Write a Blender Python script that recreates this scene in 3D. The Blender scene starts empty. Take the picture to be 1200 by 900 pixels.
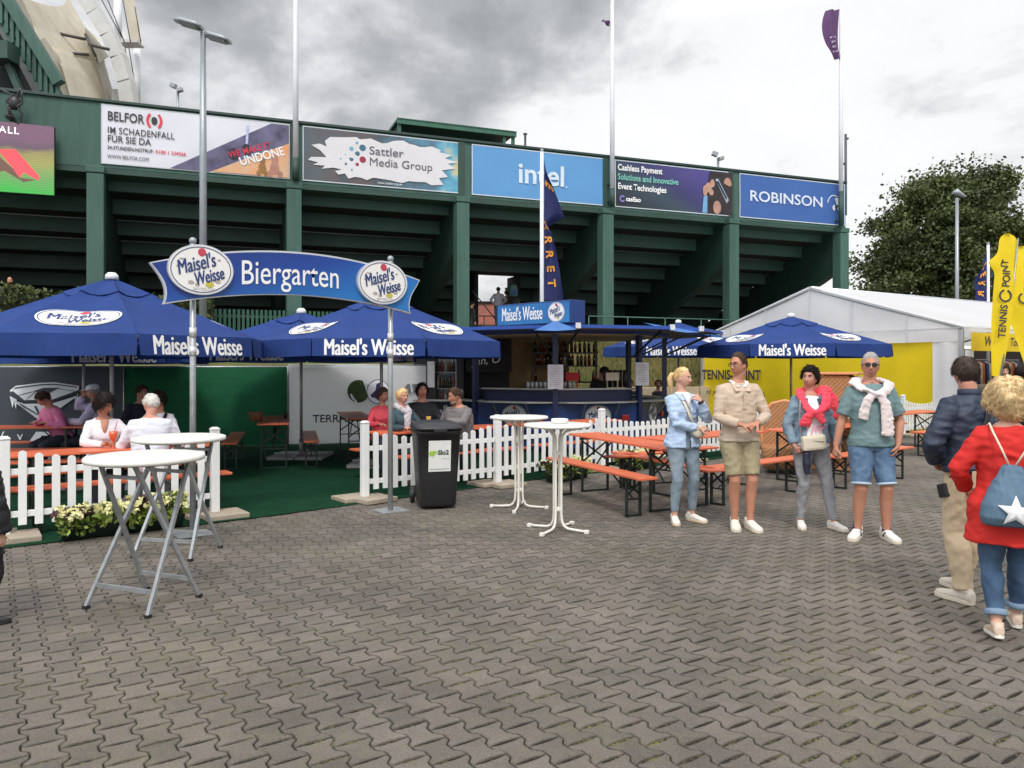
import bpy, bmesh, math, random
import numpy as np
from mathutils import Vector, Matrix, noise as mnoise

random.seed(7)
R = random.Random(11)
rad = math.radians
V = Vector
scene = bpy.context.scene
COL = scene.collection
PI = math.pi
CAMZ, FPX, HZ = 1.7, 900.0, 430.0


def gx(px, Y):
    return (px - 600.0) / FPX * Y


def gz(py, Y):
    return CAMZ - (py - HZ) / FPX * Y


def at(px, py, Y):
    return V((gx(px, Y), Y, gz(py, Y)))


# ---------------------------------------------------------------- objects
def link(name, me, parent=None):
    o = bpy.data.objects.new(name, me)
    COL.objects.link(o)
    if parent is not None:
        o.parent = parent
    return o


def tag(o, label=None, cat=None, group=None, kind=None):
    if label:
        o['label'] = label
    if cat:
        o['category'] = cat
    if group:
        o['group'] = group
    if kind:
        o['kind'] = kind
    return o


def thing(name, label, cat, loc=(0, 0, 0), rotz=0.0, group=None):
    o = bpy.data.objects.new(name, None)
    COL.objects.link(o)
    o.empty_display_size = 0.2
    o.location = V(tuple(loc) + (0,) * (3 - len(loc)))
    o.rotation_euler = (0, 0, rotz)
    return tag(o, label, cat, group)


def dup(root, loc, rotz, label=None):
    r = root.copy()
    COL.objects.link(r)
    r.location = loc
    r.rotation_euler = (0, 0, rotz)
    if label:
        r['label'] = label
    for ch in list(root.children):
        c = ch.copy()
        COL.objects.link(c)
        c.parent = r
        for g in list(ch.children):
            d = g.copy()
            COL.objects.link(d)
            d.parent = c
    return r


# ---------------------------------------------------------------- materials
MATS = {}


def _nodes(m):
    m.use_nodes = True
    nt = m.node_tree
    return nt, nt.nodes, nt.links


def pm(name, col, rough=0.6, var=0.12, scale=6.0, bump=0.0, bscale=60.0, metal=0.0, col2=None,
       trans=0.0, spec=0.5, stretch=None, dirt=0.0, sheen=0.0, island=0.0):
    """procedural material: noise-varied base colour, optional second colour, bump and translucency"""
    if name in MATS:
        return MATS[name]
    m = bpy.data.materials.new(name)
    nt, N, L = _nodes(m)
    b = N['Principled BSDF']
    tc = N.new('ShaderNodeTexCoord')
    vec = tc.outputs['Object']
    if stretch:
        mp = N.new('ShaderNodeMapping')
        mp.inputs['Scale'].default_value = stretch
        L.new(vec, mp.inputs['Vector'])
        vec = mp.outputs[0]
    nz = N.new('ShaderNodeTexNoise')
    nz.inputs['Scale'].default_value = scale
    nz.inputs['Detail'].default_value = 5
    nz.inputs['Roughness'].default_value = 0.6
    L.new(vec, nz.inputs['Vector'])
    rp = N.new('ShaderNodeValToRGB')
    rp.color_ramp.elements[0].position = 0.3
    rp.color_ramp.elements[1].position = 0.7
    c = V(col)
    c2 = V(col2) if col2 else c * (1 + var)
    c1 = c if col2 else c * (1 - var)
    rp.color_ramp.elements[0].color = (*[max(0, x) for x in c1], 1)
    rp.color_ramp.elements[1].color = (*[min(1, x) for x in c2], 1)
    L.new(nz.outputs['Fac'], rp.inputs['Fac'])
    out = rp.outputs['Color']
    if dirt > 0:
        n2 = N.new('ShaderNodeTexNoise')
        n2.inputs['Scale'].default_value = scale * 0.23
        n2.inputs['Detail'].default_value = 8
        n2.inputs['Roughness'].default_value = 0.7
        L.new(vec, n2.inputs['Vector'])
        r2 = N.new('ShaderNodeMapRange')
        r2.inputs['From Min'].default_value = 0.42
        r2.inputs['From Max'].default_value = 0.7
        r2.inputs['To Min'].default_value = 1.0
        r2.inputs['To Max'].default_value = 1.0 - dirt
        L.new(n2.outputs['Fac'], r2.inputs['Value'])
        mx = N.new('ShaderNodeVectorMath')
        mx.operation = 'SCALE'
        L.new(out, mx.inputs[0])
        L.new(r2.outputs[0], mx.inputs['Scale'])
        out = mx.outputs[0]
    if island > 0:
        g = N.new('ShaderNodeNewGeometry')
        r3 = N.new('ShaderNodeMapRange')
        r3.inputs['To Min'].default_value = 1 - island
        r3.inputs['To Max'].default_value = 1 + island
        L.new(g.outputs['Random Per Island'], r3.inputs['Value'])
        mx = N.new('ShaderNodeVectorMath')
        mx.operation = 'SCALE'
        L.new(out, mx.inputs[0])
        L.new(r3.outputs[0], mx.inputs['Scale'])
        out = mx.outputs[0]
    L.new(out, b.inputs['Base Color'])
    b.inputs['Roughness'].default_value = rough
    b.inputs['Metallic'].default_value = metal
    b.inputs['Specular IOR Level'].default_value = spec
    if sheen:
        b.inputs['Sheen Weight'].default_value = sheen
    if bump > 0:
        n3 = N.new('ShaderNodeTexNoise')
        n3.inputs['Scale'].default_value = bscale
        n3.inputs['Detail'].default_value = 4
        L.new(vec, n3.inputs['Vector'])
        bp = N.new('ShaderNodeBump')
        bp.inputs['Strength'].default_value = bump
        bp.inputs['Distance'].default_value = 0.02
        L.new(n3.outputs['Fac'], bp.inputs['Height'])
        L.new(bp.outputs[0], b.inputs['Normal'])
    if trans > 0:
        tr = N.new('ShaderNodeBsdfTranslucent')
        L.new(out, tr.inputs['Color'])
        ms = N.new('ShaderNodeMixShader')
        ms.inputs[0].default_value = trans
        L.new(b.outputs[0], ms.inputs[1])
        L.new(tr.outputs[0], ms.inputs[2])
        L.new(ms.outputs[0], N['Material Output'].inputs['Surface'])
    MATS[name] = m
    return m


def emis(name, col, s):
    if name in MATS:
        return MATS[name]
    m = bpy.data.materials.new(name)
    nt, N, L = _nodes(m)
    b = N['Principled BSDF']
    b.inputs['Base Color'].default_value = (*col, 1)
    b.inputs['Emission Color'].default_value = (*col, 1)
    b.inputs['Emission Strength'].default_value = s
    MATS[name] = m
    return m


def srgb(r, g, b):
    f = lambda c: ((c / 255) / 12.92 if c <= 10 else (((c / 255) + 0.055) / 1.055) ** 2.4)
    return (f(r), f(g), f(b))


# ---------------------------------------------------------------- mesh builder
class MB:
    def __init__(s):
        s.v, s.f, s.m, s.s = [], [], [], []

    def add(s, vs, fs, mi=0, sm=False):
        o = len(s.v)
        s.v.extend([tuple(p) for p in vs])
        for f in fs:
            s.f.append(tuple(i + o for i in f))
            s.m.append(mi)
            s.s.append(sm)
        return s

    def box(s, c, d, M=None, mi=0):
        hx, hy, hz = d[0] / 2, d[1] / 2, d[2] / 2
        vs = [V((x, y, z)) for x in (-hx, hx) for y in (-hy, hy) for z in (-hz, hz)]
        if M is not None:
            vs = [M @ p for p in vs]
        vs = [p + V(c) for p in vs]
        return s.add(vs, [(0, 1, 3, 2), (4, 6, 7, 5), (0, 4, 5, 1), (2, 3, 7, 6), (0, 2, 6, 4), (1, 5, 7, 3)], mi)

    def bar(s, p0, p1, w, h, mi=0, up=(0, 0, 1)):
        p0, p1 = V(p0), V(p1)
        d = (p1 - p0).normalized()
        u = V(up)
        if abs(d.dot(u)) > 0.98:
            u = V((0, 1, 0)) if abs(d.y) < 0.9 else V((1, 0, 0))
        r = d.cross(u).normalized()
        u = r.cross(d).normalized()
        vs = []
        for p in (p0, p1):
            for a, b in ((-1, -1), (1, -1), (1, 1), (-1, 1)):
                vs.append(p + r * (a * w / 2) + u * (b * h / 2))
        return s.add(vs, [(3, 2, 1, 0), (4, 5, 6, 7), (0, 1, 5, 4), (1, 2, 6, 5), (2, 3, 7, 6), (3, 0, 4, 7)], mi)

    def tube(s, pts, r, n=10, mi=0, cap=True, sm=True, flat=None):
        pts = [V(p) for p in pts]
        k = len(pts)
        rs = list(r) if hasattr(r, '__len__') else [r] * k
        T = []
        for i in range(k):
            a, b = pts[max(0, i - 1)], pts[min(k - 1, i + 1)]
            d = b - a
            T.append(d.normalized() if d.length > 1e-9 else V((0, 0, 1)))
        u = T[0].orthogonal().normalized() if flat is None else (V(flat) - T[0] * V(flat).dot(T[0])).normalized()
        vs = []
        for i in range(k):
            u = (u - T[i] * u.dot(T[i]))
            u = u.normalized() if u.length > 1e-9 else T[i].orthogonal().normalized()
            w = T[i].cross(u)
            ra, rb = rs[i] if hasattr(rs[i], '__len__') else (rs[i], rs[i])
            for j in range(n):
                a = 2 * PI * j / n
                vs.append(pts[i] + u * (ra * math.cos(a)) + w * (rb * math.sin(a)))
        fs = []
        for i in range(k - 1):
            for j in range(n):
                fs.append((i * n + j, i * n + (j + 1) % n, (i + 1) * n + (j + 1) % n, (i + 1) * n + j))
        s.add(vs, fs, mi, sm)
        if cap:
            o = len(s.v) - k * n
            s.f.append(tuple(o + j for j in reversed(range(n)))); s.m.append(mi); s.s.append(False)
            s.f.append(tuple(o + (k - 1) * n + j for j in range(n))); s.m.append(mi); s.s.append(False)
        return s

    def loft(s, secs, n=20, mi=0, cap=True, sm=True, p=2.0):
        """secs: (centre, axis a, axis b) with super-ellipse exponent p"""
        vs, k = [], len(secs)
        for c, a, b in secs:
            c, a, b = V(c), V(a), V(b)
            for j in range(n):
                t = 2 * PI * j / n
                ct, st = math.cos(t), math.sin(t)
                e = 2.0 / p
                vs.append(c + a * (math.copysign(abs(ct) ** e, ct)) + b * (math.copysign(abs(st) ** e, st)))
        fs = []
        for i in range(k - 1):
            for j in range(n):
                fs.append((i * n + j, i * n + (j + 1) % n, (i + 1) * n + (j + 1) % n, (i + 1) * n + j))
        s.add(vs, fs, mi, sm)
        if cap:
            o = len(s.v) - k * n
            s.f.append(tuple(o + j for j in reversed(range(n)))); s.m.append(mi); s.s.append(False)
            s.f.append(tuple(o + (k - 1) * n + j for j in range(n))); s.m.append(mi); s.s.append(False)
        return s

    def lathe(s, prof, n=24, c=(0, 0, 0), mi=0, sm=True, M=None):
        c = V(c)
        secs = []
        X, Y, Z = V((1, 0, 0)), V((0, 1, 0)), V((0, 0, 1))
        if M is not None:
            X, Y, Z = M @ X, M @ Y, M @ Z
        for r, z in prof:
            secs.append((c + Z * z, X * max(r, 1e-4), Y * max(r, 1e-4)))
        return s.loft(secs, n, mi, True, sm)

    def ball(s, c, r, n=14, m=9, mi=0, M=None):
        rx, ry, rz = r if hasattr(r, '__len__') else (r, r, r)
        secs = []
        M = M or Matrix.Identity(3)
        for i in range(m + 1):
            a = PI * i / m
            q = max(math.sin(a), 0.02)
            secs.append((V(c) + M @ V((0, 0, -math.cos(a) * rz)), M @ V((rx * q, 0, 0)), M @ V((0, ry * q, 0))))
        return s.loft(secs, n, mi)

    def prism(s, poly, t, f, mi=0):
        """poly in (u, v); f(u, v, w) -> point; extruded from w=0 to w=t"""
        k = len(poly)
        vs = [f(u, v, 0) for u, v in poly] + [f(u, v, t) for u, v in poly]
        fs = [tuple(range(k)), tuple(reversed(range(k, 2 * k)))]
        fs += [(i, k + i, k + (i + 1) % k, (i + 1) % k) for i in range(k)]
        return s.add(vs, fs, mi)

    def quad(s, a, b, c, d, mi=0, sm=False):
        return s.add([a, b, c, d], [(0, 1, 2, 3)], mi, sm)

    def grid(s, f, nu, nv, mi=0, sm=True):
        vs = [f(i / nu, j / nv) for j in range(nv + 1) for i in range(nu + 1)]
        fs = [(j * (nu + 1) + i, j * (nu + 1) + i + 1, (j + 1) * (nu + 1) + i + 1, (j + 1) * (nu + 1) + i)
              for j in range(nv) for i in range(nu)]
        return s.add(vs, fs, mi, sm)

    def mesh(s, name, bevel=0.0, fixn=True):
        me = bpy.data.meshes.new(name)
        me.from_pydata(s.v, [], s.f)
        if len(s.f) and any(s.m):
            me.polygons.foreach_set('material_index', s.m)
        if any(s.s):
            me.polygons.foreach_set('use_smooth', s.s)
        if bevel > 0 or fixn:
            bm = bmesh.new()
            bm.from_mesh(me)
            if fixn:
                bmesh.ops.recalc_face_normals(bm, faces=bm.faces)
            if bevel > 0:
                es = [e for e in bm.edges if len(e.link_faces) == 2 and e.calc_face_angle(0) > rad(40)]
                bmesh.ops.bevel(bm, geom=es, offset=bevel, segments=2, profile=0.6, affect='EDGES', clamp_overlap=True)
            bm.to_mesh(me)
            bm.free()
        me.update()
        return me

    def build(s, name, mats, parent=None, bevel=0.0, fixn=True):
        me = s.mesh(name, bevel, fixn)
        for m in (mats if isinstance(mats, (list, tuple)) else [mats]):
            me.materials.append(m)
        return link(name, me, parent)


def npmesh(name, vs, fs, mat, parent=None, smooth=False):
    """quads/tris from numpy arrays"""
    vs = np.asarray(vs, dtype=np.float32)
    fs = np.asarray(fs, dtype=np.int32)
    me = bpy.data.meshes.new(name)
    nf, k = fs.shape
    me.vertices.add(len(vs))
    me.vertices.foreach_set('co', vs.ravel())
    me.loops.add(nf * k)
    me.loops.foreach_set('vertex_index', fs.ravel())
    me.polygons.add(nf)
    me.polygons.foreach_set('loop_start', np.arange(0, nf * k, k, dtype=np.int32))
    if smooth:
        me.polygons.foreach_set('use_smooth', np.ones(nf, dtype=bool))
    me.update(calc_edges=True)
    me.validate()
    for m in (mat if isinstance(mat, list) else [mat]):
        me.materials.append(m)
    return link(name, me, parent)


def leafcloud(pts, size, rng, name, mat, parent=None, up=0.0, asp=0.6, curl=False):
    """one quad per point, random orientation"""
    n = len(pts)
    pts = np.asarray(pts)
    a = rng.normal(size=(n, 3)); a[:, 2] *= (1 - up)
    a /= np.linalg.norm(a, axis=1, keepdims=True)
    b = rng.normal(size=(n, 3))
    b -= a * (a * b).sum(1, keepdims=True)
    b /= np.linalg.norm(b, axis=1, keepdims=True)
    sz = size * rng.uniform(0.6, 1.4, size=(n, 1))
    a = a * sz * 0.5
    b = b * sz * asp * 0.5
    vs = np.stack([pts - a, pts + b * 1.0, pts + a, pts - b], axis=1).reshape(-1, 3)
    fs = np.arange(n * 4).reshape(n, 4)
    return npmesh(name, vs, fs, mat, parent)


# ---------------------------------------------------------------- lettering
def text_mesh(s, size=1.0, bold=0.0, xs=1.0, shear=0.0, align='CENTER', space=1.0, ext=0.0):
    cu = bpy.data.curves.new('lettering', 'FONT')
    cu.body = s
    cu.size = size
    cu.align_x = align
    cu.align_y = 'CENTER'
    cu.offset = bold
    cu.shear = shear
    cu.space_character = space
    cu.resolution_u = 4
    cu.extrude = ext
    ob = bpy.data.objects.new('lettering', cu)
    COL.objects.link(ob)
    bpy.context.view_layer.update()
    dg = bpy.context.evaluated_depsgraph_get()
    me = bpy.data.meshes.new_from_object(ob.evaluated_get(dg))
    bpy.data.objects.remove(ob)
    bpy.data.curves.remove(cu)
    if xs != 1.0:
        for v in me.vertices:
            v.co.x *= xs
    return me


def lettering(s, size, mat, parent, f, name='lettering', label=None, fat=0.0, **k):
    """text whose flat (x, y) is mapped to space by f(x, y)"""
    me = text_mesh(s, size, **k)
    if fat > 0:
        # heavier strokes: the same outline laid down again, shifted a little sideways, half a millimetre apart
        bm = bmesh.new()
        for i, (dx, dy) in enumerate(((0, 0), (-fat, 0), (fat, 0), (0, fat * .6))):
            k0 = len(bm.verts)
            bm.from_mesh(me)
            bm.verts.ensure_lookup_table()
            for v in bm.verts[k0:]:
                v.co = f(v.co.x + dx, v.co.y + dy) + V((0, -.0007 * i, 0))
        bm.to_mesh(me)
        bm.free()
    else:
        for v in me.vertices:
            v.co = f(v.co.x, v.co.y)
    me.materials.clear()
    me.materials.append(mat)
    me.name = name
    o = link(name, me, parent)
    if label:
        o['label'] = label
    return o


def text_width(s, size, **k):
    me = text_mesh(s, size, **k)
    xs = [v.co.x for v in me.vertices]
    w = max(xs) - min(xs)
    bpy.data.meshes.remove(me)
    return w


def ell(cx, cy, rx, ry, n=28, a=0.0):
    out = []
    for i in range(n):
        t = 2 * PI * i / n
        x, y = rx * math.cos(t), ry * math.sin(t)
        out.append((cx + x * math.cos(a) - y * math.sin(a), cy + x * math.sin(a) + y * math.cos(a)))
    return out


# ---------------------------------------------------------------- common materials
M_white = pm('white_paint', srgb(236, 236, 234), 0.5, 0.04, 5, 0.08, 30, dirt=0.14)
M_text_w = pm('white_print', (0.82, 0.82, 0.82), 0.6, 0.02)
M_text_k = pm('dark_print', (0.035, 0.035, 0.045), 0.6, 0.05)
M_text_b = pm('blue_print', (0.012, 0.03, 0.14), 0.6, 0.05)
M_red_p = pm('red_print', srgb(206, 44, 62), 0.6, 0.06)
M_galv = pm('galvanised_steel', srgb(168, 172, 174), 0.42, 0.16, 18, 0.05, 40, metal=0.55, dirt=0.15)
M_steel_d = pm('dark_green_steel', (0.012, 0.022, 0.018), 0.45, 0.15, 8)
M_orange = pm('orange_lacquer', srgb(220, 112, 74), 0.38, 0.14, 5, 0.05, 30, stretch=(1, 6, 6), dirt=0.22)
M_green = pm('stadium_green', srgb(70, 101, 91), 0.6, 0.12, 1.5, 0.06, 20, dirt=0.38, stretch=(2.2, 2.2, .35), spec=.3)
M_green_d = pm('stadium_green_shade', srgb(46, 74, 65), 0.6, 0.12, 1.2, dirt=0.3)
M_under = pm('dark_underside', (0.006, 0.010, 0.009), 0.9, 0.2, 2)  # shade under the seating tiers is put into this near-black colour
M_grey_metal = pm('grey_lamp_metal', srgb(150, 156, 160), 0.4, 0.08, 4, metal=0.4)
M_black = pm('black_plastic', (0.018, 0.018, 0.02), 0.42, 0.12, 10, 0.05, 80)
M_conc = pm('concrete_pad', srgb(172, 158, 140), 0.85, 0.15, 14, 0.25, 60, dirt=0.25)
M_blue_fab = pm('blue_canvas', srgb(44, 70, 134), 0.8, 0.10, 2.2, 0.30, 5, trans=0.22, dirt=0.2, spec=.25)
M_blue_fab_d = pm('blue_canvas_back', srgb(30, 52, 118), 0.75, 0.1, 3, 0.1, 9, trans=0.2)


def fit_text(s, size, width, mat, parent, f, **k):
    """lettering squeezed to a given width (metres)"""
    w = text_width(s, size, **{a: b for a, b in k.items() if a != 'fat'})
    return lettering(s, size, mat, parent, f, xs=width / w, **k)
# ================================================================ sky, sun, camera
def setup_world():
    w = bpy.data.worlds.new('World')
    scene.world = w
    w.use_nodes = True
    nt = w.node_tree
    N, L = nt.nodes, nt.links
    N.clear()
    out = N.new('ShaderNodeOutputWorld')
    sky = N.new('ShaderNodeTexSky')
    sky.sky_type = 'NISHITA'
    sky.sun_disc = False
    sky.sun_elevation = rad(52)
    sky.sun_rotation = rad(172)
    b1 = N.new('ShaderNodeBackground')
    b1.inputs['Strength'].default_value = 0.11
    L.new(sky.outputs[0], b1.inputs['Color'])
    tc = N.new('ShaderNodeTexCoord')
    sep = N.new('ShaderNodeSeparateXYZ')
    L.new(tc.outputs['Generated'], sep.inputs[0])

    def math_(op, a, b=None, c=None):
        n = N.new('ShaderNodeMath')
        n.operation = op
        for i, x in enumerate((a, b, c)):
            if x is None:
                continue
            if isinstance(x, (int, float)):
                n.inputs[i].default_value = x
            else:
                L.new(x, n.inputs[i])
        return n.outputs[0]

    zc = math_('MAXIMUM', sep.outputs['Z'], 0.0)
    den = math_('ADD', zc, 0.22)
    ux = math_('DIVIDE', sep.outputs['X'], den)
    uy = math_('DIVIDE', sep.outputs['Y'], den)
    cb = N.new('ShaderNodeCombineXYZ')
    L.new(ux, cb.inputs[0]); L.new(uy, cb.inputs[1])
    n1 = N.new('ShaderNodeTexNoise')
    n1.inputs['Scale'].default_value = 2.7
    n1.inputs['Detail'].default_value = 9
    n1.inputs['Roughness'].default_value = 0.57
    n1.inputs['Distortion'].default_value = 0.25
    mp = N.new('ShaderNodeMapping')
    mp.inputs['Location'].default_value = (SKYOFF[0], SKYOFF[1], 0)
    mp.inputs['Scale'].default_value = (1.0, 1.0, 1.75)
    L.new(tc.outputs['Generated'], mp.inputs['Vector'])
    L.new(mp.outputs[0], n1.inputs['Vector'])
    # brightness of the cloud sheet: thin where the sun sits (to the right), thick to the left
    dotn = N.new('ShaderNodeVectorMath')
    dotn.operation = 'DOT_PRODUCT'
    L.new(tc.outputs['Generated'], dotn.inputs[0])
    dotn.inputs[1].default_value = V((0.60, 0.77, 0.20)).normalized()
    glow = N.new('ShaderNodeMapRange')
    glow.interpolation_type = 'SMOOTHSTEP'
    L.new(dotn.outputs['Value'], glow.inputs['Value'])
    glow.inputs['From Min'].default_value = 0.78
    glow.inputs['From Max'].default_value = 1.0
    glow.inputs['To Min'].default_value = -0.045
    glow.inputs['To Max'].default_value = 0.20
    s = math_('ADD', n1.outputs['Fac'], glow.outputs[0])
    rp = N.new('ShaderNodeValToRGB')
    e = rp.color_ramp.elements
    e[0].position = 0.34; e[0].color = (0.29, 0.30, 0.315, 1)
    e[1].position = 0.76; e[1].color = (1.0, 1.0, 1.0, 1)
    for p, c in ((0.41, (0.37, 0.38, 0.395, 1)), (0.475, (0.48, 0.49, 0.505, 1)), (0.53, (0.68, 0.685, 0.70, 1)), (0.60, (0.95, 0.95, 0.95, 1))):
        q = e.new(p); q.color = c
    L.new(s, rp.inputs['Fac'])
    # overcast sky: brighter towards the zenith
    zen = N.new('ShaderNodeMapRange')
    L.new(zc, zen.inputs['Value'])
    zen.inputs['From Min'].default_value = 0.40
    zen.inputs['From Max'].default_value = 0.75
    zen.inputs['To Min'].default_value = 1.06
    zen.inputs['To Max'].default_value = 2.3
    # unseen sky behind the viewer: brightness added to light fronts facing the camera
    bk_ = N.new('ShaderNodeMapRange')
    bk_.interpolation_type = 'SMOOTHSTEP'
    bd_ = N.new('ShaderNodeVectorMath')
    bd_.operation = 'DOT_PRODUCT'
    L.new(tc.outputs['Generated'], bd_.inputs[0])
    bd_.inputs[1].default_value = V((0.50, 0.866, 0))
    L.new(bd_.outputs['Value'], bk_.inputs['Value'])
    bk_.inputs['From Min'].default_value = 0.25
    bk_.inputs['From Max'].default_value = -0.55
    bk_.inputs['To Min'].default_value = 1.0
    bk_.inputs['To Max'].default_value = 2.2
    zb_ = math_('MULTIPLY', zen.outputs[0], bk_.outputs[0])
    b2 = N.new('ShaderNodeBackground')
    L.new(rp.outputs[0], b2.inputs['Color'])
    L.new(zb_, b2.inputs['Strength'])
    mix = N.new('ShaderNodeMixShader')
    mix.inputs[0].default_value = 0.94
    L.new(b1.outputs[0], mix.inputs[1])
    L.new(b2.outputs[0], mix.inputs[2])
    L.new(mix.outputs[0], out.inputs['Surface'])


SKYOFF = (5.3, 0.4)
setup_world()

sun = bpy.data.lights.new('sun', 'SUN')
sun.energy = 1.5
sun.angle = rad(11)
sun.color = (1.0, 0.965, 0.91)
so = link('sun', sun)
sd = V((math.sin(rad(172)) * math.cos(rad(52)), math.cos(rad(172)) * math.cos(rad(52)), math.sin(rad(52))))
so.rotation_euler = sd.to_track_quat('Z', 'Y').to_euler()

cam = bpy.data.cameras.new('camera')
cam.sensor_width = 36
cam.lens = 27.0
cam.clip_end = 900
cam.clip_start = 0.05
cam.shift_y = -20.0 / 1200.0
co = link('camera', cam)
co.location = (0, 0, CAMZ)
co.rotation_euler = (rad(90), 0, 0)
scene.camera = co
scene.view_settings.view_transform = 'Standard'
scene.view_settings.look = 'None'
scene.view_settings.exposure = 0
scene.render.resolution_x, scene.render.resolution_y = 1024, 768

# ================================================================ ground
FENCE_A = V((-4.99, 7.55, 0))
FENCE_ANG = rad(37.6)
fdir = V((math.cos(FENCE_ANG), math.sin(FENCE_ANG), 0))
fnor = V((-fdir.y, fdir.x, 0))          # into the beer garden


def fence_side(x, y):
    return (V((x, y, 0)) - FENCE_A).dot(fnor)


mb = MB()
mb.quad((-300, -60, -0.06), (300, -60, -0.06), (300, 500, -0.06), (-300, 500, -0.06))
g = mb.build('ground', pm('ground_asphalt', srgb(112, 104, 96), 0.9, 0.12, 3, 0.3, 30))
tag(g, kind='structure')

# --- joint soil under the pavers
msoil = bpy.data.materials.new('joint_soil')
nt, N, L = _nodes(msoil)
b = N['Principled BSDF']
tc = N.new('ShaderNodeTexCoord')
n1 = N.new('ShaderNodeTexNoise'); n1.inputs['Scale'].default_value = 1.6; n1.inputs['Detail'].default_value = 6
n2 = N.new('ShaderNodeTexNoise'); n2.inputs['Scale'].default_value = 55; n2.inputs['Detail'].default_value = 4
L.new(tc.outputs['Object'], n1.inputs['Vector']); L.new(tc.outputs['Object'], n2.inputs['Vector'])
mu = N.new('ShaderNodeMath'); mu.operation = 'MULTIPLY'
L.new(n1.outputs['Fac'], mu.inputs[0]); L.new(n2.outputs['Fac'], mu.inputs[1])
rp = N.new('ShaderNodeValToRGB')
e = rp.color_ramp.elements
e[0].position = 0.22; e[0].color = (0.010, 0.007, 0.005, 1)
e[1].position = 0.37; e[1].color = (0.16, 0.15, 0.035, 1)
q = e.new(0.27); q.color = (0.036, 0.025, 0.015, 1)
q = e.new(0.31); q.color = (0.085, 0.075, 0.028, 1)
L.new(mu.outputs[0], rp.inputs['Fac'])
L.new(rp.outputs[0], b.inputs['Base Color'])
b.inputs['Roughness'].default_value = 0.95
bp = N.new('ShaderNodeBump'); bp.inputs['Strength'].default_value = 0.8; bp.inputs['Distance'].default_value = 0.01
L.new(n2.outputs['Fac'], bp.inputs['Height']); L.new(bp.outputs[0], b.inputs['Normal'])
mb = MB()
mb.quad((-16, -3, -0.008), (22, -3, -0.008), (22, 26, -0.008), (-16, 26, -0.008))
tag(mb.build('ground_joint_soil', msoil), kind='structure')

# --- pavers: interlocking bone-shaped concrete stones, each its own little relief
mpave = bpy.data.materials.new('paver_concrete')
nt, N, L = _nodes(mpave)
b = N['Principled BSDF']
tc = N.new('ShaderNodeTexCoord')
geo = N.new('ShaderNodeNewGeometry')


def nz(scale, detail=4, rough=0.6):
    n = N.new('ShaderNodeTexNoise')
    n.inputs['Scale'].default_value = scale
    n.inputs['Detail'].default_value = detail
    n.inputs['Roughness'].default_value = rough
    L.new(tc.outputs['Object'], n.inputs['Vector'])
    return n.outputs['Fac']


def mr(x, a, b_, c, d):
    n = N.new('ShaderNodeMapRange')
    L.new(x, n.inputs['Value'])
    for k_, v_ in zip(('From Min', 'From Max', 'To Min', 'To Max'), (a, b_, c, d)):
        n.inputs[k_].default_value = v_
    return n.outputs[0]


def mul(a, b_):
    n = N.new('ShaderNodeMath'); n.operation = 'MULTIPLY'
    L.new(a, n.inputs[0]); L.new(b_, n.inputs[1])
    return n.outputs[0]


isl = mr(geo.outputs['Random Per Island'], 0, 1, 0.82, 1.14)
big = mr(nz(0.55, 5, 0.62), 0.33, 0.68, 0.66, 1.14)
mid = mr(nz(5, 6, 0.7), 0.3, 0.7, 0.86, 1.1)
fine = mr(nz(95, 4, 0.85), 0.3, 0.7, 0.50, 1.50)
edg = N.new('ShaderNodeAttribute'); edg.attribute_name = 'edge'
tot = mul(mul(mul(isl, big), mul(mid, fine)), mr(edg.outputs['Fac'], 0, 1, 1.0, .66))
rp = N.new('ShaderNodeValToRGB')
rp.color_ramp.elements[0].color = (*srgb(108, 102, 95), 1)
rp.color_ramp.elements[1].color = (*srgb(114, 104, 94), 1)
L.new(nz(0.9, 3), rp.inputs['Fac'])
sc = N.new('ShaderNodeVectorMath'); sc.operation = 'SCALE'
L.new(rp.outputs[0], sc.inputs[0]); L.new(tot, sc.inputs['Scale'])
# moss tint in patches
ms = N.new('ShaderNodeMix'); ms.data_type = 'RGBA'
L.new(mr(mul(nz(0.8, 6, 0.6), nz(14, 3)), 0.25, 0.38, 0.0, 0.35), ms.inputs['Factor'])
L.new(sc.outputs[0], ms.inputs['A']); ms.inputs['B'].default_value = (0.16, 0.15, 0.075, 1)
L.new(ms.outputs['Result'], b.inputs['Base Color'])
b.inputs['Roughness'].default_value = 0.82
bp = N.new('ShaderNodeBump'); bp.inputs['Strength'].default_value = 0.55; bp.inputs['Distance'].default_value = 0.004
L.new(nz(230, 3, 0.8), bp.inputs['Height']); L.new(bp.outputs[0], b.inputs['Normal'])


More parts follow.
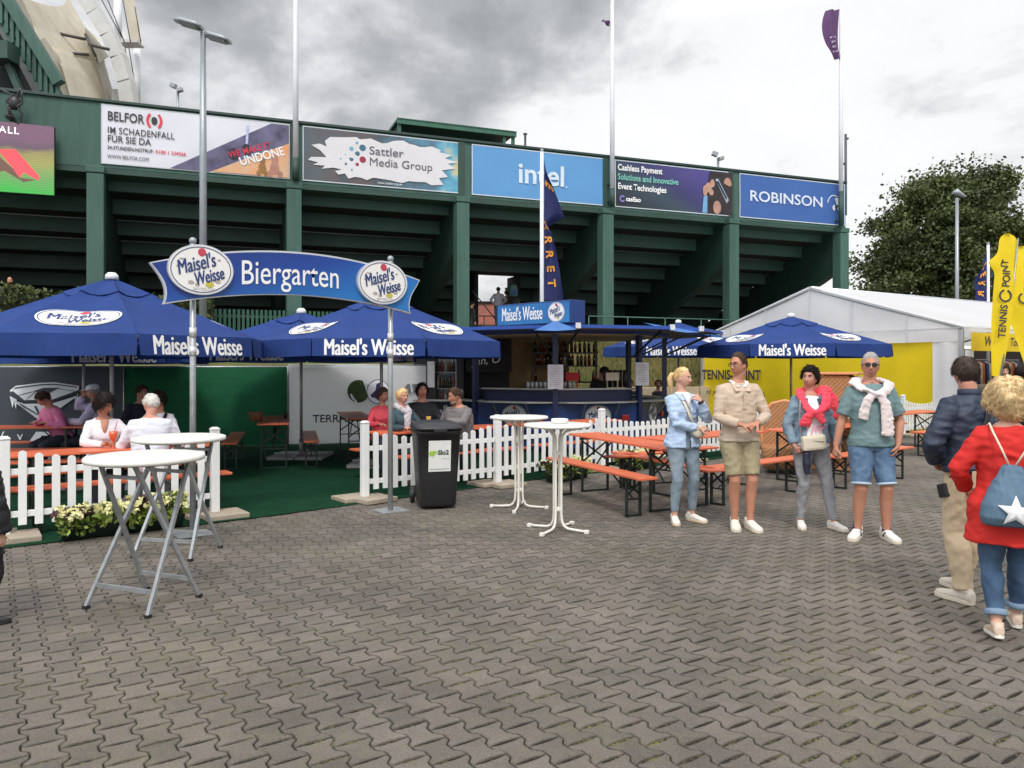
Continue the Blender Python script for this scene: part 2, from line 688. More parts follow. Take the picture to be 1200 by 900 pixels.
def make_pavers():
    Lp, W, amp = 0.193, 0.145, 0.0160
    ang = rad(-56)
    a = np.array([math.cos(ang), math.sin(ang)])
    bb = np.array([-math.sin(ang), math.cos(ang)])
    gap = 0.0033

    def tri(s):                    # +1 at the stone's ends, -1 at its waist, smooth trapezoid
        x = abs(((s / Lp) + 0.5) % 1.0 - 0.5) * 2      # 0 at end, 1 at waist
        t = min(1, max(0, (x - 0.28) / 0.44))
        t = t * t * (3 - 2 * t)
        return 1 - 2 * t
    ns = 12
    out = []
    for i in range(ns + 1):
        s = gap * 0.6 + (Lp - 1.2 * gap) * i / ns
        out.append((s, W / 2 + amp * tri(s) - gap))
    ends = []
    for q in (0.6, 0.2, -0.2, -0.6):
        ends.append((Lp - gap - 0.0092 * (1 - q * q), q * (W / 2 + amp)))
    for i in range(ns, -1, -1):
        s = gap * 0.6 + (Lp - 1.2 * gap) * i / ns
        ends.append((s, -(W / 2 + amp * tri(s) - gap)))
    for q in (-0.6, -0.2, 0.2, 0.6):
        ends.append((gap + 0.0092 * (1 - q * q), q * (W / 2 + amp)))
    poly = np.array(out + ends)
    K = len(poly)
    cen = np.array([Lp / 2, 0.0])

    def inset(p, d):
        nxt, prv = np.roll(p, -1, 0), np.roll(p, 1, 0)
        t = nxt - prv
        nn = np.stack([t[:, 1], -t[:, 0]], 1)
        nn /= np.linalg.norm(nn, axis=1, keepdims=True) + 1e-9
        sgn = np.sign(((cen - p) * nn).sum(1).mean())
        return p + nn * sgn * d
    r00, r0, r1, r2 = inset(poly, 0.012), inset(poly, 0.0055), inset(poly, 0.0025), poly
    z = [0.0, -0.0012, -0.0050, -0.028]
    tmpl = np.concatenate([np.c_[r00, np.full(K, z[0])], np.c_[r0, np.full(K, z[0])], np.c_[r1, np.full(K, z[1])], np.c_[r2, np.full(K, z[2])],
                           np.c_[r2, np.full(K, z[3])]])
    # positions
    cells = []
    nrow = 200
    for j in range(-nrow, nrow):
        for i in range(-nrow, nrow):
            s0 = (i + (0.5 if j % 2 else 0.0)) * Lp
            t0 = j * W
            x = a[0] * s0 + bb[0] * t0 + 2
            y = a[1] * s0 + bb[1] * t0 + 8
            if y < 1.2 or y > 22 or abs(x) > 0.70 * y + 1.3:
                continue
            if fence_side(x, y) > 0.75:
                continue
            cells.append((s0, t0))
    cells = np.array(cells)
    n = len(cells)
    rng = np.random.default_rng(3)
    V3 = np.repeat(tmpl[None], n, 0)
    tilt = rng.normal(scale=0.006, size=(n, 2))
    V3[:, :, 2] += rng.normal(scale=0.0011, size=(n, 1)) + (V3[:, :, 0] - Lp / 2) * tilt[:, :1] + V3[:, :, 1] * tilt[:, 1:]
    rot = rng.normal(scale=0.006, size=n)
    c, s = np.cos(rot)[:, None], np.sin(rot)[:, None]
    sx, sy = V3[:, :, 0] - Lp / 2, V3[:, :, 1].copy()
    V3[:, :, 0] = sx * c - sy * s + Lp / 2
    V3[:, :, 1] = sx * s + sy * c
    S = V3[:, :, 0] + cells[:, :1]
    T = V3[:, :, 1] + cells[:, 1:]
    Xw = a[0] * S + bb[0] * T + 2
    Yw = a[1] * S + bb[1] * T + 8
    # the yard is never quite flat
    Zw = V3[:, :, 2]
    verts = np.stack([Xw, Yw, Zw], 2).reshape(-1, 3)
    nv = len(tmpl)
    me = bpy.data.meshes.new('paving')
    loops, starts, tot = [], [], 0
    f1 = np.arange(K)
    quads = []
    for ring in range(4):
        for i in range(K):
            quads.append((ring * K + i, (ring + 1) * K + i, (ring + 1) * K + (i + 1) % K, ring * K + (i + 1) % K))
    quads = np.array(quads)
    base = (np.arange(n) * nv)[:, None]
    L1 = (f1[None] + base)                                   # n x K
    L2 = (quads.ravel()[None] + base)                        # n x 4Q
    loops = np.concatenate([L1, L2], 1).ravel().astype(np.int32)
    per = K + quads.size
    st = np.concatenate([[0], K + 4 * np.arange(len(quads))])
    starts = (st[None] + (np.arange(n) * per)[:, None]).ravel().astype(np.int32)
    me.vertices.add(len(verts)); me.vertices.foreach_set('co', verts.astype(np.float32).ravel())
    me.loops.add(len(loops)); me.loops.foreach_set('vertex_index', loops)
    me.polygons.add(len(starts)); me.polygons.foreach_set('loop_start', starts)
    sm = np.tile(np.concatenate([[False], np.ones(len(quads), bool)]), n)
    me.polygons.foreach_set('use_smooth', sm)
    me.update(calc_edges=True)
    # outward normals: flip if the top faces look down
    if me.polygons[0].normal.z < 0:
        me.flip_normals()
    at_ = me.attributes.new('edge', 'FLOAT', 'POINT')
    at_.data.foreach_set('value', np.tile(np.repeat([0.0, .16, .55, 1.0, 1.0], K), n).astype(np.float32))
    me.materials.append(mpave)
    o = link('pavement', me)
    tag(o, kind='structure')
    return n


make_pavers()

# --- artificial turf under the beer garden
def turf_pt(along, off, z=0.006):
    p = FENCE_A + fdir * along + fnor * off
    return (p.x, p.y, z)


mb = MB()
def turf_f(u, v):
    al = -4 + 27 * u
    lo = -0.45 + 0.33 * min(1, max(0, (al - 2.5) / 4.0))
    off = lo + (14 - lo) * v
    p = FENCE_A + fdir * al + fnor * off
    return (p.x, p.y, 0.006 + 0.006 * mnoise.noise(V((al * 1.3, off * 1.3, 0))) + 0.004)
mb.grid(turf_f, 120, 60)
tag(mb.build('turf_ground', pm('artificial_turf', srgb(20, 56, 37), 0.95, 0.22, 14, 0.6, 160, col2=srgb(27, 70, 46), dirt=0.3, spec=.1)), kind='structure')

# ================================================================ stadium stand
FO = V((-13.53, 25.0, 0))
FANG = math.atan2(2.215, 5.79)
FD = V((math.cos(FANG), math.sin(FANG), 0))
FN = V((-FD.y, FD.x, 0))
SP = 6.2


def fx(px, s=0.0):
    u = (px - 600) / FPX
    ox, oy = FO.x + FN.x * s, FO.y + FN.y * s
    return (u * oy - ox) / (FD.x - FD.y * u)


def fY(px, s=0.0):
    return FO.y + fx(px, s) * FD.y + FN.y * s


def fz(px, py, s=0.0):
    return gz(py, fY(px, s))


ZT, ZB = 10.34, 8.2
stand = thing('stadium_stand', 'dark green concrete stadium stand with stepped seating underside and tall columns', 'stadium stand', FO, FANG)
x_left, x_right = -30.0, fx(991)
mb = MB()
mb.box(((x_left + x_right) / 2, 0.14, (ZT + ZB) / 2), (x_right - x_left, 0.28, ZT - ZB))
mb.build('parapet', M_green, stand, bevel=0.02)
mb = MB()
mb.box(((x_left + x_right) / 2, 0.12, ZT + 0.045), (x_right - x_left + 0.05, 0.40, 0.09))
mb.build('coping', pm('coping_dark', srgb(38, 62, 56), 0.5, 0.1, 3), stand, bevel=0.01)
mb = MB()
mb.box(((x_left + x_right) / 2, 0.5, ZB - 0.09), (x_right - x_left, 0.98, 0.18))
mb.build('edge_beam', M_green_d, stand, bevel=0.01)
for k in range(-3, 6):
    mb = MB()
    mb.box((SP * k, -0.02, 5.35), (0.50, 0.52, 5.2))
    mb.box((SP * k, -0.03, 8.08), (0.54, 0.56, 0.22))
    mb.build('column', M_green, stand, bevel=0.025)
    # pilaster strip dividing the banners
    if k > 0:
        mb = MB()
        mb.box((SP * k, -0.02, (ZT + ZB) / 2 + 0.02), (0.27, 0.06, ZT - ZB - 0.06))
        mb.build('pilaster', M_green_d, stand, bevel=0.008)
    # raker beam falling towards the pitch
    mb = MB()
    prof = [(0.28, 8.15), (0.28, 6.15), (1.2, 5.75), (12.5, 1.6), (13.2, 3.1), (1.0, 8.1)]
    mb.prism(prof, 0.42, lambda u, v, w, k=k: V((SP * k - 0.21 + w, u, v)))
    mb.build('raker_beam', pm('raker_green', srgb(30, 58, 49), 0.6, 0.12, 1.4, dirt=0.3), stand)
gap0, gap1 = fx(559, 5.8), fx(603, 5.8)
for k in range(10):
    s0 = 1.1 + 1.35 * k
    zt, zb = 8.2 - 0.53 * k, 7.67 - 0.53 * k
    spans = [(x_left, x_right - 0.3)]
    if k >= 4:
        spans = [(x_left, fx(559, s0)), (fx(603, s0), x_right - 0.3)]
    mb = MB()
    mu_ = MB()
    for xa, xb in spans:
        mb.box(((xa + xb) / 2, s0 - 0.06, (zt + zb) / 2 + 0.03), (xb - xa, 0.14, zt - zb + 0.06))
        mu_.box(((xa + xb) / 2, s0 + 0.675, zb + 0.05), (xb - xa, 1.35, 0.10))
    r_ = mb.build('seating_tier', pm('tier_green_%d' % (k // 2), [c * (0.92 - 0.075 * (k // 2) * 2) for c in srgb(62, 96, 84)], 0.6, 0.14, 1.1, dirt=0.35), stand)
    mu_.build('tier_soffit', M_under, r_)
# dark back of the concourse under the last tiers
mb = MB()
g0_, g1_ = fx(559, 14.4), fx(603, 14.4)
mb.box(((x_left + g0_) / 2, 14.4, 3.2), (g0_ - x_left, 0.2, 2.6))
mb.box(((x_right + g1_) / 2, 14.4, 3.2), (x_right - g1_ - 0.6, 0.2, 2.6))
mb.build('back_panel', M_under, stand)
# flank walls of the stairway mouth
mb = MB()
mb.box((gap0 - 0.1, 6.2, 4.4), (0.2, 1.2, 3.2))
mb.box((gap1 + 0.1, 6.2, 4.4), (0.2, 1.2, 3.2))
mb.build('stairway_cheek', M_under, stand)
mb = MB()
for i in range(5):
    mb.box(((gap0 + gap1) / 2, 4.0 + 0.32 * i, 2.75 + 0.09 + 0.18 * i), (gap1 - gap0, 0.34, 0.18))
mb.box(((gap0 + gap1) / 2, 9.6, 3.56), (gap1 - gap0, 8.0, 0.16))
mb.build('stair', M_conc, stand)
# fluorescent tubes under the tiers (lit in the photo)
for px, py in ((228, 256), (604, 282), (880, 298)):
    s0 = 4.7
    xx, zz = fx(px, s0), fz(px, py, s0)
    mb = MB()
    mb.box((xx, s0, zz), (1.35, 0.07, 0.06))
    lt = mb.build('tube_light', emis('tube_glow', (1.0, 0.93, 0.78), 1.6), stand)
    mb = MB()
    mb.box((xx, s0, zz + 0.055), (1.45, 0.12, 0.05))
    mb.build('fixture', M_grey_metal, lt)
# conduits along the tiers
mb = MB()
for z_, s_ in ((6.55, 4.75), (7.1, 3.4)):
    mb.tube([(x_left, s_, z_), (x_right - 1, s_, z_)], 0.022, 6)
mb.build('conduit', M_grey_metal, stand)
# press box on top of the stand
pb = thing('press_box', 'flat-roofed green press box on top of the stand above the media banner', 'press box', FO, FANG)
xa, xb = fx(466, 1.2), fx(602, 1.2)
mb = MB()
mb.box(((xa + xb) / 2, 2.2, 11.26), (xb - xa + 0.1, 2.4, 0.10))
mb.box(((xa + xb) / 2, 1.05, 11.19), (xb - xa + 0.1, 0.1, 0.22))
mb.build('roof', pm('press_green', srgb(52, 100, 80), 0.5, 0.1, 2), pb, bevel=0.01)
mb = MB()
mb.box(((xa + xb) / 2, 3.3, 10.55), (xb - xa, 0.1, 1.0))
mb.box((xa + 0.05, 2.2, 10.55), (0.1, 2.2, 1.0))
mb.build('wall', M_under, pb)
for xx in (xa + 0.05, xb - 0.05, xb - 0.45):
    mb = MB()
    mb.box((xx, 1.15, 10.7), (0.12, 0.12, 0.9))
    mb.build('post', pm('press_green', (0, 0, 0)), pb)

# --- terrace, embankment, retaining wall
def floc(x, s, z):
    p = FO + FD * x + FN * s
    return (p.x, p.y, z)


mb = MB()
mb.add([floc(-35, -1.2, 2.75), floc(34, -1.2, 2.75), floc(34, 16, 2.75), floc(-35, 16, 2.75)], [(0, 1, 2, 3)])
tag(mb.build('terrace_ground', pm('terrace_concrete', srgb(120, 112, 100), 0.9, 0.15, 2)), kind='structure')


def emb(u, v):
    x = -35 + 69 * u
    s = -5.8 + 4.7 * v
    zz = 0.95 + 1.82 * (v ** 0.85)
    w = 1.0 if 0 < v < 1 else 0.0
    zz += 0.10 * w * mnoise.noise(V((x * 0.7, s * 0.9, 0.3)))
    return floc(x, s, zz)


mb = MB()
mb.grid(emb, 160, 14)
mgrass = pm('slope_grass', srgb(112, 102, 64), 0.95, 0.3, 1.8, 0.8, 24, col2=srgb(84, 96, 40), dirt=0.4)
tag(mb.build('embankment_terrain', mgrass), kind='structure')
# grass blades on the slope where it shows
rng = np.random.default_rng(5)
n = 26000
xs = rng.uniform(fx(440, -3), fx(860, -3), n)
vv = rng.uniform(0, 1, n)
base = np.array([emb((x + 35) / 69, v) for x, v in zip(xs, vv)])
hh = rng.uniform(0.08, 0.30, n)
dx, dy = rng.normal(scale=0.06, size=n), rng.normal(scale=0.06, size=n)
w = np.stack([rng.normal(size=n), rng.normal(size=n), np.zeros(n)], 1)
w /= np.linalg.norm(w, axis=1, keepdims=True)
w *= rng.uniform(0.006, 0.02, (n, 1))
tip = base + np.stack([dx, dy, hh], 1)
vs = np.stack([base - w, base + w, tip], 1).reshape(-1, 3)
mblade = pm('dry_grass_blades', srgb(138, 122, 76), 0.9, 0.3, 0.8, col2=srgb(88, 98, 48), island=0.35, trans=0.2)
o = npmesh('grass', vs, np.arange(3 * n).reshape(n, 3), mblade)
tag(o, 'dry yellow-green grass on the slope behind the drinks kiosk', 'grass', kind='stuff')
o.data.materials.append(mblade)

rw = MB()
for i in range(23):
    x = -35 + 3 * i
    p = floc(x + 1.5, -5.95, 0.5)
    rw.box(p, (2.97, 0.26, 1.05), Matrix.Rotation(FANG, 3, 'Z'))
tag(rw.build('retaining_wall', pm('retaining_concrete', srgb(186, 170, 146), 0.85, 0.12, 2.5, 0.2, 30, dirt=0.3), bevel=0.01),
    'low beige concrete retaining wall at the foot of the grassy slope', 'wall')

# railing on the terrace edge
rl = thing('railing', 'thin green two-bar railing on the terrace edge below the stand', 'railing', FO, FANG)
xa, xb = fx(690, -1), fx(862, -1)
mb = MB()
for z_ in (3.70, 3.22):
    mb.tube([(xa, -1, z_), (xb, -1, z_)], 0.025, 8)
k = 0
x = xa
while x <= xb + 0.01:
    mb.tube([(x, -1, 2.72), (x, -1, 3.70)], 0.022, 8)
    x += (xb - xa) / 4
mb.build('rails', pm('rail_green', srgb(70, 104, 92), 0.5, 0.1), rl)
# steel stair railing near the stairway mouth
sr = thing('railing', 'dark thin steel railing by the stairway mouth of the stand', 'railing', FO, FANG)
mb = MB()
xa, xb = fx(552, 2.5), fx(612, 2.5)
for z_ in (3.85, 3.45):
    mb.tube([(xa, 2.5, z_), (xb, 2.5, z_)], 0.02, 6)
for i in range(5):
    x = xa + (xb - xa) * i / 4
    mb.tube([(x, 2.5, 2.74), (x, 2.5, 3.85)], 0.02, 6)
mb.tube([(xa + 0.1, 2.6, 4.9), (xa + 1.5, 2.6, 3.3)], 0.025, 6)
mb.tube([(xb - 0.2, 2.6, 4.6), (xb + 0.6, 2.6, 3.5)], 0.025, 6)
mb.build('rails', M_black, sr)
# green picket fence under the stand
gf = thing('picket_fence', 'dark green vertical slat fence on the terrace behind the parasols', 'fence', FO, FANG)
xa, xb = fx(236, -0.9), fx(420, -0.9)
mb = MB()
x = xa
while x < xb:
    mb.box((x, -0.9, 3.15), (0.085, 0.03, 0.95))
    x += 0.145
mb.build('slat_panel', pm('slat_green', srgb(40, 84, 66), 0.6, 0.15, 4), gf)
mb = MB()
for z_ in (2.9, 3.4):
    mb.box(((xa + xb) / 2, -0.86, z_), (xb - xa, 0.04, 0.07))
mb.build('rail', M_green_d, gf)

# far brick block and far trees seen through the stairway mouth
bk = thing('brick_building', 'small red brick block seen far behind through the stairway gap', 'building', (0, 0, 0))
mb = MB()
mb.box((gx(560, 62), 62, 4.4), (9, 4, 4.6))
mbrick = bpy.data.materials.new('far_brick')
nt, N, L = _nodes(mbrick)
br = N.new('ShaderNodeTexBrick')
br.inputs['Color1'].default_value = (*srgb(160, 84, 66), 1)
br.inputs['Color2'].default_value = (*srgb(140, 70, 56), 1)
br.inputs['Mortar'].default_value = (*srgb(176, 140, 126), 1)
br.inputs['Scale'].default_value = 2.2
tc = N.new('ShaderNodeTexCoord')
mp_ = N.new('ShaderNodeMapping'); mp_.inputs['Rotation'].default_value = (rad(90), 0, 0)
L.new(tc.outputs['Object'], mp_.inputs['Vector']); L.new(mp_.outputs[0], br.inputs['Vector'])
L.new(br.outputs['Color'], N['Principled BSDF'].inputs['Base Color'])
mb.build('wall', mbrick, bk)
mb = MB()
mb.box((gx(560, 62), 62, 6.75), (9.3, 4.3, 0.14))
mb.build('roof', M_under, bk)

# hedge at the left on the terrace
rng = np.random.default_rng(8)
hd = thing('hedge', 'clipped olive green hedge on the terrace behind the large left parasol', 'hedge', FO, FANG)
xa, xb = fx(-60, -1.6), fx(250, -1.6)
mb = MB()
mb.box(((xa + xb) / 2, -1.6, 3.0), (xb - xa, 0.5, 1.75))
mb.build('branch_core', pm('hedge_core', (0.02, 0.025, 0.01), 0.9), hd)
n = 9000
pts = np.stack([rng.uniform(xa, xb, n), -1.6 + rng.normal(scale=0.28, size=n), 2.0 + 2.0 * rng.uniform(0, 1, n) ** 0.6], 1)
pts[:, 2] += 0.10 * np.sin(pts[:, 0] * 2.3) + rng.normal(scale=0.05, size=n)
leafcloud(pts, 0.16, rng, 'leaves', pm('hedge_leaf', srgb(84, 92, 46), 0.7, 0.3, 2, col2=srgb(48, 62, 26), island=0.4), hd)


# ---------------------------------------------------------------- banners on the parapet
def banner(px0, px1, label, mats, name='advertising_banner'):
    """returns root, plane mapper f(u, v, w) with u, v in 0..1 of the cloth, cloth size"""
    xa, xb = fx(px0), fx(px1)
    za, zb = ZB + 0.13, ZT - 0.06
    root = thing(name, label, 'banner', FO + FD * xa + V((0, 0, za)), FANG, 'banners along the stand parapet')
    Wd, Hd = xb - xa, zb - za

    def sag(u, v):
        return 0.012 * math.sin(u * 9 + v * 4) * math.sin(v * PI) + 0.02 * math.exp(-((u - 0.5 - (v - 0.5) * 0.4) * 9) ** 2) * math.sin(v * PI)

    def f(u, v, w=0.0):
        return V((u * Wd, -0.035 - sag(u, v) - w, v * Hd))
    mb = MB()
    mb.grid(lambda u, v: f(u, v), 40, 12)
    mb.build('cloth', mats[0], root)
    # white hem
    mb = MB()
    e_ = 0.035
    for u0, v0, u1, v1 in ((0, 0, 1, e_ / Hd), (0, 1 - e_ / Hd, 1, 1), (0, 0, e_ / Wd, 1), (1 - e_ / Wd, 0, 1, 1)):
        mb.grid(lambda u, v: f(u0 + (u1 - u0) * u, v0 + (v1 - v0) * v, 0.004), 40 if u1 - u0 > .5 else 2, 12 if v1 - v0 > .5 else 2)
    mb.build('hem', mats[1], root)
    return root, f, Wd, Hd


def poly_on(root, f, Wd, Hd, poly, mat, w, name='print'):
    """poly in (u, v) fractions, laid w in front of the cloth; triangulated finely enough to follow it"""
    mb = MB()
    mb.prism(poly, 0.002, lambda u, v, t: f(u, v, w + t))
    return mb.build(name, mat, root)


def put_text(root, f, Wd, Hd, s, u, v, size, mat, w=0.03, **k):
    """left/centre anchored at (u, v) fraction, size in metres"""
    return lettering(s, size, mat, root, lambda x, y: f(u + x / Wd, v + y / Hd, w), **k)


M_hem = pm('banner_hem', srgb(206, 214, 220), 0.6, 0.04)
# 1 damage restoration banner
r1, f1, W1, H1 = banner(118.5, 341.5, 'white banner with black lettering and a slanted toy bear picture at its end',
                        (pm('banner_white', srgb(218, 218, 226), 0.6, 0.03, 2, 0.05, 4), pm('hem_dark', srgb(190, 196, 198), 0.6)))
mdusk = pm('print_dusk', srgb(66, 62, 84), 0.7, 0.3, 1.4, col2=srgb(120, 116, 150))
mroom = pm('print_room', srgb(208, 178, 150), 0.7, 0.2, 1.2, col2=srgb(228, 146, 80))
poly_on(r1, f1, W1, H1, [(0.345, 0.02), (0.55, 0.02), (0.985, 0.66), (0.985, 0.97), (0.885, 0.97)], mdusk, 0.022)
poly_on(r1, f1, W1, H1, [(0.56, 0.02), (0.985, 0.02), (0.985, 0.64)], mroom, 0.022)
mbear = pm('print_bear', srgb(150, 110, 66), 0.8, 0.2, 6)
mbear2 = pm('print_bear_rose', srgb(176, 128, 112), 0.8, 0.2, 6)
for (u, v, rx, ry, mm) in ((0.835, 0.15, .022, .10, mbear), (0.838, 0.29, .015, .07, mbear), (0.815, 0.06, .012, .05, mbear), (0.855, 0.06, .012, .05, mbear),
                           (0.905, 0.17, .026, .12, mbear2), (0.905, 0.33, .02, .085, mbear2), (0.88, 0.07, .016, .06, mbear2), (0.935, 0.07, .016, .06, mbear2)):
    poly_on(r1, f1, W1, H1, ell(u, v, rx, ry, 18), mm, 0.026 + 0.1 * abs(v - .2) * .02)
poly_on(r1, f1, W1, H1, [(0.742, 0.50), (0.756, 0.52), (0.762, 0.90), (0.748, 0.88)], pm('print_glow', srgb(176, 190, 226), .6), 0.0255)
poly_on(r1, f1, W1, H1, ell(0.68, 0.36, .03, .10, 16), pm('print_smoke', srgb(52, 50, 62), .8), 0.0255)
poly_on(r1, f1, W1, H1, ell(0.75, 0.46, .028, .10, 16), pm('print_smoke', (0, 0, 0)), 0.0265)
mbk = pm('banner_ink', srgb(52, 50, 58), 0.6)
def bu(px, p0, p1):
    return (fx(px) - fx(p0)) / (fx(p1) - fx(p0))


def fit_on(bn, s, px0, px1, v, size, mat, w=0.03, **k):
    root, f, Wd, Hd, p0, p1 = bn
    u0, u1 = bu(px0, p0, p1), bu(px1, p0, p1)
    return fit_text(s, size, (u1 - u0) * Wd, mat, root, lambda x, y: f(u0 + x / Wd, v + y / Hd, w), align='LEFT', **k)


B1 = (r1, f1, W1, H1, 118.5, 341.5)
fit_on(B1, 'BELFOR', 126, 168.5, .80, .42, mbk, bold=.006)
mrd = pm('banner_red', srgb(214, 64, 78), 0.6)
uc = bu(181, 118.5, 341.5)
poly_on(r1, f1, W1, H1, ell(uc, 0.80, .0155, .068, 20), mbk, 0.024)
for sgn in (-1, 1):
    arc = [(uc + sgn * .028 * math.cos(a), 0.80 + .115 * math.sin(a)) for a in np.linspace(-.95, .95, 9)]
    arc += [(uc + sgn * .041 * math.cos(a), 0.80 + .155 * math.sin(a)) for a in np.linspace(.95, -.95, 9)]
    poly_on(r1, f1, W1, H1, arc, mrd, 0.024)
fit_on(B1, 'IM SCHADENFALL', 126, 204, .565, .31, mbk, bold=.002, space=1.06)
fit_on(B1, 'FÜR SIE DA', 126, 176.5, .42, .31, mbk, bold=.003)
fit_on(B1, '24-STUNDEN-NOTRUF:', 126, 180, .275, .16, mbk, bold=.003)
fit_on(B1, '0180 1 234566', 182.5, 218, .275, .16, mrd, bold=.003)
fit_on(B1, 'WWW.BELFOR.COM', 126, 174.5, .125, .18, mbk, bold=0)


def rot_text(root, f, Wd, Hd, s, u, v, size, ang, mat, w, width, **k):
    ca, sa = math.cos(ang), math.sin(ang)
    return fit_text(s, size, width, mat, root, lambda x, y: f(u + (x * ca - y * sa) / Wd, v + (x * sa + y * ca) / Hd, w), **k)


rot_text(r1, f1, W1, H1, 'WE MAKE IT', bu(292, 118.5, 341.5), 0.45, 0.30, rad(20), pm('banner_red2', srgb(206, 44, 70), .6), 0.034, 1.45, bold=0.005, shear=0.15)
rot_text(r1, f1, W1, H1, 'UNDONE', bu(307, 118.5, 341.5), 0.36, 0.42, rad(20), M_text_w, 0.036, 1.55, bold=0.008)

# 2 media group banner
mscene = bpy.data.materials.new('banner_scenery')
nt, N, L = _nodes(mscene)
tc = N.new('ShaderNodeTexCoord')
sp_ = N.new('ShaderNodeSeparateXYZ'); L.new(tc.outputs['Object'], sp_.inputs[0])
nn = N.new('ShaderNodeTexNoise'); nn.inputs['Scale'].default_value = 1.1; nn.inputs['Detail'].default_value = 5
L.new(tc.outputs['Object'], nn.inputs['Vector'])
ad = N.new('ShaderNodeMath'); ad.operation = 'MULTIPLY_ADD'
L.new(sp_.outputs['X'], ad.inputs[0]); ad.inputs[1].default_value = 0.145; L.new(nn.outputs['Fac'], ad.inputs[2])
rp = N.new('ShaderNodeValToRGB')
e = rp.color_ramp.elements
e[0].position = 0.35; e[0].color = (*srgb(88, 98, 104), 1)
e[1].position = 1.5 / 1.6; e[1].color = (*srgb(196, 190, 150), 1)
for p, c in ((0.5, srgb(98, 86, 88)), (0.62, srgb(70, 84, 92)), (0.74, srgb(84, 120, 140)), (0.85, srgb(96, 168, 196))):
    q = e.new(p); q.color = (*c, 1)
sc_ = N.new('ShaderNodeMath'); sc_.operation = 'MULTIPLY'; sc_.inputs[1].default_value = 0.66
L.new(ad.outputs[0], sc_.inputs[0]); L.new(sc_.outputs[0], rp.inputs['Fac'])
L.new(rp.outputs[0], N['Principled BSDF'].inputs['Base Color'])
N['Principled BSDF'].inputs['Roughness'].default_value = 0.6
r2, f2, W2, H2 = banner(354.5, 542, 'banner with a white brush stroke, grey lettering and a cluster of dots', (mscene, M_hem))
R.seed(4)
stroke = []
top = [(0.03, .38), (0.05, .44), (0.14, .46), (0.10, .58), (0.05, .66), (0.10, .70), (0.14, .66), (0.13, .76), (0.16, .84), (0.24, .86), (0.32, .89)]
for i in range(14):
    u = 0.34 + i * 0.034
    top.append((u, 0.87 + R.uniform(-.03, .03) + .03 * math.sin(i)))
top += [(0.80, .86), (0.86, .80), (0.84, .77), (0.93, .73), (0.88, .66), (0.97, .60), (0.90, .56), (0.95, .48), (0.86, .42), (0.90, .30), (0.84, .26), (0.87, .14), (0.82, .12)]
for i in range(14):
    u = 0.79 - i * 0.037
    top.append((u, 0.13 + R.uniform(-.035, .035)))
top += [(0.27, .10), (0.25, .19), (0.21, .16), (0.19, .22), (0.23, .26), (0.18, .28), (0.11, .24), (0.13, .30), (0.06, .30), (0.09, .35)]
poly_on(r2, f2, W2, H2, top, pm('brush_white', srgb(216, 214, 216), .6, .03), 0.024)
mtl, mmr = pm('dot_teal', srgb(60, 108, 128), .6), pm('dot_maroon', srgb(150, 38, 66), .6)
mlt = pm('dot_light', srgb(112, 168, 190), .6)
for u, v, r_, mm in ((424.5, .70, .020, mtl), (424.7, .48, .020, mmr), (418.5, .58, .015, mtl), (411.7, .66, .014, mlt), (411.5, .47, .013, mtl),
                     (418.3, .38, .011, mmr), (418, .78, .009, mlt), (405, .56, .009, mlt), (405, .37, .008, mtl), (412, .27, .007, mlt), (399, .46, .006, mlt)):
    poly_on(r2, f2, W2, H2, ell(bu(u, 354.5, 542), v, r_, r_ * W2 / H2, 18), mm, 0.030)
mgt = pm('grey_letter', srgb(92, 92, 100), .6)
fit_on((r2, f2, W2, H2, 354.5, 542), 'Sattler', 432, 472, .66, .42, mgt, .034, bold=.002)
fit_on((r2, f2, W2, H2, 354.5, 542), 'Media Group', 432, 505, .45, .42, mgt, .034, bold=0)
put_text(r2, f2, W2, H2, 'www.sattler-mg.de', 0.525, 0.075, 0.12, M_text_w, 0.034)
# 3 light blue banner
r3, f3, W3, H3 = banner(552.5, 711, 'plain light blue banner with large white lower-case lettering behind a flag', (pm('banner_sky', srgb(92, 150, 202), .6, .04, 1.5, .05, 4), M_hem))
fit_on((r3, f3, W3, H3, 552.5, 711), 'intel', 606, 659, .50, 1.12, pm('letter_ice', srgb(206, 222, 236), .6), bold=.024)
poly_on(r3, f3, W3, H3, ell(0.682, .31, .006, .02, 10), pm('letter_ice', (0, 0, 0)), 0.03)
# 4 payment banner
mgr = bpy.data.materials.new('banner_dusk')
nt, N, L = _nodes(mgr)
tc = N.new('ShaderNodeTexCoord')
sp_ = N.new('ShaderNodeSeparateXYZ'); L.new(tc.outputs['Object'], sp_.inputs[0])
ma = N.new('ShaderNodeMath'); ma.operation = 'MULTIPLY_ADD'
L.new(sp_.outputs['Z'], ma.inputs[0]); ma.inputs[1].default_value = 0.25
mb_ = N.new('ShaderNodeMath'); mb_.operation = 'MULTIPLY'; mb_.inputs[1].default_value = 0.13
L.new(sp_.outputs['X'], mb_.inputs[0]); L.new(mb_.outputs[0], ma.inputs[2])
rp = N.new('ShaderNodeValToRGB')
e = rp.color_ramp.elements
e[0].position = 0.1; e[0].color = (*srgb(36, 40, 50), 1)
e[1].position = 0.95; e[1].color = (*srgb(74, 66, 132), 1)
q = e.new(0.45); q.color = (*srgb(52, 72, 84), 1)
q = e.new(0.62); q.color = (*srgb(56, 56, 102), 1)
L.new(ma.outputs[0], rp.inputs['Fac']); L.new(rp.outputs[0], N['Principled BSDF'].inputs['Base Color'])
N['Principled BSDF'].inputs['Roughness'].default_value = .6
r4, f4, W4, H4 = banner(720, 859, 'dark violet banner with three lines of lettering and hands holding a phone', (mgr, M_hem))
B4 = (r4, f4, W4, H4, 720, 859)
fit_on(B4, 'Cashless Payment', 723, 775, .84, .35, M_text_w, bold=.009)
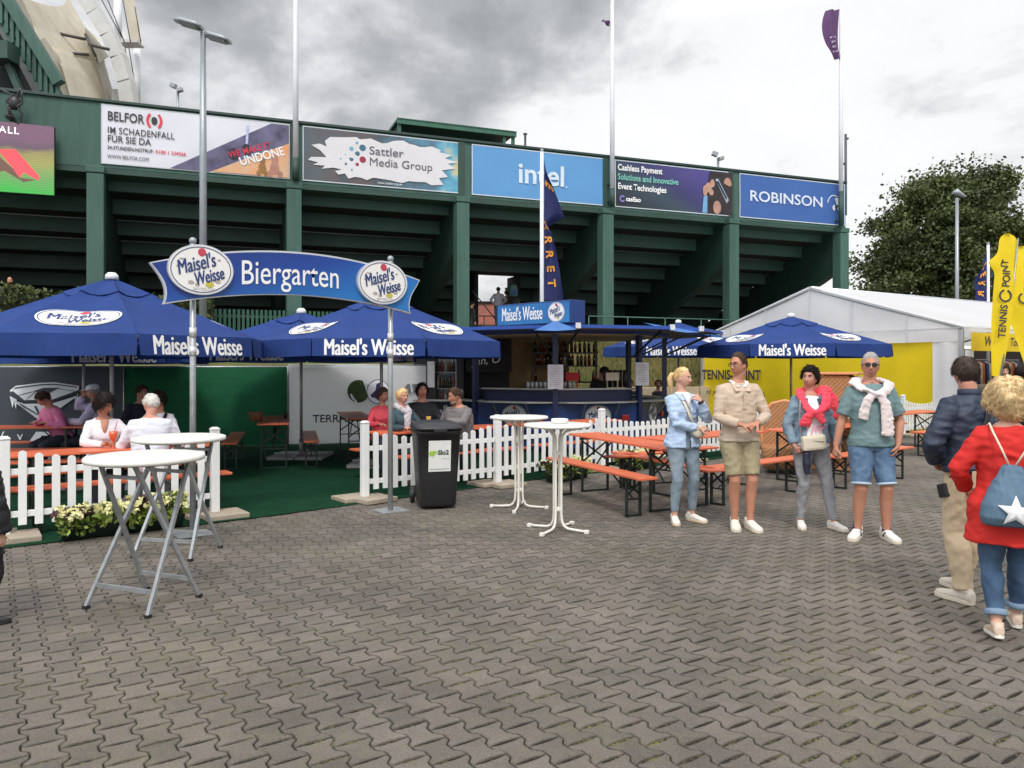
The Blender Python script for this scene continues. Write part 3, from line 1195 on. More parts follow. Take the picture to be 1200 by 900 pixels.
fit_on(B4, 'Solutions and Innovative', 723, 793.5, .64, .35, pm('mint_letter', srgb(120, 190, 176), .6), bold=.008)
fit_on(B4, 'Event Technologies', 723, 779.5, .44, .35, M_text_w, bold=.009)
fit_on(B4, 'casEao', 732.5, 750, .18, .26, M_text_w, bold=.010)
arc = [(0.057 + .024 * math.cos(a), .18 + .075 * math.sin(a)) for a in np.linspace(.6, 5.7, 14)] + [(0.057 + .012 * math.cos(a), .18 + .038 * math.sin(a)) for a in np.linspace(5.7, .6, 14)]
poly_on(r4, f4, W4, H4, arc, pm('violet_mark', srgb(132, 122, 190), .6), 0.03)
poly_on(r4, f4, W4, H4, [(0.74, .03), (0.985, .03), (0.985, .97), (0.79, .97), (0.765, .6)], pm('print_dark', srgb(46, 38, 40), .7, .4, 2), 0.022)
poly_on(r4, f4, W4, H4, [(0.72, .03), (0.765, .03), (0.765, .4), (0.735, .45)], pm('print_sleeve', srgb(110, 160, 200), .7), 0.026)
msk = pm('print_skin', srgb(176, 136, 118), .7, .25, 3)
for u, v, rx, ry, a in ((.775, .60, .028, .11, .4), (.81, .70, .02, .09, 0), (.80, .50, .02, .07, .2), (.945, .72, .035, .14, .5), (.93, .56, .025, .09, .9), (.85, .17, .035, .15, .2), (.745, .52, .02, .12, 1.2)):
    poly_on(r4, f4, W4, H4, ell(u, v, rx, ry, 18, 0), msk, 0.027 + .004 * u)
poly_on(r4, f4, W4, H4, [(0.835, .80), (0.86, .82), (0.955, .36), (0.935, .28)], pm('print_phone', srgb(150, 168, 182), .5), 0.034)
poly_on(r4, f4, W4, H4, [(0.845, .75), (0.862, .77), (0.94, .40), (0.928, .36)], pm('print_phone2', srgb(40, 50, 66), .4), 0.038)
# 5 royal blue banner
r5, f5, W5, H5 = banner(866, 989.5, 'royal blue banner with white capital lettering and a round bird emblem', (pm('banner_royal', srgb(58, 96, 160), .6, .05, 1.5, .06, 4), M_hem))
mic = pm('letter_pale', srgb(206, 216, 232), .6)
fit_on((r5, f5, W5, H5, 866, 989.5), 'ROBINSON', 877, 961.5, .50, .66, mic, bold=.010)
bx = lambda u: bu(977.5, 866, 989.5) + (u - .88) * .80
arc = [(bx(0.865 + .085 * math.cos(a)), .46 + .26 * math.sin(a)) for a in np.linspace(2.9, 1.0, 12)] + [(bx(0.865 + .074 * math.cos(a)), .46 + .235 * math.sin(a)) for a in np.linspace(1.0, 2.9, 12)]
poly_on(r5, f5, W5, H5, arc, mic, 0.03)
poly_on(r5, f5, W5, H5, [(bx(u), v) for u, v in [(0.875, .64)] + ell(0.935, .46, .040, .20, 20)[-5:] + ell(0.935, .46, .040, .20, 20)[:6] + [(0.93, .655), (0.90, .63), (0.905, .50), (0.915, .34), (0.935, .27)]], mic, 0.03)
poly_on(r5, f5, W5, H5, [(bx(u), v) for u, v in [(0.845, .43), (0.87, .50), (0.885, .40), (0.87, .33), (0.85, .36)]], mic, 0.03)

# ---------------------------------------------------------------- LED screen on the solid parapet
ls = thing('led_screen', 'bright coloured video screen hanging on the green parapet at the left edge', 'screen', FO, FANG)
xa, xb = fx(-60, -0.5), fx(63.5, -0.5)
za, zb = fz(64, 229, -0.5), fz(64, 148, -0.5)
mb = MB()
mb.box(((xa + xb) / 2, -0.36, (za + zb) / 2), (xb - xa, 0.2, zb - za))
mb.build('housing', M_black, ls)
mled = bpy.data.materials.new('led_picture')
nt, N, L = _nodes(mled)
tc = N.new('ShaderNodeTexCoord')
sp_ = N.new('ShaderNodeSeparateXYZ'); L.new(tc.outputs['Object'], sp_.inputs[0])
nn = N.new('ShaderNodeTexNoise'); nn.inputs['Scale'].default_value = 1.3
L.new(tc.outputs['Object'], nn.inputs['Vector'])
ma = N.new('ShaderNodeMath'); ma.operation = 'MULTIPLY_ADD'; ma.inputs[1].default_value = .25
L.new(nn.outputs['Fac'], ma.inputs[0])
mr_ = N.new('ShaderNodeMapRange'); mr_.inputs['From Min'].default_value = za; mr_.inputs['From Max'].default_value = zb
L.new(sp_.outputs['Z'], mr_.inputs['Value']); L.new(mr_.outputs[0], ma.inputs[2])
rp = N.new('ShaderNodeValToRGB')
e = rp.color_ramp.elements
e[0].position = 0.15; e[0].color = (*srgb(70, 226, 84), 1)
e[1].position = 1.1 / 1.2; e[1].color = (*srgb(150, 108, 138), 1)
for p, c in ((.35, srgb(132, 206, 116)), (.55, srgb(200, 200, 110)), (.72, srgb(190, 178, 110)), (.8, srgb(126, 100, 120))):
    q = e.new(p); q.color = (*c, 1)
L.new(ma.outputs[0], rp.inputs['Fac'])
wv = N.new('ShaderNodeTexWave'); wv.inputs['Scale'].default_value = 6; wv.bands_direction = 'Z'; wv.inputs['Distortion'].default_value = 3
L.new(tc.outputs['Object'], wv.inputs['Vector'])
mxl = N.new('ShaderNodeMix'); mxl.data_type = 'RGBA'; mxl.blend_type = 'MULTIPLY'; mxl.inputs['Factor'].default_value = .4
L.new(rp.outputs[0], mxl.inputs['A']); L.new(wv.outputs['Color'], mxl.inputs['B'])
b = N['Principled BSDF']
b.inputs['Base Color'].default_value = (.02, .02, .02, 1)
L.new(mxl.outputs['Result'], b.inputs['Emission Color']); b.inputs['Emission Strength'].default_value = 0.85
mb = MB()
mb.box(((xa + xb) / 2, -0.47, (za + zb) / 2), (xb - xa - .02, 0.01, zb - za - .02))
dsp = mb.build('display', mled, ls)
fs_ = lambda u, v, w: V((xa + (xb - xa) * u, -0.48 - w, za + (zb - za) * v))
mb = MB()
mb.prism([(0.45, .60), (0.62, .62), (0.86, .25), (0.84, .20), (0.70, .30), (0.66, .22), (0.6, .34)], .004, fs_)
mb.build('picture_arm', emis('led_red', srgb(214, 70, 78), .8), dsp)
mb = MB()
mb.prism([(0.45, .52), (0.60, .34), (0.66, .22), (0.82, .21), (0.70, .16), (0.52, .3), (0.45, .28)], .003, fs_)
mb.build('picture_shade', emis('led_brown', srgb(96, 70, 60), .7), dsp)
lettering('ALL', 0.30, emis('led_white', (1, 1, 1), .8), dsp, lambda x, y: V((xa + (xb - xa) * .56 + x, -0.49, za + (zb - za) * .88 + y)), space=1.15)
mb = MB()
xc = fx(16, -0.5)
for i in range(5):
    a0 = R.uniform(0, 6)
    mb.tube([(xc + .25 * math.cos(a0 + t * 4) * (1 - .3 * t) + .1 * R.uniform(-1, 1), -0.4 - .1 * R.random(), zb + 1.0 - 1.0 * t + .12 * math.sin(6 * t + i)) for t in np.linspace(0, 1, 9)], .035, 6)
mb.ball((xc, -0.42, zb + .62), (.18, .12, .22))
mb.build('cable_bundle', M_black, ls)
# ================================================================ flag poles, lamps, antennas
M_pole_w = pm('white_pole', srgb(214, 216, 220), 0.35, 0.05, 3)
M_purple = pm('purple_flag', srgb(104, 72, 116), 0.75, 0.12, 3, 0.1, 10, trans=0.3)


def flag_mesh(mb, w, h, amp=0.12, nu=14, nv=24, droop=0.0, taper=0.0, seed=0.0):
    """hanging cloth from pole at local origin: x out, z down"""
    def f(u, v):
        ww = w * (1 - taper * v)
        x = ww * u
        y = amp * u * math.sin(5.2 * u + 2.1 * v + seed) + 0.04 * u * math.sin(9 * v + seed)
        z = -h * v - droop * u * u
        return V((x, y, z))
    mb.grid(f, nu, nv)
    return f


for i, (px, ztop, lab) in enumerate(((346.5, 17.5, 'tall white flag pole between the two banners nearest the big double street lamp'),
                                      (717.5, 17.5, 'tall white flag pole to the right of the light blue banner'),
                                      (985.5, 18.5, 'tall white flag pole at the right corner of the stand'))):
    X = fx(px, -0.35)
    t = thing('flag_pole', lab, 'flag pole', FO + FD * X + FN * -0.35, FANG, 'flag poles on the stand')
    mb = MB()
    zb_ = fz(px, 182 if i == 0 else (218 if i == 1 else 222), -0.35)
    mb.tube([(0, 0, zb_ - 0.2), (0, 0, zb_ + 3), (0, 0, ztop)], [0.10, 0.095, 0.07], 12)
    mb.build('pole', M_pole_w, t)
    mb = MB()
    mb.tube([(0, 0, ZB + 0.05), (0, 0, zb_ - 0.1)], 0.115, 12)
    for z_ in (ZB + 0.3, ZB + 1.0):
        mb.box((0, 0.18, z_), (0.16, 0.34, 0.07))
    mb.build('bracket', M_green_d, t)
    if i:
        fl = thing('flag', ['', 'purple flag whose lower tip just enters the frame by the middle pole', 'purple flag with white lettering hanging from the pole at the stand corner'][i], 'flag',
                   FO + FD * (X - 0.09) + FN * -0.35, FANG)
        mb = MB()
        if i == 1:
            zt_, zl = 15.6, fz(709, 25, -.35)
            f_ = lambda u, v: V((-(0.42 * u) * (1 - .3 * v), 0.08 * math.sin(6 * u + 3 * v), zt_ + (zl - zt_) * v + 0.10 * u))
        else:
            zt_, zl = 18.3, fz(978, 69, -.35)
            def f_(u, v):
                wdt = 0.22 + 0.72 * math.sin(PI * min(1, v * 0.62 + 0.28)) * (1 - max(0, v - .72) * 2.2)
                return V((-wdt * u, 0.10 * math.sin(7 * u + 3 * v), zt_ + (zl - zt_) * v - 0.2 * u * (1 - v)))
        mb.grid(f_, 10, 26)
        mb.build('cloth', M_purple, fl)
        if i == 2:
            # vertical white lettering on the cloth
            for q, ch in enumerate('OPEN'):
                v0 = 0.58 + 0.09 * q
                lettering(ch, 0.42, pm('flag_letter', srgb(206, 194, 212), .7), fl, lambda x, y, v0=v0: f_(min(.95, max(.05, .52 - x * .9)), v0 - y * .12) + V((0, -0.02, 0)), bold=.01)

t = thing('antenna_mast', 'thin dark mast standing behind the tall flag pole at the stand corner', 'mast', FO + FD * fx(991, .6) + FN * .6, FANG)
mb = MB()
mb.tube([(0, 0, 9), (0, 0, fz(990, 157, .6))], 0.06, 8)
mb.box((0.08, 0, fz(990, 162, .6)), (0.16, 0.08, 0.08))
mb.box((-0.06, 0, fz(990, 192, .6)), (0.16, 0.08, 0.1))
mb.build('pole', pm('dark_mast', srgb(70, 76, 84), .5), t)

# big double-headed street lamp behind the parasols
Y = 22.0
t = thing('street_lamp', 'tall grey street lamp with two flat angled heads rising behind the left sign end', 'street lamp', (gx(238, Y), Y, 0))
mb = MB()
mb.tube([(0, 0, 0.6), (0, 0, gz(200, Y)), (0, 0, gz(38, Y))], [0.115, 0.10, 0.075], 14)
mb.build('pole', M_grey_metal, t)
for sx, zz, yy in ((-1, gz(30, Y), -0.1), (1, gz(43, Y), 0.1)):
    mb = MB()
    c = V((sx * 0.36, yy, zz))
    ang = rad(18) * (1 if sx < 0 else -1)
    Mx = Matrix.Rotation(-ang * -1, 3, 'Y')
    Mx = Matrix.Rotation(rad(16) if sx > 0 else rad(16), 3, 'Y')
    mb.loft([(c + Mx @ V((-0.40, 0, 0)), Mx @ V((0, .14, 0)), Mx @ V((0, 0, .05))), (c + Mx @ V((-.2, 0, .02)), Mx @ V((0, .2, 0)), Mx @ V((0, 0, .075))),
             (c + Mx @ V((.2, 0, .02)), Mx @ V((0, .2, 0)), Mx @ V((0, 0, .075))), (c + Mx @ V((.40, 0, 0)), Mx @ V((0, .16, 0)), Mx @ V((0, 0, .04)))], 16, p=3.5)
    h = mb.build('lamp_head', M_grey_metal, t)
    mb = MB()
    mb.box(c + V((0, 0, -0.055)), (.52, .30, .035), Mx)
    mb.build('lamp_glass', pm('lamp_glass', srgb(92, 96, 100), .2, .1), h)
mb = MB()
mb.tube([(-0.1, 0, gz(34, Y)), (0.12, 0, gz(42, Y))], .06, 8)
mb.build('bracket', M_grey_metal, t)

for px, py0, py1, Y, lab in ((208.5, 99, 128, 44, 'small floodlight pole peeping over the parapet beside the big street lamp'),
                             (841.5, 179, 206, 46, 'small camera pole peeping over the parapet between the two right-hand banners')):
    t = thing('floodlight_pole', lab, 'floodlight', (gx(px, Y), Y, 0))
    mb = MB()
    mb.tube([(0, 0, gz(py1 + 40, Y)), (0, 0, gz(py0 + 6, Y))], .075, 8)
    mb.build('pole', M_grey_metal, t)
    mb = MB()
    mb.box((-.22, -.1, gz(py0 + 2, Y)), (.34, .3, .26), Matrix.Rotation(.4, 3, 'Y'))
    mb.box((.16, -.1, gz(py0 + 7, Y)), (.3, .3, .22), Matrix.Rotation(-.3, 3, 'Y'))
    mb.build('lamp_head', M_grey_metal, t, bevel=.03)
t = thing('antenna_mast', 'thin dark antenna rod behind the light blue banner', 'mast', (gx(615.5, 40), 40, 0))
mb = MB()
mb.tube([(0, 0, gz(200, 40)), (0, 0, gz(156, 40))], .06, 8)
mb.box((0, 0, gz(157, 40)), (.22, .1, .06))
mb.build('pole', M_black, t)

Y = 44
t = thing('street_lamp', 'slim grey street lamp standing in front of the big tree', 'street lamp', (gx(1121.5, Y), Y, 0))
mb = MB()
mb.tube([(0, 0, 0), (0, 0, gz(232, Y))], [.13, .09], 12)
mb.build('pole', M_grey_metal, t)
mb = MB()
mb.loft([((-.25, 0, gz(226, Y)), (0, .14, 0), (0, 0, .07)), ((0, 0, gz(225, Y)), (0, .18, 0), (0, 0, .2)), ((.3, -.1, gz(230, Y)), (0, .14, 0), (0, 0, .1)), ((.45, -.1, gz(231, Y)), (0, .1, 0), (0, 0, .05))], 12)
mb.build('lamp_head', M_grey_metal, t)

# blue flags with yellow lettering
M_navy = pm('navy_flag', srgb(30, 38, 92), 0.7, 0.14, 2.5, 0.1, 9, trans=0.25)
M_amber = pm('amber_letter', srgb(226, 152, 52), 0.7, 0.08)


def letter_flag(px, py0, py1, Y, lab, word, wf, side, lab2, polebase=0.0):
    t = thing('flag_pole', lab2, 'flag pole', (gx(px, Y), Y, 0))
    mb = MB()
    mb.tube([(0, 0, polebase), (0, 0, gz(py0, Y))], [.075, .06], 12)
    mb.build('pole', M_pole_w, t)
    mb = MB()
    mb.ball((0, 0, gz(py0, Y) + .04), .065, 10, 6)
    mb.build('finial', M_grey_metal, t)
    z0, z1 = gz(py0 + 8, Y), gz(py1, Y)
    fl = thing('flag', lab, 'flag', (gx(px, Y), Y, 0))
    H = z0 - z1

    def f(u, v):
        ww = wf(v)
        x = side * (0.07 + ww * u)
        y = 0.16 * u * math.sin(4 * u + 9 * v) - 0.02
        drop = 0.55 * u * (1 - v) if v < .5 else .0
        return V((x, y, z0 - H * v - drop * (1 - v)))
    mb = MB()
    mb.grid(f, 14, 46)
    mb.build('cloth', M_navy, fl)
    n_ = len(word)
    for i, ch in enumerate(word):
        v0 = 0.16 + 0.72 * i / (n_ - 1)

        def g(x, y, v0=v0):
            u = min(0.95, max(0.03, 0.42 + (y * 0.9) / max(.3, wf(v0)) * 0.9))
            return f(u, v0 + x / H) + V((0, -0.03, 0))
        lettering(ch, 0.40, M_amber, fl, g, bold=.012)
    return fl


def wf1(v):
    if v < 0.36:
        return 0.10 + 0.56 * (v / 0.36)
    if v < 0.44:
        return 0.66 - 0.54 * (v - .36) / .08
    return 0.12 + 0.50 * ((v - .44) / .56) ** .7


letter_flag(635, 178, 352, 24.5, 'dark blue flag with amber capitals hanging limp before the light blue banner', 'E  ARRET', wf1, 1,
            'white flag pole standing behind the kiosk sign in front of the stand')
letter_flag(1158, 287, 365, 33, 'dark blue flag with amber capitals beside the yellow blade flags', 'TERRA', lambda v: 0.15 + 0.5 * v ** .6, -1, 'short white flag pole behind the white marquee roof')

# ================================================================ taller arena stand with membrane roof, upper left
ar = thing('arena_roof', 'taller neighbouring arena stand with cream membrane roof, pale steel arch and mast', 'stadium roof', (gx(60, 46), 46, 0))
ox = V((gx(60, 46), 46, 0))
M_mem = pm('roof_membrane', srgb(226, 217, 196), 0.7, 0.08, 1.2, dirt=0.2, trans=0.3)
M_memd = pm('membrane_edge', srgb(150, 144, 128), 0.7, 0.1, 1.2)
M_arch = pm('arch_steel', srgb(196, 196, 192), 0.5, 0.08, 1, dirt=0.2)
A = lambda px, py, Y: at(px, py, Y) - ox


def strip(mb, left, right, Y0, Y1, n=10, bow=0.0):
    """ruled membrane between two pixel polylines given at depths Y0 (left) and Y1 (right)"""
    def ip(pl, t):
        t = t * (len(pl) - 1)
        i = min(len(pl) - 2, int(t))
        q = t - i
        return pl[i][0] * (1 - q) + pl[i + 1][0] * q, pl[i][1] * (1 - q) + pl[i + 1][1] * q

    def f(u, v):
        a, b_ = ip(left, v), ip(right, v)
        p = A(a[0], a[1], Y0).lerp(A(b_[0], b_[1], Y1), u)
        p.y += bow * math.sin(PI * u)
        return p
    mb.grid(f, n, 24)


mb = MB()
strip(mb, [(18, -6), (30, 28), (47, 60)], [(78, -6), (100, 32), (116, 46)], 42, 50, bow=1.5)
strip(mb, [(47, 46), (60, 58), (72, 78), (84, 116)], [(104, 38), (121, 62), (124, 78), (137, 124)], 43, 51, bow=1.5)
mb.build('membrane', M_mem, ar)
mb = MB()
strip(mb, [(14, -6), (28, 28), (44, 60)], [(24, -6), (38, 26), (47, 62)], 41, 42)
strip(mb, [(46, 48), (60, 74), (76, 120)], [(52, 44), (70, 68), (84, 120)], 42.5, 43.2)
strip(mb, [(100, 32), (112, 44), (128, 66)], [(100, 40), (112, 64), (116, 74)], 50, 47)
strip(mb, [(112, 62), (113, 74), (126, 122)], [(121, 64), (124, 78), (137, 124)], 47, 51)
mb.build('membrane_edge', M_memd, ar)
mb = MB()
arch = [(96, -8), (112, 16), (128, 42), (140, 68), (148, 96), (153, 128)]
for i in range(len(arch) - 1):
    p0, p1 = A(*arch[i], 47), A(*arch[i + 1], 47)
    mb.bar(p0, p1 + (p1 - p0) * .02, 0.85, 0.75)
mb.build('arch', M_arch, ar)
mb = MB()
mb.tube([A(138, -8, 53), A(138, 50, 53)], .26, 12)
mb.tube([A(161, 54, 54), A(160, 128, 54)], .24, 12)
mb.build('mast', pm('mast_white', srgb(226, 228, 230), .4), ar)
mb = MB()
strip(mb, [(144, -6), (150, 26), (154, 52)], [(156, -6), (163, 26), (165, 52)], 54, 55)
mb.build('sail', M_mem, ar)
mb = MB()
for (a, b_) in (((104, -6), (140, 50)), ((116, -6), (143, 44)), ((124, -6), (146, 50)), ((144, 0), (153, 50)), ((158, 8), (165, 50)),
                ((140, 54), (158, 118)), ((146, 54), (159, 120)), ((150, 50), (160, 110))):
    mb.tube([A(*a, 51), A(*b_, 51)], .035, 5)
for (a, b_) in (((44, 34), (100, 46)), ((50, 60), (104, 64)), ((100, 40), (112, 66)), ((104, 52), (128, 58))):
    mb.tube([A(*a, 46), A(*b_, 46)], .09, 6)
mb.build('cable', pm('cable_dark', srgb(66, 62, 58), .5), ar)
mb = MB()
mb.box(A(154, 52, 53), (1.3, 1.0, .12))
for i in range(6):
    mb.tube([A(143 + 4.4 * i, 52, 52.6), A(143 + 4.4 * i, 46, 52.6)], .03, 5)
mb.tube([A(142, 46.5, 52.6), A(166, 46.5, 52.6)], .03, 5)
mb.box(A(142, 117, 49), (.8, .8, 1.1))
mb.build('platform', M_arch, ar)
# green upper tier with glazed band
mb = MB()
strip(mb, [(-40, -30), (-30, 60), (-20, 130)], [(16, -6), (44, 60), (72, 124)], 44, 41.5)
mb.build('glazed_band', pm('glazing_dark', srgb(44, 54, 54), .3, .2, 2), ar)
mb = MB()
for i in range(11):
    t_ = i / 10
    x_ = 2 + 66 * t_
    mb.bar(A(x_, -14 + 108 * t_, 40.6), A(x_, 28 + 112 * t_, 40.6), .16, .16)
mb.bar(A(0, -16, 40.5), A(70, 98, 40.5), .45, .5)
for d in (0, 27):
    mb.bar(A(-14, -24 + d, 40.8), A(70, 112 + d * .6, 40.8), .3, .3)
mb.build('mullion', M_green, ar)
mb = MB()
strip(mb, [(-40, 40), (-30, 80), (-20, 130)], [(-2, 36), (20, 72), (44, 118)], 40.4, 40.2)
mb.build('lower_wall', M_under, ar)
mb = MB()
mb.bar(A(-10, 62, 39.6), A(16, 62, 39.6), 1.0, .9)
mb.bar(A(10, 76, 39.8), A(24, 108, 39.8), .3, .3)
mb.build('beam', M_green_d, ar)

# ================================================================ tree at the right
def make_tree(name, label, cx, Y, lobes, trunk, seed, n, size, mats, group=None):
    rng = np.random.default_rng(seed)
    t = thing(name, label, 'tree', (cx, Y, 0), 0, group)
    mb = MB()
    for pts, r in trunk:
        mb.tube(pts, r, 9)
    mb.build('trunk', pm('bark', srgb(78, 66, 54), .9, .3, 4, .6, 18), t)
    allp = []
    tot = sum(l[3] * l[4] * l[5] for l in lobes)
    for (x, y, z, a, b_, c) in lobes:
        k = int(n * a * b_ * c / tot)
        # clumps inside the lobe, leaves round each clump, mostly near the surface
        nc = max(7, int(20 * a * b_ * c / 8))
        d = rng.normal(size=(nc, 3)); d /= np.linalg.norm(d, axis=1, keepdims=True)
        rr = rng.uniform(0.35, 1.12, size=(nc, 1)) ** 0.6
        cl = d * rr * np.array([a, b_, c]) + np.array([x, y, z])
        idx = rng.integers(0, nc, k)
        off = rng.normal(size=(k, 3)) * np.array([.6, .6, .36]) * (0.34 + 0.72 * rng.random((nc, 1)))[idx]
        allp.append(cl[idx] + off)
    P_ = np.concatenate(allp)
    leafcloud(P_, size, rng, 'crown', mats, t, up=0.2, asp=0.62)
    return t


M_leaf = pm('tree_leaf', srgb(44, 54, 27), .6, .3, .5, col2=srgb(98, 110, 58), island=.28, trans=.12)
Y = 50
c = lambda px, py: (gx(px, Y) - gx(1105, Y), gz(py, Y))
lob = []
for px, py, r_ in ((1112, 236, 2.7), (1080, 240, 2.2), (1148, 228, 2.3), (1168, 262, 2.0), (1062, 280, 2.3), (1036, 306, 2.1), (1100, 285, 3.2), (1145, 300, 3.0),
                   (1188, 296, 2.4), (1215, 312, 2.6), (1070, 322, 2.6), (1110, 325, 3.0), (1022, 334, 1.6), (1128, 212, 1.5), (1098, 220, 1.4), (1180, 332, 2.6), (1166, 218, 1.3), (1245, 330, 3.0), (1052, 262, 1.3), (1024, 312, 1.1)):
    x, z = c(px, py)
    lob.append((x, R.uniform(-1.5, 1.5), z - .15, r_ * .74, r_ * .85, r_ * .64))
    for q_ in range(3):
        a_ = R.uniform(-.3, 3.4)
        lob.append((x + r_ * .95 * math.cos(a_), R.uniform(-2, 1), z + r_ * .8 * math.sin(a_), r_ * .24, r_ * .36, r_ * .15))
make_tree('deciduous_tree', 'large dark green broadleaf tree with an uneven crown rising behind the marquee', gx(1105, Y), Y, lob,
          [([(0, 0, 0), (.1, 0, 4), (0, .1, 8)], [.5, .42, .3]), ([(0, 0, 4), (-1.5, 0, 7), (-2.8, 0, 9.5)], [.3, .2, .1]), ([(0, 0, 5), (2, .3, 8), (3, .3, 11)], [.3, .2, .1]), ([(0, 0, 8), (.6, 0, 11), (.4, 0, 13)], [.28, .18, .08])],
          21, 150000, 0.24, M_leaf)
# far trees seen through the stairway gap
lob = [(0, 0, 5.4, 2.6, 1.6, 1.6), (2.4, 0, 5.0, 2.0, 1.4, 1.4), (-2.4, .4, 4.9, 1.8, 1.4, 1.3)]
make_tree('deciduous_tree', 'small pale green tree far behind the stand, seen through the stairway gap', gx(574, 80), 80, lob, [([(0, 0, 0), (0, 0, 4)], [.25, .15])], 22, 2600, .5,
          pm('far_leaf', srgb(120, 136, 104), .7, .2, .5, island=.3))

# ================================================================ white marquee with yellow wall
C1, C0 = V((11.2, 19.1, 0)), V((6.54, 26.5, 0))
Wm = (C0 - C1).length
gd = (C0 - C1).normalized()                     # along the gable, to the left/back
ad_ = V((gd.y, -gd.x, 0))                        # along the ridge, to the right
EZ, PZ = 2.70, 4.05
LEN = 22.0
mq = thing('marquee', 'long white gabled marquee with a yellow printed gable wall', 'marquee', C1, math.atan2(ad_.y, ad_.x))
# local: x along ridge, y along gable (to the left/back)
M_tent = pm('marquee_pvc', srgb(247, 247, 249), 0.45, 0.02, 1.2, 0.25, 2.2, trans=0.4, dirt=0.08)
M_yellow = pm('yellow_pvc', srgb(246, 216, 30), 0.5, 0.05, 1.4, 0.3, 2.4, trans=0.25, dirt=0.10)


def roofz(y):
    return EZ + (PZ - EZ) * (1 - abs(y - Wm / 2) / (Wm / 2))


mb = MB()
for y0, y1 in ((-0.12, Wm / 2), (Wm / 2, Wm + .12)):
    def f(u, v, y0=y0, y1=y1):
        y = y0 + (y1 - y0) * v
        x = -0.1 + LEN * u
        bay = (x % 4.0) / 4.0
        sg = -0.07 * math.sin(PI * bay) * math.sin(PI * v)
        return V((x, y, roofz(y) + sg + 0.02))
    mb.grid(f, 88, 12)
mb.build('roof', M_tent, mq)
mb = MB()
mb.tube([(0, Wm / 2, PZ), (LEN, Wm / 2, PZ)], .05, 8)
for k in range(6):
    x = k * 4.0
    for s in (0, Wm):
        mb.box((x + .02, s + (.04 if s == 0 else -.04), EZ / 2), (.10, .10, EZ))
    mb.tube([(x, 0, EZ - .03), (x, Wm / 2, PZ - .05), (x, Wm, EZ - .03)], .045, 6)
mb.build('frame', pm('alu_frame', srgb(190, 192, 196), .35, .05, metal=.5), mq)
# gable triangle + valance
mb = MB()
def f(u, v):
    y = -0.02 + (Wm + .04) * u
    z0 = EZ - 0.36
    return V((-0.02 - .03 * math.sin(u * 17) * math.sin(v * 3), y, z0 + (roofz(y) - z0) * v))
mb.grid(f, 60, 10)
mb.build('gable', M_tent, mq)
mb = MB()
for y in (1.4, 3.0, Wm / 2, 6.0, 7.4):
    mb.box((-0.055, y, (EZ - .36 + roofz(y)) / 2), (.006, .03, roofz(y) - EZ + .36))
mb.box((-0.055, Wm / 2, EZ - .02), (.006, Wm, .025))
mb.build('seam', pm('seam_white', srgb(206, 206, 210), .6), mq)
# yellow wall and white corner panel
mb = MB()
def f(u, v):
    y = 0.75 + (Wm - .75) * u
    z = 0.02 + (EZ - 0.36) * v
    return V((0.02 + .05 * math.sin(u * 31 + v) * (1 - v) + .06 * math.sin(u * 9), y, z))
mb.grid(f, 120, 10)
yw = mb.build('printed_wall', M_yellow, mq)
mb = MB()
mb.grid(lambda u, v: V((0.0 + .02 * math.sin(9 * u), 0.03 + .72 * u, 0.02 + (EZ - .36) * v)), 12, 8)
mb.build('corner_panel', M_tent, mq)
# lettering on the yellow wall (gable x = -0.06 plane, read from the camera side: u runs from left = far y)
def wallmap(y0, z0):
    return lambda x, y: V((-0.075, y0 - x, z0 + y))
yc = 7.40
fit_text('TENNIS-POINT', 0.44, 2.5, M_text_k, yw, wallmap(yc, 1.42), bold=.014)
fit_text('Find your game. Choose You.', 0.26, 2.6, M_text_k, yw, wallmap(yc - .1, .86), shear=.2, bold=.004)
# long side: white eaves valance, yellow sign, openings
mb = MB()
mb.grid(lambda u, v: V((-.05 + LEN * u, -0.10 - .015 * math.sin(u * 60), EZ + .03 - .14 * v)), 120, 3)
mb.build('valance', M_tent, mq)
sg = thing('shop_sign', 'long yellow banner sign with dark script under the marquee eave', 'sign', C1, math.atan2(ad_.y, ad_.x))
mb = MB()
mb.box((4.2, -.17, EZ - .37), (8.2, .03, .46))
mb.build('panel', M_yellow, sg, bevel=.006)
lettering('Wilson', 0.34, M_text_k, sg, lambda x, y: V((1.15 + x, -.195, EZ - .36 + y)), shear=.25, bold=.004)
lettering('Tour', 0.30, M_text_k, sg, lambda x, y: V((2.25 + x, -.195, EZ - .36 + y)), shear=.25, bold=.002)
lettering('Willkommen', 0.30, M_text_k, sg, lambda x, y: V((4.6 + x, -.195, EZ - .36 + y)), shear=.2)
# white side curtain at the corner
mb = MB()
mb.grid(lambda u, v: V((.05 + .32 * u, -.04 - .05 * math.sin(u * 20), .02 + (EZ - .6) * v)), 24, 6)
mb.build('curtain', M_tent, mq)
# dark interior back wall + floor of the shop
mb = MB()
mb.box((10.8, Wm - .6, 1.25), (21.2, .06, 2.5))
mb.box((.45, Wm / 2 + 1.4, 1.2), (.05, Wm - 3.4, 2.4))
mb.build('inner_lining', pm('inner_lining', srgb(60, 52, 44), .8, .3, 1.5), mq)
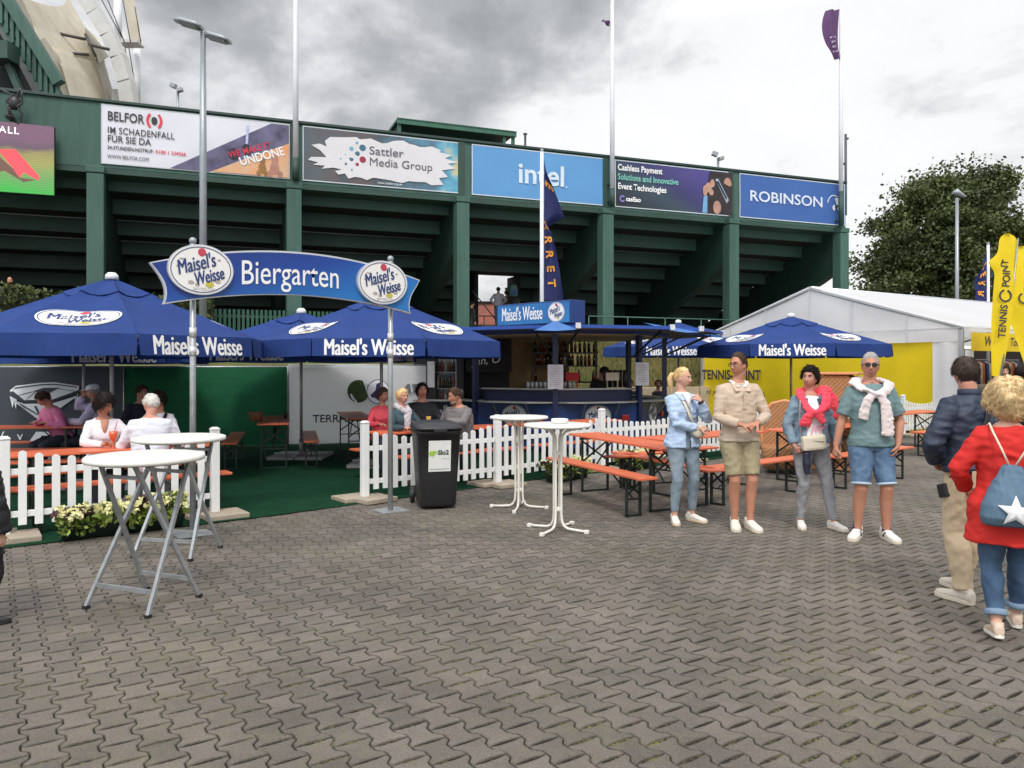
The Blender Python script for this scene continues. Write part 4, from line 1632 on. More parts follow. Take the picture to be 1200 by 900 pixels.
# shop racks with clothes
M_cl = [pm('garment_%d' % i, c_, .8, .2, 4) for i, c_ in enumerate((srgb(196, 60, 44), srgb(40, 44, 60), srgb(214, 200, 180), srgb(206, 110, 50), srgb(90, 80, 74), srgb(60, 90, 140)))]
for i in range(4):
    x0 = 1.2 + 1.9 * i
    rk = thing('clothes_rack', 'shop rack with %s inside the marquee entrance' % ['orange and dark shirts', 'pale shirts near the child', 'mixed shirts behind the women', 'dark shirts at the frame edge'][i], 'clothes rack',
               C1 + ad_ * x0 + gd * 2.2, math.atan2(ad_.y, ad_.x))
    mb = MB()
    for sx in (-.75, .75):
        mb.tube([(sx, 0, 0), (sx, 0, 1.95)], .02, 6)
        mb.tube([(sx, -.25, .02), (sx, .25, .02)], .02, 6)
    for z_ in (1.05, 1.92):
        mb.tube([(-.75, 0, z_), (.75, 0, z_)], .018, 6)
    mb.build('frame', M_grey_metal, rk)
    for j in range(22):
        mb = MB()
        z_ = 1.88 if j % 2 else 1.0
        x_ = -.7 + 1.4 * (j // 2) / 10.5
        mb.loft([((x_, 0, z_), (.012, 0, 0), (0, .06, 0)), ((x_, 0, z_ - .08), (.03, 0, 0), (0, .22, 0)), ((x_, 0, z_ - .7), (.035, 0, 0), (0, .24, 0))], 10)
        mb.build('shirt', M_cl[R.randrange(6)], rk)

# beach-flag blades
def blade(px0, py0, px1, py1, Y, wmax, lab, lean_y=0.0, text=True):
    b0, b1 = at(px0, py0, Y), at(px1, py1, Y)
    t = thing('blade_flag', lab, 'blade flag', (b0.x, Y, 0), 0, 'yellow blade flags by the marquee entrance')
    o_ = V((b0.x, Y, 0))
    d = b1 - b0
    H = d.length
    d.normalize()
    s = V((d.z, 0, -d.x))
    mast_off = -0.0
    def wl(v):   # left edge
        return -(0.10 + (wmax * .55 - .10) * min(1, v * 1.5)) * (1 if v < .93 else math.sqrt(max(0, 1 - ((v - .93) / .07) ** 2))) - (.16 * math.exp(-((v - .78) / .045) ** 2) if text else .1 * math.exp(-((v - .6) / .2) ** 2))
    def wr(v):
        return (0.10 + (wmax * .5 - .10) * min(1, v * 1.3)) * (1 if v < .9 else math.sqrt(max(0, 1 - ((v - .9) / .1) ** 2)))
    def f(u, v):
        x = wl(v) + (wr(v) - wl(v)) * u
        return b0 - o_ + d * (H * v) + s * x + V((0, .05 * math.sin(3 * u + 5 * v), 0))
    mb = MB()
    mb.grid(f, 12, 60)
    mb.build('cloth', M_yellow, t)
    mb = MB()
    mb.tube([b0 - o_ + d * (-(b0.z) / max(.2, d.z)), b0 - o_ + d * (H * .5) + s * (wr(.5) - .02), b0 - o_ + d * (H * .97) + s * (wr(.9) - .05)], [.025, .018, .012], 8)
    mb.build('pole', M_grey_metal, t)
    mb = MB()
    q = b0 - o_ + d * (-(b0.z) / max(.2, d.z))
    mb.box((q.x, q.y, .03), (.6, .6, .06))
    mb.build('foot', M_black, t, bevel=.01)
    # lettering runs up the blade
    def g(x, y):
        v = .56 + x / H
        return f(.5, v) + s * (-y) + V((0, -.05, 0)) if False else b0 - o_ + d * (H * v) + s * (-y + (wl(v) + wr(v)) * .5) + V((0, -.06, 0))
    if text:
        fit_text('TENNIS', .21, .68, M_text_k, t, lambda x, y: g(x - .52, y), bold=.004)
        fit_text('POINT', .21, .54, M_text_k, t, lambda x, y: g(x + .45, y), bold=.004)
    else:
        fit_text('POINT', .26, .7, M_text_k, t, lambda x, y: g(x + .52, y - .12), bold=.006)
    mb = MB()
    ring = [(.13 * math.cos(a), .13 * math.sin(a)) for a in np.linspace(.3, 6.0, 22)]
    ring += [(.095 * math.cos(a), .095 * math.sin(a)) for a in np.linspace(6.0, .3, 22)]
    mb.prism(ring, .003, lambda u, v, w: g(u, v) + V((0, -w, 0)))
    mb.build('ball_mark', M_text_k, t)


blade(1168, 441, 1184, 273, 15.5, .44, 'tall leaning yellow blade flag with dark vertical lettering', text=True)
blade(1206, 428, 1200, 288, 17.5, .95, 'second yellow blade flag partly cut off by the frame edge', text=False)
# ================================================================ parasols
NSEG = 8
M_emw = pm('emblem_white', srgb(232, 230, 226), .6, .03)
M_logo_b = pm('logo_blue', srgb(40, 62, 118), .6, .05)
M_logo_r = pm('logo_red', srgb(190, 64, 84), .6, .1)
M_logo_g = pm('logo_gold', srgb(190, 176, 66), .6, .1)
M_logo_s = pm('logo_grey', srgb(168, 160, 150), .6, .1)


def emblem(parent, f, w, h, full=True):
    """oval brand emblem; f(x, y, d) maps metres on the plate to space, d in front of it"""
    mb = MB()
    def disc(rx, ry, d, mi, n=36):
        vs = [f(0, 0, d)] + [f(x, y, d) for x, y in ell(0, 0, rx * .5, ry * .5, n)] + [f(x, y, d) for x, y in ell(0, 0, rx, ry, n)]
        fs = [(0, 1 + i, 1 + (i + 1) % n) for i in range(n)] + [(1 + i, 1 + n + i, 1 + n + (i + 1) % n, 1 + (i + 1) % n) for i in range(n)]
        mb.add(vs, fs, mi)
    disc(w / 2, h / 2, 0, 0)
    e_ = mb.build('emblem', [M_emw], parent, fixn=False)
    mb = MB()
    n = 40
    o_, i_ = ell(0, 0, w * .475, h * .475, n), ell(0, 0, w * .462, h * .458, n)
    vs = [f(x, y, .004) for x, y in o_] + [f(x, y, .004) for x, y in i_]
    mb.add(vs, [(i, (i + 1) % n, n + (i + 1) % n, n + i) for i in range(n)])
    mb.build('outline', M_logo_b, e_, fixn=False)
    a = rad(17)
    ca, sa = math.cos(a), math.sin(a)
    s1 = h * .44
    def tl(x0, y0):
        return lambda x, y: f(w * x0 + x * ca - y * sa * .4, h * y0 + x * sa * h / w * 1.25 + y * ca, .005)
    k = w / h
    fit_text("Maisel's", s1, w * .60, M_logo_b, e_, tl(-.07, .11), fat=w * .0055)
    fit_text('Weisse', s1 * .9, w * .48, M_logo_b, e_, tl(.13, -.13), fat=w * .0055)
    mb = MB()
    mb.add([f(x, y, .004) for x, y in ell(.01 * w, .36 * h, .065 * w, .085 * h, 14)], [tuple(range(14))], 0)
    mb.add([f(x, y, .004) for x, y in ell(.13 * w, -.30 * h, .07 * w, .06 * h, 10)], [tuple(range(10))], 1)
    if full:
        for x, y, rx, ry in ((-.16, -.27, .05, .04), (-.06, -.31, .04, .04), (.26, -.22, .05, .05), (.33, -.12, .03, .05), (-.36, .05, .03, .02), (.28, .22, .03, .02), (-.30, .20, .05, .015)):
            mb.add([f(px_, py_, .004) for px_, py_ in ell(x * w, y * h, rx * w, ry * h, 8)], [tuple(range(8))], 2)
    mb.build('logo', [M_logo_r, M_logo_g, M_logo_s], e_, fixn=False)
    if full:
        lettering('BAYREUTH', h * .085, M_logo_s, e_, lambda x, y: f(x + .04 * w, y - .40 * h, .004))
    return e_


def parasol(px, Y, Rr, za, ze, phi0, label, drop=0.27, base=True, ph_text=0, zoff=0):
    t = thing('parasol', label, 'parasol', (gx(px, Y), Y, 0), 0, 'blue beer garden parasols')
    cs = [V((Rr * math.cos(phi0 + i * PI / 4), Rr * math.sin(phi0 + i * PI / 4), ze)) for i in range(8)]
    ap = V((0, 0, za))

    def face(i, a, q, d=0.0):
        c0, c1 = cs[i % 8], cs[(i + 1) % 8]
        b_ = c0.lerp(c1, (a + 1) / 2)
        p = ap.lerp(b_, q)
        sg = 0.085 * (1 - a * a) * math.sin(PI * min(1, q))
        nrm = (c1 - ap).cross(c0 - ap).normalized()
        if nrm.z < 0:
            nrm = -nrm
        return p + V((0, 0, -sg)) + nrm * (d + .004 * math.sin(a * 7 + q * 9 + i))
    mb = MB()
    for i in range(8):
        mb.grid(lambda u, v, i=i: face(i, 2 * u - 1, v), 8, 14)
    mb.build('canopy', M_blue_fab, t, fixn=False)
    # vent flap near the top
    mb = MB()
    for i in range(8):
        mb.grid(lambda u, v, i=i: face(i, 2 * u - 1, .02 + .26 * v, .006 + .012 * v), 4, 3)
    mb.build('vent_flap', M_blue_fab, t, fixn=False)

    def val(i, a, h, d=0.0):
        c0, c1 = cs[i % 8], cs[(i + 1) % 8]
        p = c0.lerp(c1, (a + 1) / 2)
        out = V(((c0.x + c1.x), (c0.y + c1.y), 0)).normalized()
        return p + V((0, 0, -h)) + out * (d + .02 + .10 * h + .018 * math.sin(a * 5 + i * 2 + zoff) * h / drop)
    mb = MB()
    for i in range(8):
        mb.grid(lambda u, v, i=i: val(i, 2 * u - 1, drop * v * (1 - .05 * (2 * u - 1) ** 2)), 12, 4)
    mb.build('valance', M_blue_fab, t, fixn=False)
    mb = MB()
    mb.lathe([(0, za + .085), (.05, za + .08), (.085, za + .045), (.09, za - .02)], 14)
    mb.build('cap', pm('cap_white', srgb(224, 226, 228), .4), t)
    mb = MB()
    mb.tube([(0, 0, .05), (0, 0, za - .05)], .028, 12)
    mb.build('pole', pm('alu_pole', srgb(176, 170, 168), .4, .06, 3, metal=.35), t)
    hub = MB()
    hub.lathe([(.03, ze - .25), (.06, ze - .24), (.06, ze - .12), (.03, ze - .1)], 12)
    hb = hub.build('hub', M_black, t)
    for i in range(8):
        mb = MB()
        c0 = cs[i]
        mb.bar(ap + V((0, 0, -.06)), c0 + V((0, 0, -.035)), .022, .03)
        mb.bar(V((0, 0, ze - .18)) + c0.normalized() * .05 * V((1, 1, 0)).length, ap.lerp(c0, .55) + V((0, 0, -.09)), .016, .022)
        mb.build('rib', M_grey_metal, t)
    if base:
        mb = MB()
        for sx in (-1, 1):
            for sy in (-1, 1):
                mb.box((sx * .255, sy * .255, .04), (.49, .49, .06))
        b_ = mb.build('base_slab', pm('slab_grey', srgb(150, 150, 148), .85, .12, 6, .2, 40), t, bevel=.008)
        mb = MB()
        mb.tube([(0, 0, .07), (0, 0, .35)], .04, 10)
        mb.bar((-.5, 0, .085), (.5, 0, .085), .05, .02)
        mb.bar((0, -.5, .087), (0, .5, .087), .05, .02)
        mb.build('base_socket', M_galv, b_)
    side = 2 * Rr * math.sin(PI / 8)
    for i in range(8):
        if (i + ph_text) % 2 == 0:
            # lettering on the valance
            lw = 1.36
            s = drop * 1.25
            lettering("Maisel's Weisse", s, M_text_w, t, lambda x, y, i=i: val(i, max(-1, min(1, x / (side / 2))), drop * .53 - y, .008), xs=lw / (s * 6.6), fat=.008)
        else:
            slant = (cs[i].lerp(cs[(i + 1) % 8], .5) - ap).length
            q0 = .70
            def f(x, y, d, i=i):
                q = q0 - y / slant
                return face(i, x / (side / 2 * q), q, d + .012)
            emblem(t, f, side * .60, .66)
    return t


PH = lambda deg: rad(deg)
# front corner direction: first parasol has a corner just right of the line of sight
parasol(131, 11.0, 2.15, 2.97, 2.10, rad(-90 + 12 + 22.9), 'large blue parasol at the left edge with a big white oval emblem on its front', ph_text=0)
parasol(447, 13.3, 2.15, 2.93, 2.12, rad(-90 + 27), 'blue parasol behind the arched sign with white lettering across its front', ph_text=1)
parasol(353, 14.4, 2.1, 2.72, 2.05, rad(-90 + 12), 'blue parasol half hidden between the two front left parasols', ph_text=1)
parasol(98, 14.2, 2.1, 2.62, 2.02, rad(-90 + 20), 'blue parasol mostly covered by the large left parasol', ph_text=0)
parasol(795, 22.0, 2.15, 2.97, 2.25, rad(-90 + 5), 'blue parasol behind the right side of the drinks kiosk', ph_text=1)
parasol(927, 17.7, 2.15, 2.86, 2.18, rad(-90 + 3), 'blue parasol in front of the yellow marquee wall', ph_text=1)

# ================================================================ arched entrance sign
S0, S1 = V((-3.2, 7.73, 0)), V((-1.405, 9.02, 0))
sdv = (S1 - S0)
SL = sdv.length
sang = math.atan2(sdv.y, sdv.x)
sg = thing('entrance_sign', 'arched blue entrance sign on two galvanised posts with an oval emblem at each end', 'sign', S0, sang)
for x in (0, SL):
    mb = MB()
    mb.tube([(x, .05, .01), (x, .05, 2.93)], .03, 14)
    po = mb.build('post', M_galv, sg)
    mb = MB()
    mb.box((x, .05, .009), (.34, .30, .014))
    mb.build('foot_plate', M_galv, po, bevel=.003)
    mb = MB()
    mb.ball((x, .05, 2.975), .038, 12, 8)
    mb.lathe([(.03, 2.90), (.034, 2.92), (.034, 2.94), (.015, 2.95)], 12, (x, .05, 0))
    mb.build('finial', M_grey_metal, po)
    mb = MB()
    for z_ in (1.86, 2.05):
        mb.lathe([(.03, z_ - .05), (.036, z_ - .05), (.036, z_ + .05), (.03, z_ + .05)], 14, (x, .05, 0))
    mb.build('sleeve', pm('zinc_sleeve', srgb(206, 208, 208), .35, .06, metal=.5), po)
xl, xr = -.42, SL + .34
def arc_z(x, lo, hi):
    u = (x - SL / 2) / (SL / 2 + .42)
    return hi - (hi - lo) * u * u
bot = [(x, arc_z(x, 2.285, 2.475)) for x in np.linspace(xl + .12, xr - .12, 24)]
topp = [(x, arc_z(x, 2.715, 2.945)) for x in np.linspace(xr, xl, 24)]
# concave swallow ends
re = [(xr - .12 - .07 * math.sin(PI * t) + .12 * t, 2.285 + (2.715 - 2.285) * t) for t in np.linspace(0, 1, 8)][1:-1]
le = [(xl + .12 * (1 - t) ** 1 * 0 + .12 * t + .07 * math.sin(PI * t), 2.715 - (2.715 - 2.285) * t) for t in np.linspace(0, 1, 8)][1:-1]
outl = bot + re + topp + le
mb = MB()
mb.prism(outl, .07, lambda u, v, w: V((u, -.045 + w - .005, v)))
mb.build('edge_profile', pm('silver_edge', srgb(206, 208, 212), .35, .05, metal=.4), sg)
mblue = bpy.data.materials.new('sign_blue')
nt, N, L = _nodes(mblue)
tc = N.new('ShaderNodeTexCoord')
sp_ = N.new('ShaderNodeSeparateXYZ'); L.new(tc.outputs['Object'], sp_.inputs[0])
ma = N.new('ShaderNodeMath'); ma.operation = 'MULTIPLY_ADD'; ma.inputs[1].default_value = -.9; ma.inputs[2].default_value = 2.75
L.new(sp_.outputs['Z'], ma.inputs[0])
mb_ = N.new('ShaderNodeMath'); mb_.operation = 'MULTIPLY_ADD'; mb_.inputs[1].default_value = .22
L.new(sp_.outputs['X'], mb_.inputs[0]); L.new(ma.outputs[0], mb_.inputs[2])
rp = N.new('ShaderNodeValToRGB')
e = rp.color_ramp.elements
e[0].position = .1; e[0].color = (*srgb(22, 46, 112), 1)
e[1].position = .95; e[1].color = (*srgb(36, 118, 186), 1)
q = e.new(.5); q.color = (*srgb(26, 66, 148), 1)
L.new(mb_.outputs[0], rp.inputs['Fac']); L.new(rp.outputs[0], N['Principled BSDF'].inputs['Base Color'])
N['Principled BSDF'].inputs['Roughness'].default_value = .3
cx_, cz_ = SL / 2, 2.6
ins = [(cx_ + (u - cx_) * .988, cz_ + (v - cz_) * .94 + (.0)) for u, v in outl]
mb = MB()
mb.prism(ins, .006, lambda u, v, w: V((u, -.055 + w, v)))
mb.build('panel', mblue, sg)
tw = text_width('Biergarten', .36)
lettering('Biergarten', .36, M_text_w, sg, lambda x, y: V((SL * .445 + x, -.062, arc_z(SL * .445 + x, 2.53, 2.70) - .005 + y)), xs=1.06 / tw, bold=.001)
for x in (.045, SL - .17):
    mb = MB()
    fe = lambda u, v, w, x=x: V((x + u, -.10 + w, 2.672 + v))
    mb.prism(ell(0, 0, .315, .252, 40), .045, fe)
    pl = mb.build('emblem_plate', pm('silver_edge', (0, 0, 0)), sg)
    emblem(pl, lambda a, b_, d, x=x: V((x + a, -.1015 - d, 2.672 + b_)), .61, .484)

# ================================================================ picket fence
M_fence = pm('fence_white', srgb(238, 238, 236), 0.5, 0.03, 3, 0.1, 22, dirt=0.16, island=.04)
posts = [V((-4.99, 7.55, 0)), V((-3.375, 8.72, 0)), V((-1.87, 9.75, 0)), V((-.208, 10.98, 0)), V((1.47, 12.58, 0))]
d_ = V((math.cos(FENCE_ANG), math.sin(FENCE_ANG), 0))
for i in range(7):
    posts.append(posts[-1] + d_ * 2.05)
left_extra = posts[0] - d_ * 2.05
posts = [left_extra] + posts


def fence_post(p, lab):
    t = thing('fence_post', lab, 'fence post', p, FENCE_ANG, 'white fence posts')
    mb = MB()
    mb.box((0, 0, .50), (.09, .09, .98))
    mb.build('shaft', M_fence, t, bevel=.008)
    mb = MB()
    mb.loft([((0, 0, .985), (.05, 0, 0), (0, .05, 0)), ((0, 0, 1.0), (.05, 0, 0), (0, .05, 0)), ((0, 0, 1.018), (.028, 0, 0), (0, .028, 0))], 16, p=8)
    mb.build('cap', M_fence, t)
    mb = MB()
    mb.box((.06, -.10, .034), (.46, .44, .055), Matrix.Rotation(R.uniform(-.15, .15), 3, 'Z'))
    mb.box((-.1, .12, .033), (.42, .40, .05), Matrix.Rotation(R.uniform(-.15, .15), 3, 'Z'))
    mb.build('foot_slab', M_conc, t, bevel=.01)
    return t


plabs = ['white fence post cut by the left frame edge', 'white fence post at the left end of the panel behind the round bar tables', 'white fence post at the left side of the entrance gap',
         'white fence post at the right side of the entrance gap beside the sign post', 'white fence post behind the rear of the two white pedestal tables', 'white fence post rising in front of the kiosk counter',
         'white fence post hidden behind the woman in the pale blue shirt', 'white fence post behind the man in the beige sweater', 'white fence post behind the wicker beach chairs', 'white fence post behind the woman in the denim jacket',
         'white fence post behind the man in the teal shirt', 'white fence post near the marquee wall', 'last white fence post at the far right end']
for p, l_ in zip(posts, plabs):
    fence_post(p, l_)
flabs = ['white scalloped picket fence panel cut by the left frame edge', 'white scalloped picket fence panel behind the folding bar tables', None, 'white picket fence panel with the black bin standing before it',
         'white scalloped picket fence panel behind the white pedestal tables', 'white picket fence panel in front of the kiosk', 'white picket fence panel behind the couple on the left', 'white picket fence panel behind the beige wicker chair',
         'white picket fence panel behind the denim jacket woman', 'white picket fence panel behind the teal shirt man', 'white picket fence panel in front of the yellow wall', 'white picket fence panel at the far right end']
for i in range(len(posts) - 1):
    if flabs[i] is None:
        continue
    a, b_ = posts[i], posts[i + 1]
    L_ = (b_ - a).length
    ang = math.atan2(b_.y - a.y, b_.x - a.x)
    t = thing('picket_fence', flabs[i], 'fence panel', a, ang, 'white picket fence panels')
    n = 14
    x0, x1 = .12, L_ - .12
    if i == 1:
        n = 13
    flat = i >= 5
    tilt = R.uniform(-.012, .012)
    mb = MB()
    for k in range(n):
        u = k / (n - 1)
        x = x0 + .03 + (x1 - x0 - .06) * u
        sc_ = (2 * u - 1) ** 2
        zt_ = .77 + (.10 if not flat else .10) * sc_
        jit = R.uniform(-.004, .004)
        zl = .135 + R.uniform(-.006, .006)
        w = .036
        prof = [(x - w + jit, zl), (x + w + jit, zl), (x + w + jit, zt_ - .022), (x + w * .55 + jit, zt_ - .005), (x + jit, zt_), (x - w * .55 + jit, zt_ - .005), (x - w + jit, zt_ - .022)]
        mb.prism(prof, .018, lambda uu, vv, ww: V((uu + tilt * vv, -.028 + ww, vv)))
    mb.build('picket', M_fence, t)
    mb = MB()
    for z_ in (.24, .66):
        mb.box((L_ / 2, .009, z_), (L_ - .10, .03, .062))
    mb.build('rail', M_fence, t, bevel=.004)

# ================================================================ back screens of the beer garden
def screen(pa, pb_, ztop, mat, label, name='screen_banner', fold=.03, zbot=.05):
    a, b_ = V((*pa, 0)), V((*pb_, 0))
    ang = math.atan2(b_.y - a.y, b_.x - a.x)
    L_ = (b_ - a).length
    t = thing(name, label, 'screen', a, ang)
    def f(u, v, d=0.0):
        s = 1 - v
        return V((L_ * u, -d + fold * (math.sin(u * L_ * 1.9) * .5 * math.sin(v * 2.5) + .6 * math.sin(u * L_ * 3.1 + v * 4) * (v) * .6), zbot + (ztop - zbot) * v - .012 * abs(math.sin(u * PI * L_ / 1.1))))
    mb = MB()
    mb.grid(lambda u, v: f(u, v), int(L_ * 14), 16)
    mb.build('cloth', mat, t)
    mb = MB()
    k = int(L_ / 1.75) + 1
    for i in range(k + 1):
        x = L_ * i / k
        mb.tube([(x, .07, 0), (x, .07, ztop + .02)], .021, 8)
    mb.tube([(0, .07, ztop), (L_, .07, ztop)], .021, 8)
    mb.tube([(0, .07, .12), (L_, .07, .12)], .021, 8)
    mb.build('frame', M_galv, t)
    return t, f, L_


M_tarp = pm('anthracite_tarp', srgb(62, 70, 77), .5, .1, 1.2, .3, 2.5)
M_mesh = pm('green_mesh', srgb(18, 96, 60), .85, .16, 2, .4, 3, stretch=(1, 1, 3), trans=.15, dirt=.2)
M_ban = pm('white_tarp', srgb(250, 250, 252), .5, .02, 1.5, .35, 2.2, trans=.5)
t1, fs1, L1_ = screen((-10.9, 15.35), (-8.02, 15.85), 1.70, M_tarp, 'anthracite tarpaulin screen printed with a white stadium drawing')
t2, fs2, L2_ = screen((-7.98, 15.86), (-4.82, 16.45), 1.70, M_mesh, 'green mesh screen behind the left seated guests')
t3, fs3, L3_ = screen((-4.78, 16.46), (-1.70, 17.1), 1.735, M_ban, 'white tarpaulin screen with a tennis ball print and lettering')
t4, fs4, L4_ = screen((-14.5, 14.75), (-10.94, 15.34), 1.70, M_tarp, 'anthracite tarpaulin screen running out of the left frame edge')
# stadium drawing, pixel coordinates of the print (photo) -> screen plane
def scr(px, py, sc, a, ang, L_):
    d = V((math.cos(ang), math.sin(ang), 0))
    u = (px - 600) / FPX
    x = (u * a.y - a.x) / (d.x - d.y * u)
    Y_ = a.y + x * d.y
    return x, gz(py, Y_)
a1 = V((-10.9, 15.35, 0)); an1 = t1.rotation_euler.z
def draw(polys, mat, d, name='print'):
    mb = MB()
    for pl in polys:
        pts = [scr(px / 3.75, 280 + py / 3.75, 1, a1, an1, L1_) for px, py in pl]
        mb.add([V((x, -.05 - d, z)) for x, z in pts], [tuple(range(len(pts)))])
    return mb.build(name, mat, t1, fixn=False)
M_pr = pm('print_white', srgb(245, 246, 248), .6, .03)
M_pd = pm('print_dark_line', srgb(66, 72, 78), .6)
draw([[(48, 665), (75, 645), (180, 632), (245, 629), (352, 645), (350, 672), (235, 712), (110, 715), (62, 690)],
      [(52, 705), (62, 700), (170, 790), (190, 806), (215, 760), (180, 780)],
      [(78, 712), (110, 724), (235, 722), (340, 690), (330, 700), (215, 782), (190, 806), (170, 768)],
      [(48, 690), (60, 742), (66, 712), (75, 748), (78, 706)], [(332, 690), (334, 722), (346, 676), (346, 700)]], M_pr, 0)
draw([[(150, 668), (196, 654), (270, 653), (205, 684)], [(50, 673), (62, 668), (112, 708), (235, 705), (350, 664), (352, 672), (236, 714), (110, 717), (60, 692)],
      [(154, 735), (164, 733), (192, 785), (186, 792)], [(222, 733), (232, 733), (206, 780), (198, 788)],
      [(62, 662), (75, 652), (180, 638), (245, 636), (340, 648), (345, 653), (245, 641), (180, 643), (78, 657)]], M_pd, .006)
draw([[(120, 706), (123, 706), (162, 672), (158, 671)], [(180, 706), (183, 706), (186, 684), (182, 684)], [(210, 684), (214, 683), (232, 703), (228, 704)], [(262, 660), (264, 658), (335, 668), (333, 670)], [(70, 690), (72, 692), (152, 672), (150, 669)]], M_pd, .007)
# letters low on the tarpaulin
x_, z_ = scr(12, 511, 1, a1, an1, L1_)
lettering('W v i', .26, M_pr, t1, lambda x, y: V((x_ + .1 + x, -.07, z_ + y)), space=1.6)
x2_, z2_ = scr(58, 509, 1, a1, an1, L1_)
mb = MB()
mb.prism([(x2_ - .35, z2_ - .14), (x2_ - .22, z2_ + .06), (x2_ + .22, z2_ + .06), (x2_ + .35, z2_ - .14), (x2_ + .2, z2_ - .14), (x2_ + .12, z2_ - .02), (x2_ - .12, z2_ - .02), (x2_ - .2, z2_ - .14)], .003, lambda u, v, w: V((u, -.07 - w, v)))
mb.build('print', M_pr, t1)
lettering('ar', .22, M_pr, t1, lambda x, y: V((x2_ + .9 + x, -.07, z2_ - .02 + y)))
# white tarpaulin prints
a3 = V((-4.78, 16.46, 0)); an3 = t3.rotation_euler.z
def s3(px, py):
    return scr(px, py, 1, a3, an3, L3_)
def p3(poly, mat, d, name='print'):
    mb = MB()
    pts = [s3(*p) for p in poly]
    mb.add([V((x, -.05 - d, z)) for x, z in pts], [tuple(range(len(pts)))])
    return mb.build(name, mat, t3, fixn=False)
p3(ell(420, 458.5, 13, 13.3, 30), pm('ball_green', srgb(66, 84, 44), .8, .3, 7), 0)
p3([(425, 446), (428, 446.5), (431, 453), (432.5, 460), (430, 462), (428, 454)], M_pr, .004)
p3([(410, 462), (412, 461), (415, 466), (419, 471), (417, 472), (412, 467)], M_pr, .004)
p3(ell(443, 459, 13.5, 14.5, 30), pm('print_violet', srgb(66, 52, 104), .7), .004)
p3(ell(443, 459, 12.6, 13.6, 30), M_pr, .007)
p3([(434, 463), (440, 457), (441, 450), (445, 448), (447, 452), (445, 457), (449, 465), (452, 470), (446, 471), (439, 466), (436, 466)], pm('print_violet', (0, 0, 0)), .010)
xx, zz = s3(366.5, 491)
lettering('TERRA WORTMANN', .235, pm('print_ink', srgb(62, 62, 82), .6), t3, lambda x, y: V((xx + x, -.062, zz + y)), align='LEFT', xs=1.02, bold=.003)
xx2, zz2 = s3(484, 456)
lettering('ATP', .25, pm('print_grey', srgb(112, 116, 124), .6), t3, lambda x, y: V((xx2 + x, -.062, zz2 + y)), bold=.02, shear=.3, xs=1.15)
xx3, zz3 = s3(442, 513)
lettering('OPEN', .16, pm('print_ink', (0, 0, 0)), t3, lambda x, y: V((xx3 + x, -.062, zz3 + y)))

# ================================================================ beer benches and tables
def plank(mb, L_, W_, z, th, nb=1):
    gap = .006
    w = (W_ - gap * (nb - 1)) / nb
    for i in range(nb):
        mb.box((0, -W_ / 2 + w / 2 + i * (w + gap), z - th / 2), (L_, w, th))


def trestle(W_, H_, x):
    """folding steel end frame in the x plane"""
    mb = MB()
    w = W_ / 2 - .03
    for s in (-1, 1):
        mb.bar((x, s * w, .012), (x, s * w, H_), .032, .024)
    mb.bar((x, -w - .012, .014), (x, w + .012, .014), .032, .026)
    mb.bar((x, -w, H_ - .02), (x, w, H_ - .02), .024, .03)
    mb.bar((x + .014, -w, H_ * .56), (x + .014, w, H_ - .05), .012, .022)
    mb.bar((x - .014, w, H_ * .56), (x - .014, -w, H_ - .05), .012, .022)
    sgn = 1 if x < 0 else -1
    mb.bar((x, 0, H_ * .45), (x + sgn * .42, 0, H_ - .03), .018, .012)
    mb.bar((x, -w, H_ * .45), (x, w, H_ * .45), .02, .018)
    return mb


def make_table(label, loc, rot):
    t = thing('beer_table', label, 'beer table', loc, rot, 'orange folding beer tables')
    mb = MB()
    plank(mb, 2.2, .50, .775, .028, 3)
    mb.build('table_top', M_orange, t, bevel=.006)
    for x in (-.8, .8):
        trestle(.46, .745, x).build('trestle', M_steel_d, t)
    return t


def make_bench(label, loc, rot):
    t = thing('beer_bench', label, 'beer bench', loc, rot, 'orange folding beer benches')
    mb = MB()
    plank(mb, 2.2, .25, .478, .028, 1)
    mb.build('seat', M_orange, t, bevel=.007)
    for x in (-.8, .8):
        trestle(.24, .448, x).build('trestle', M_steel_d, t)
    return t


tb0 = make_table('orange beer table nearest the white pedestal tables', (1.47, 9.8, 0), rad(-65.5))
bn0 = make_bench('orange beer bench nearest the white pedestal tables', (1.04, 9.45, 0), rad(-65))
used = [0]


def table(label, x, y, r):
    return dup(tb0, (x, y, 0), rad(r), label)


def bench(label, x, y, r):
    return dup(bn0, (x, y, 0), rad(r), label)


bench('orange beer bench on the far side of the table by the white pedestal tables', 1.98, 10.12, -66)
# set parallel to the fence behind the standing couple
bench('orange beer bench just behind the legs of the man in the beige sweater', 3.17, 9.95, 37.2)
table('orange beer table behind the man in the beige sweater', 2.66, 10.62, 37)
bench('orange beer bench against the fence behind the man in the beige sweater', 2.22, 11.2, 37)
# set behind the couple holding hands
bench('orange beer bench seen between the legs of the couple holding hands', 5.22, 11.22, 37)
table('orange beer table behind the couple holding hands', 4.75, 11.9, 38)
# set further right by the fence
bench('orange beer bench right of the teal shirt man, nearest the yard', 8.45, 15.1, 38)
table('orange beer table right of the teal shirt man before the fence', 8.1, 15.75, 38)
bench('orange beer bench right of the teal shirt man, nearest the fence', 7.75, 16.3, 38)
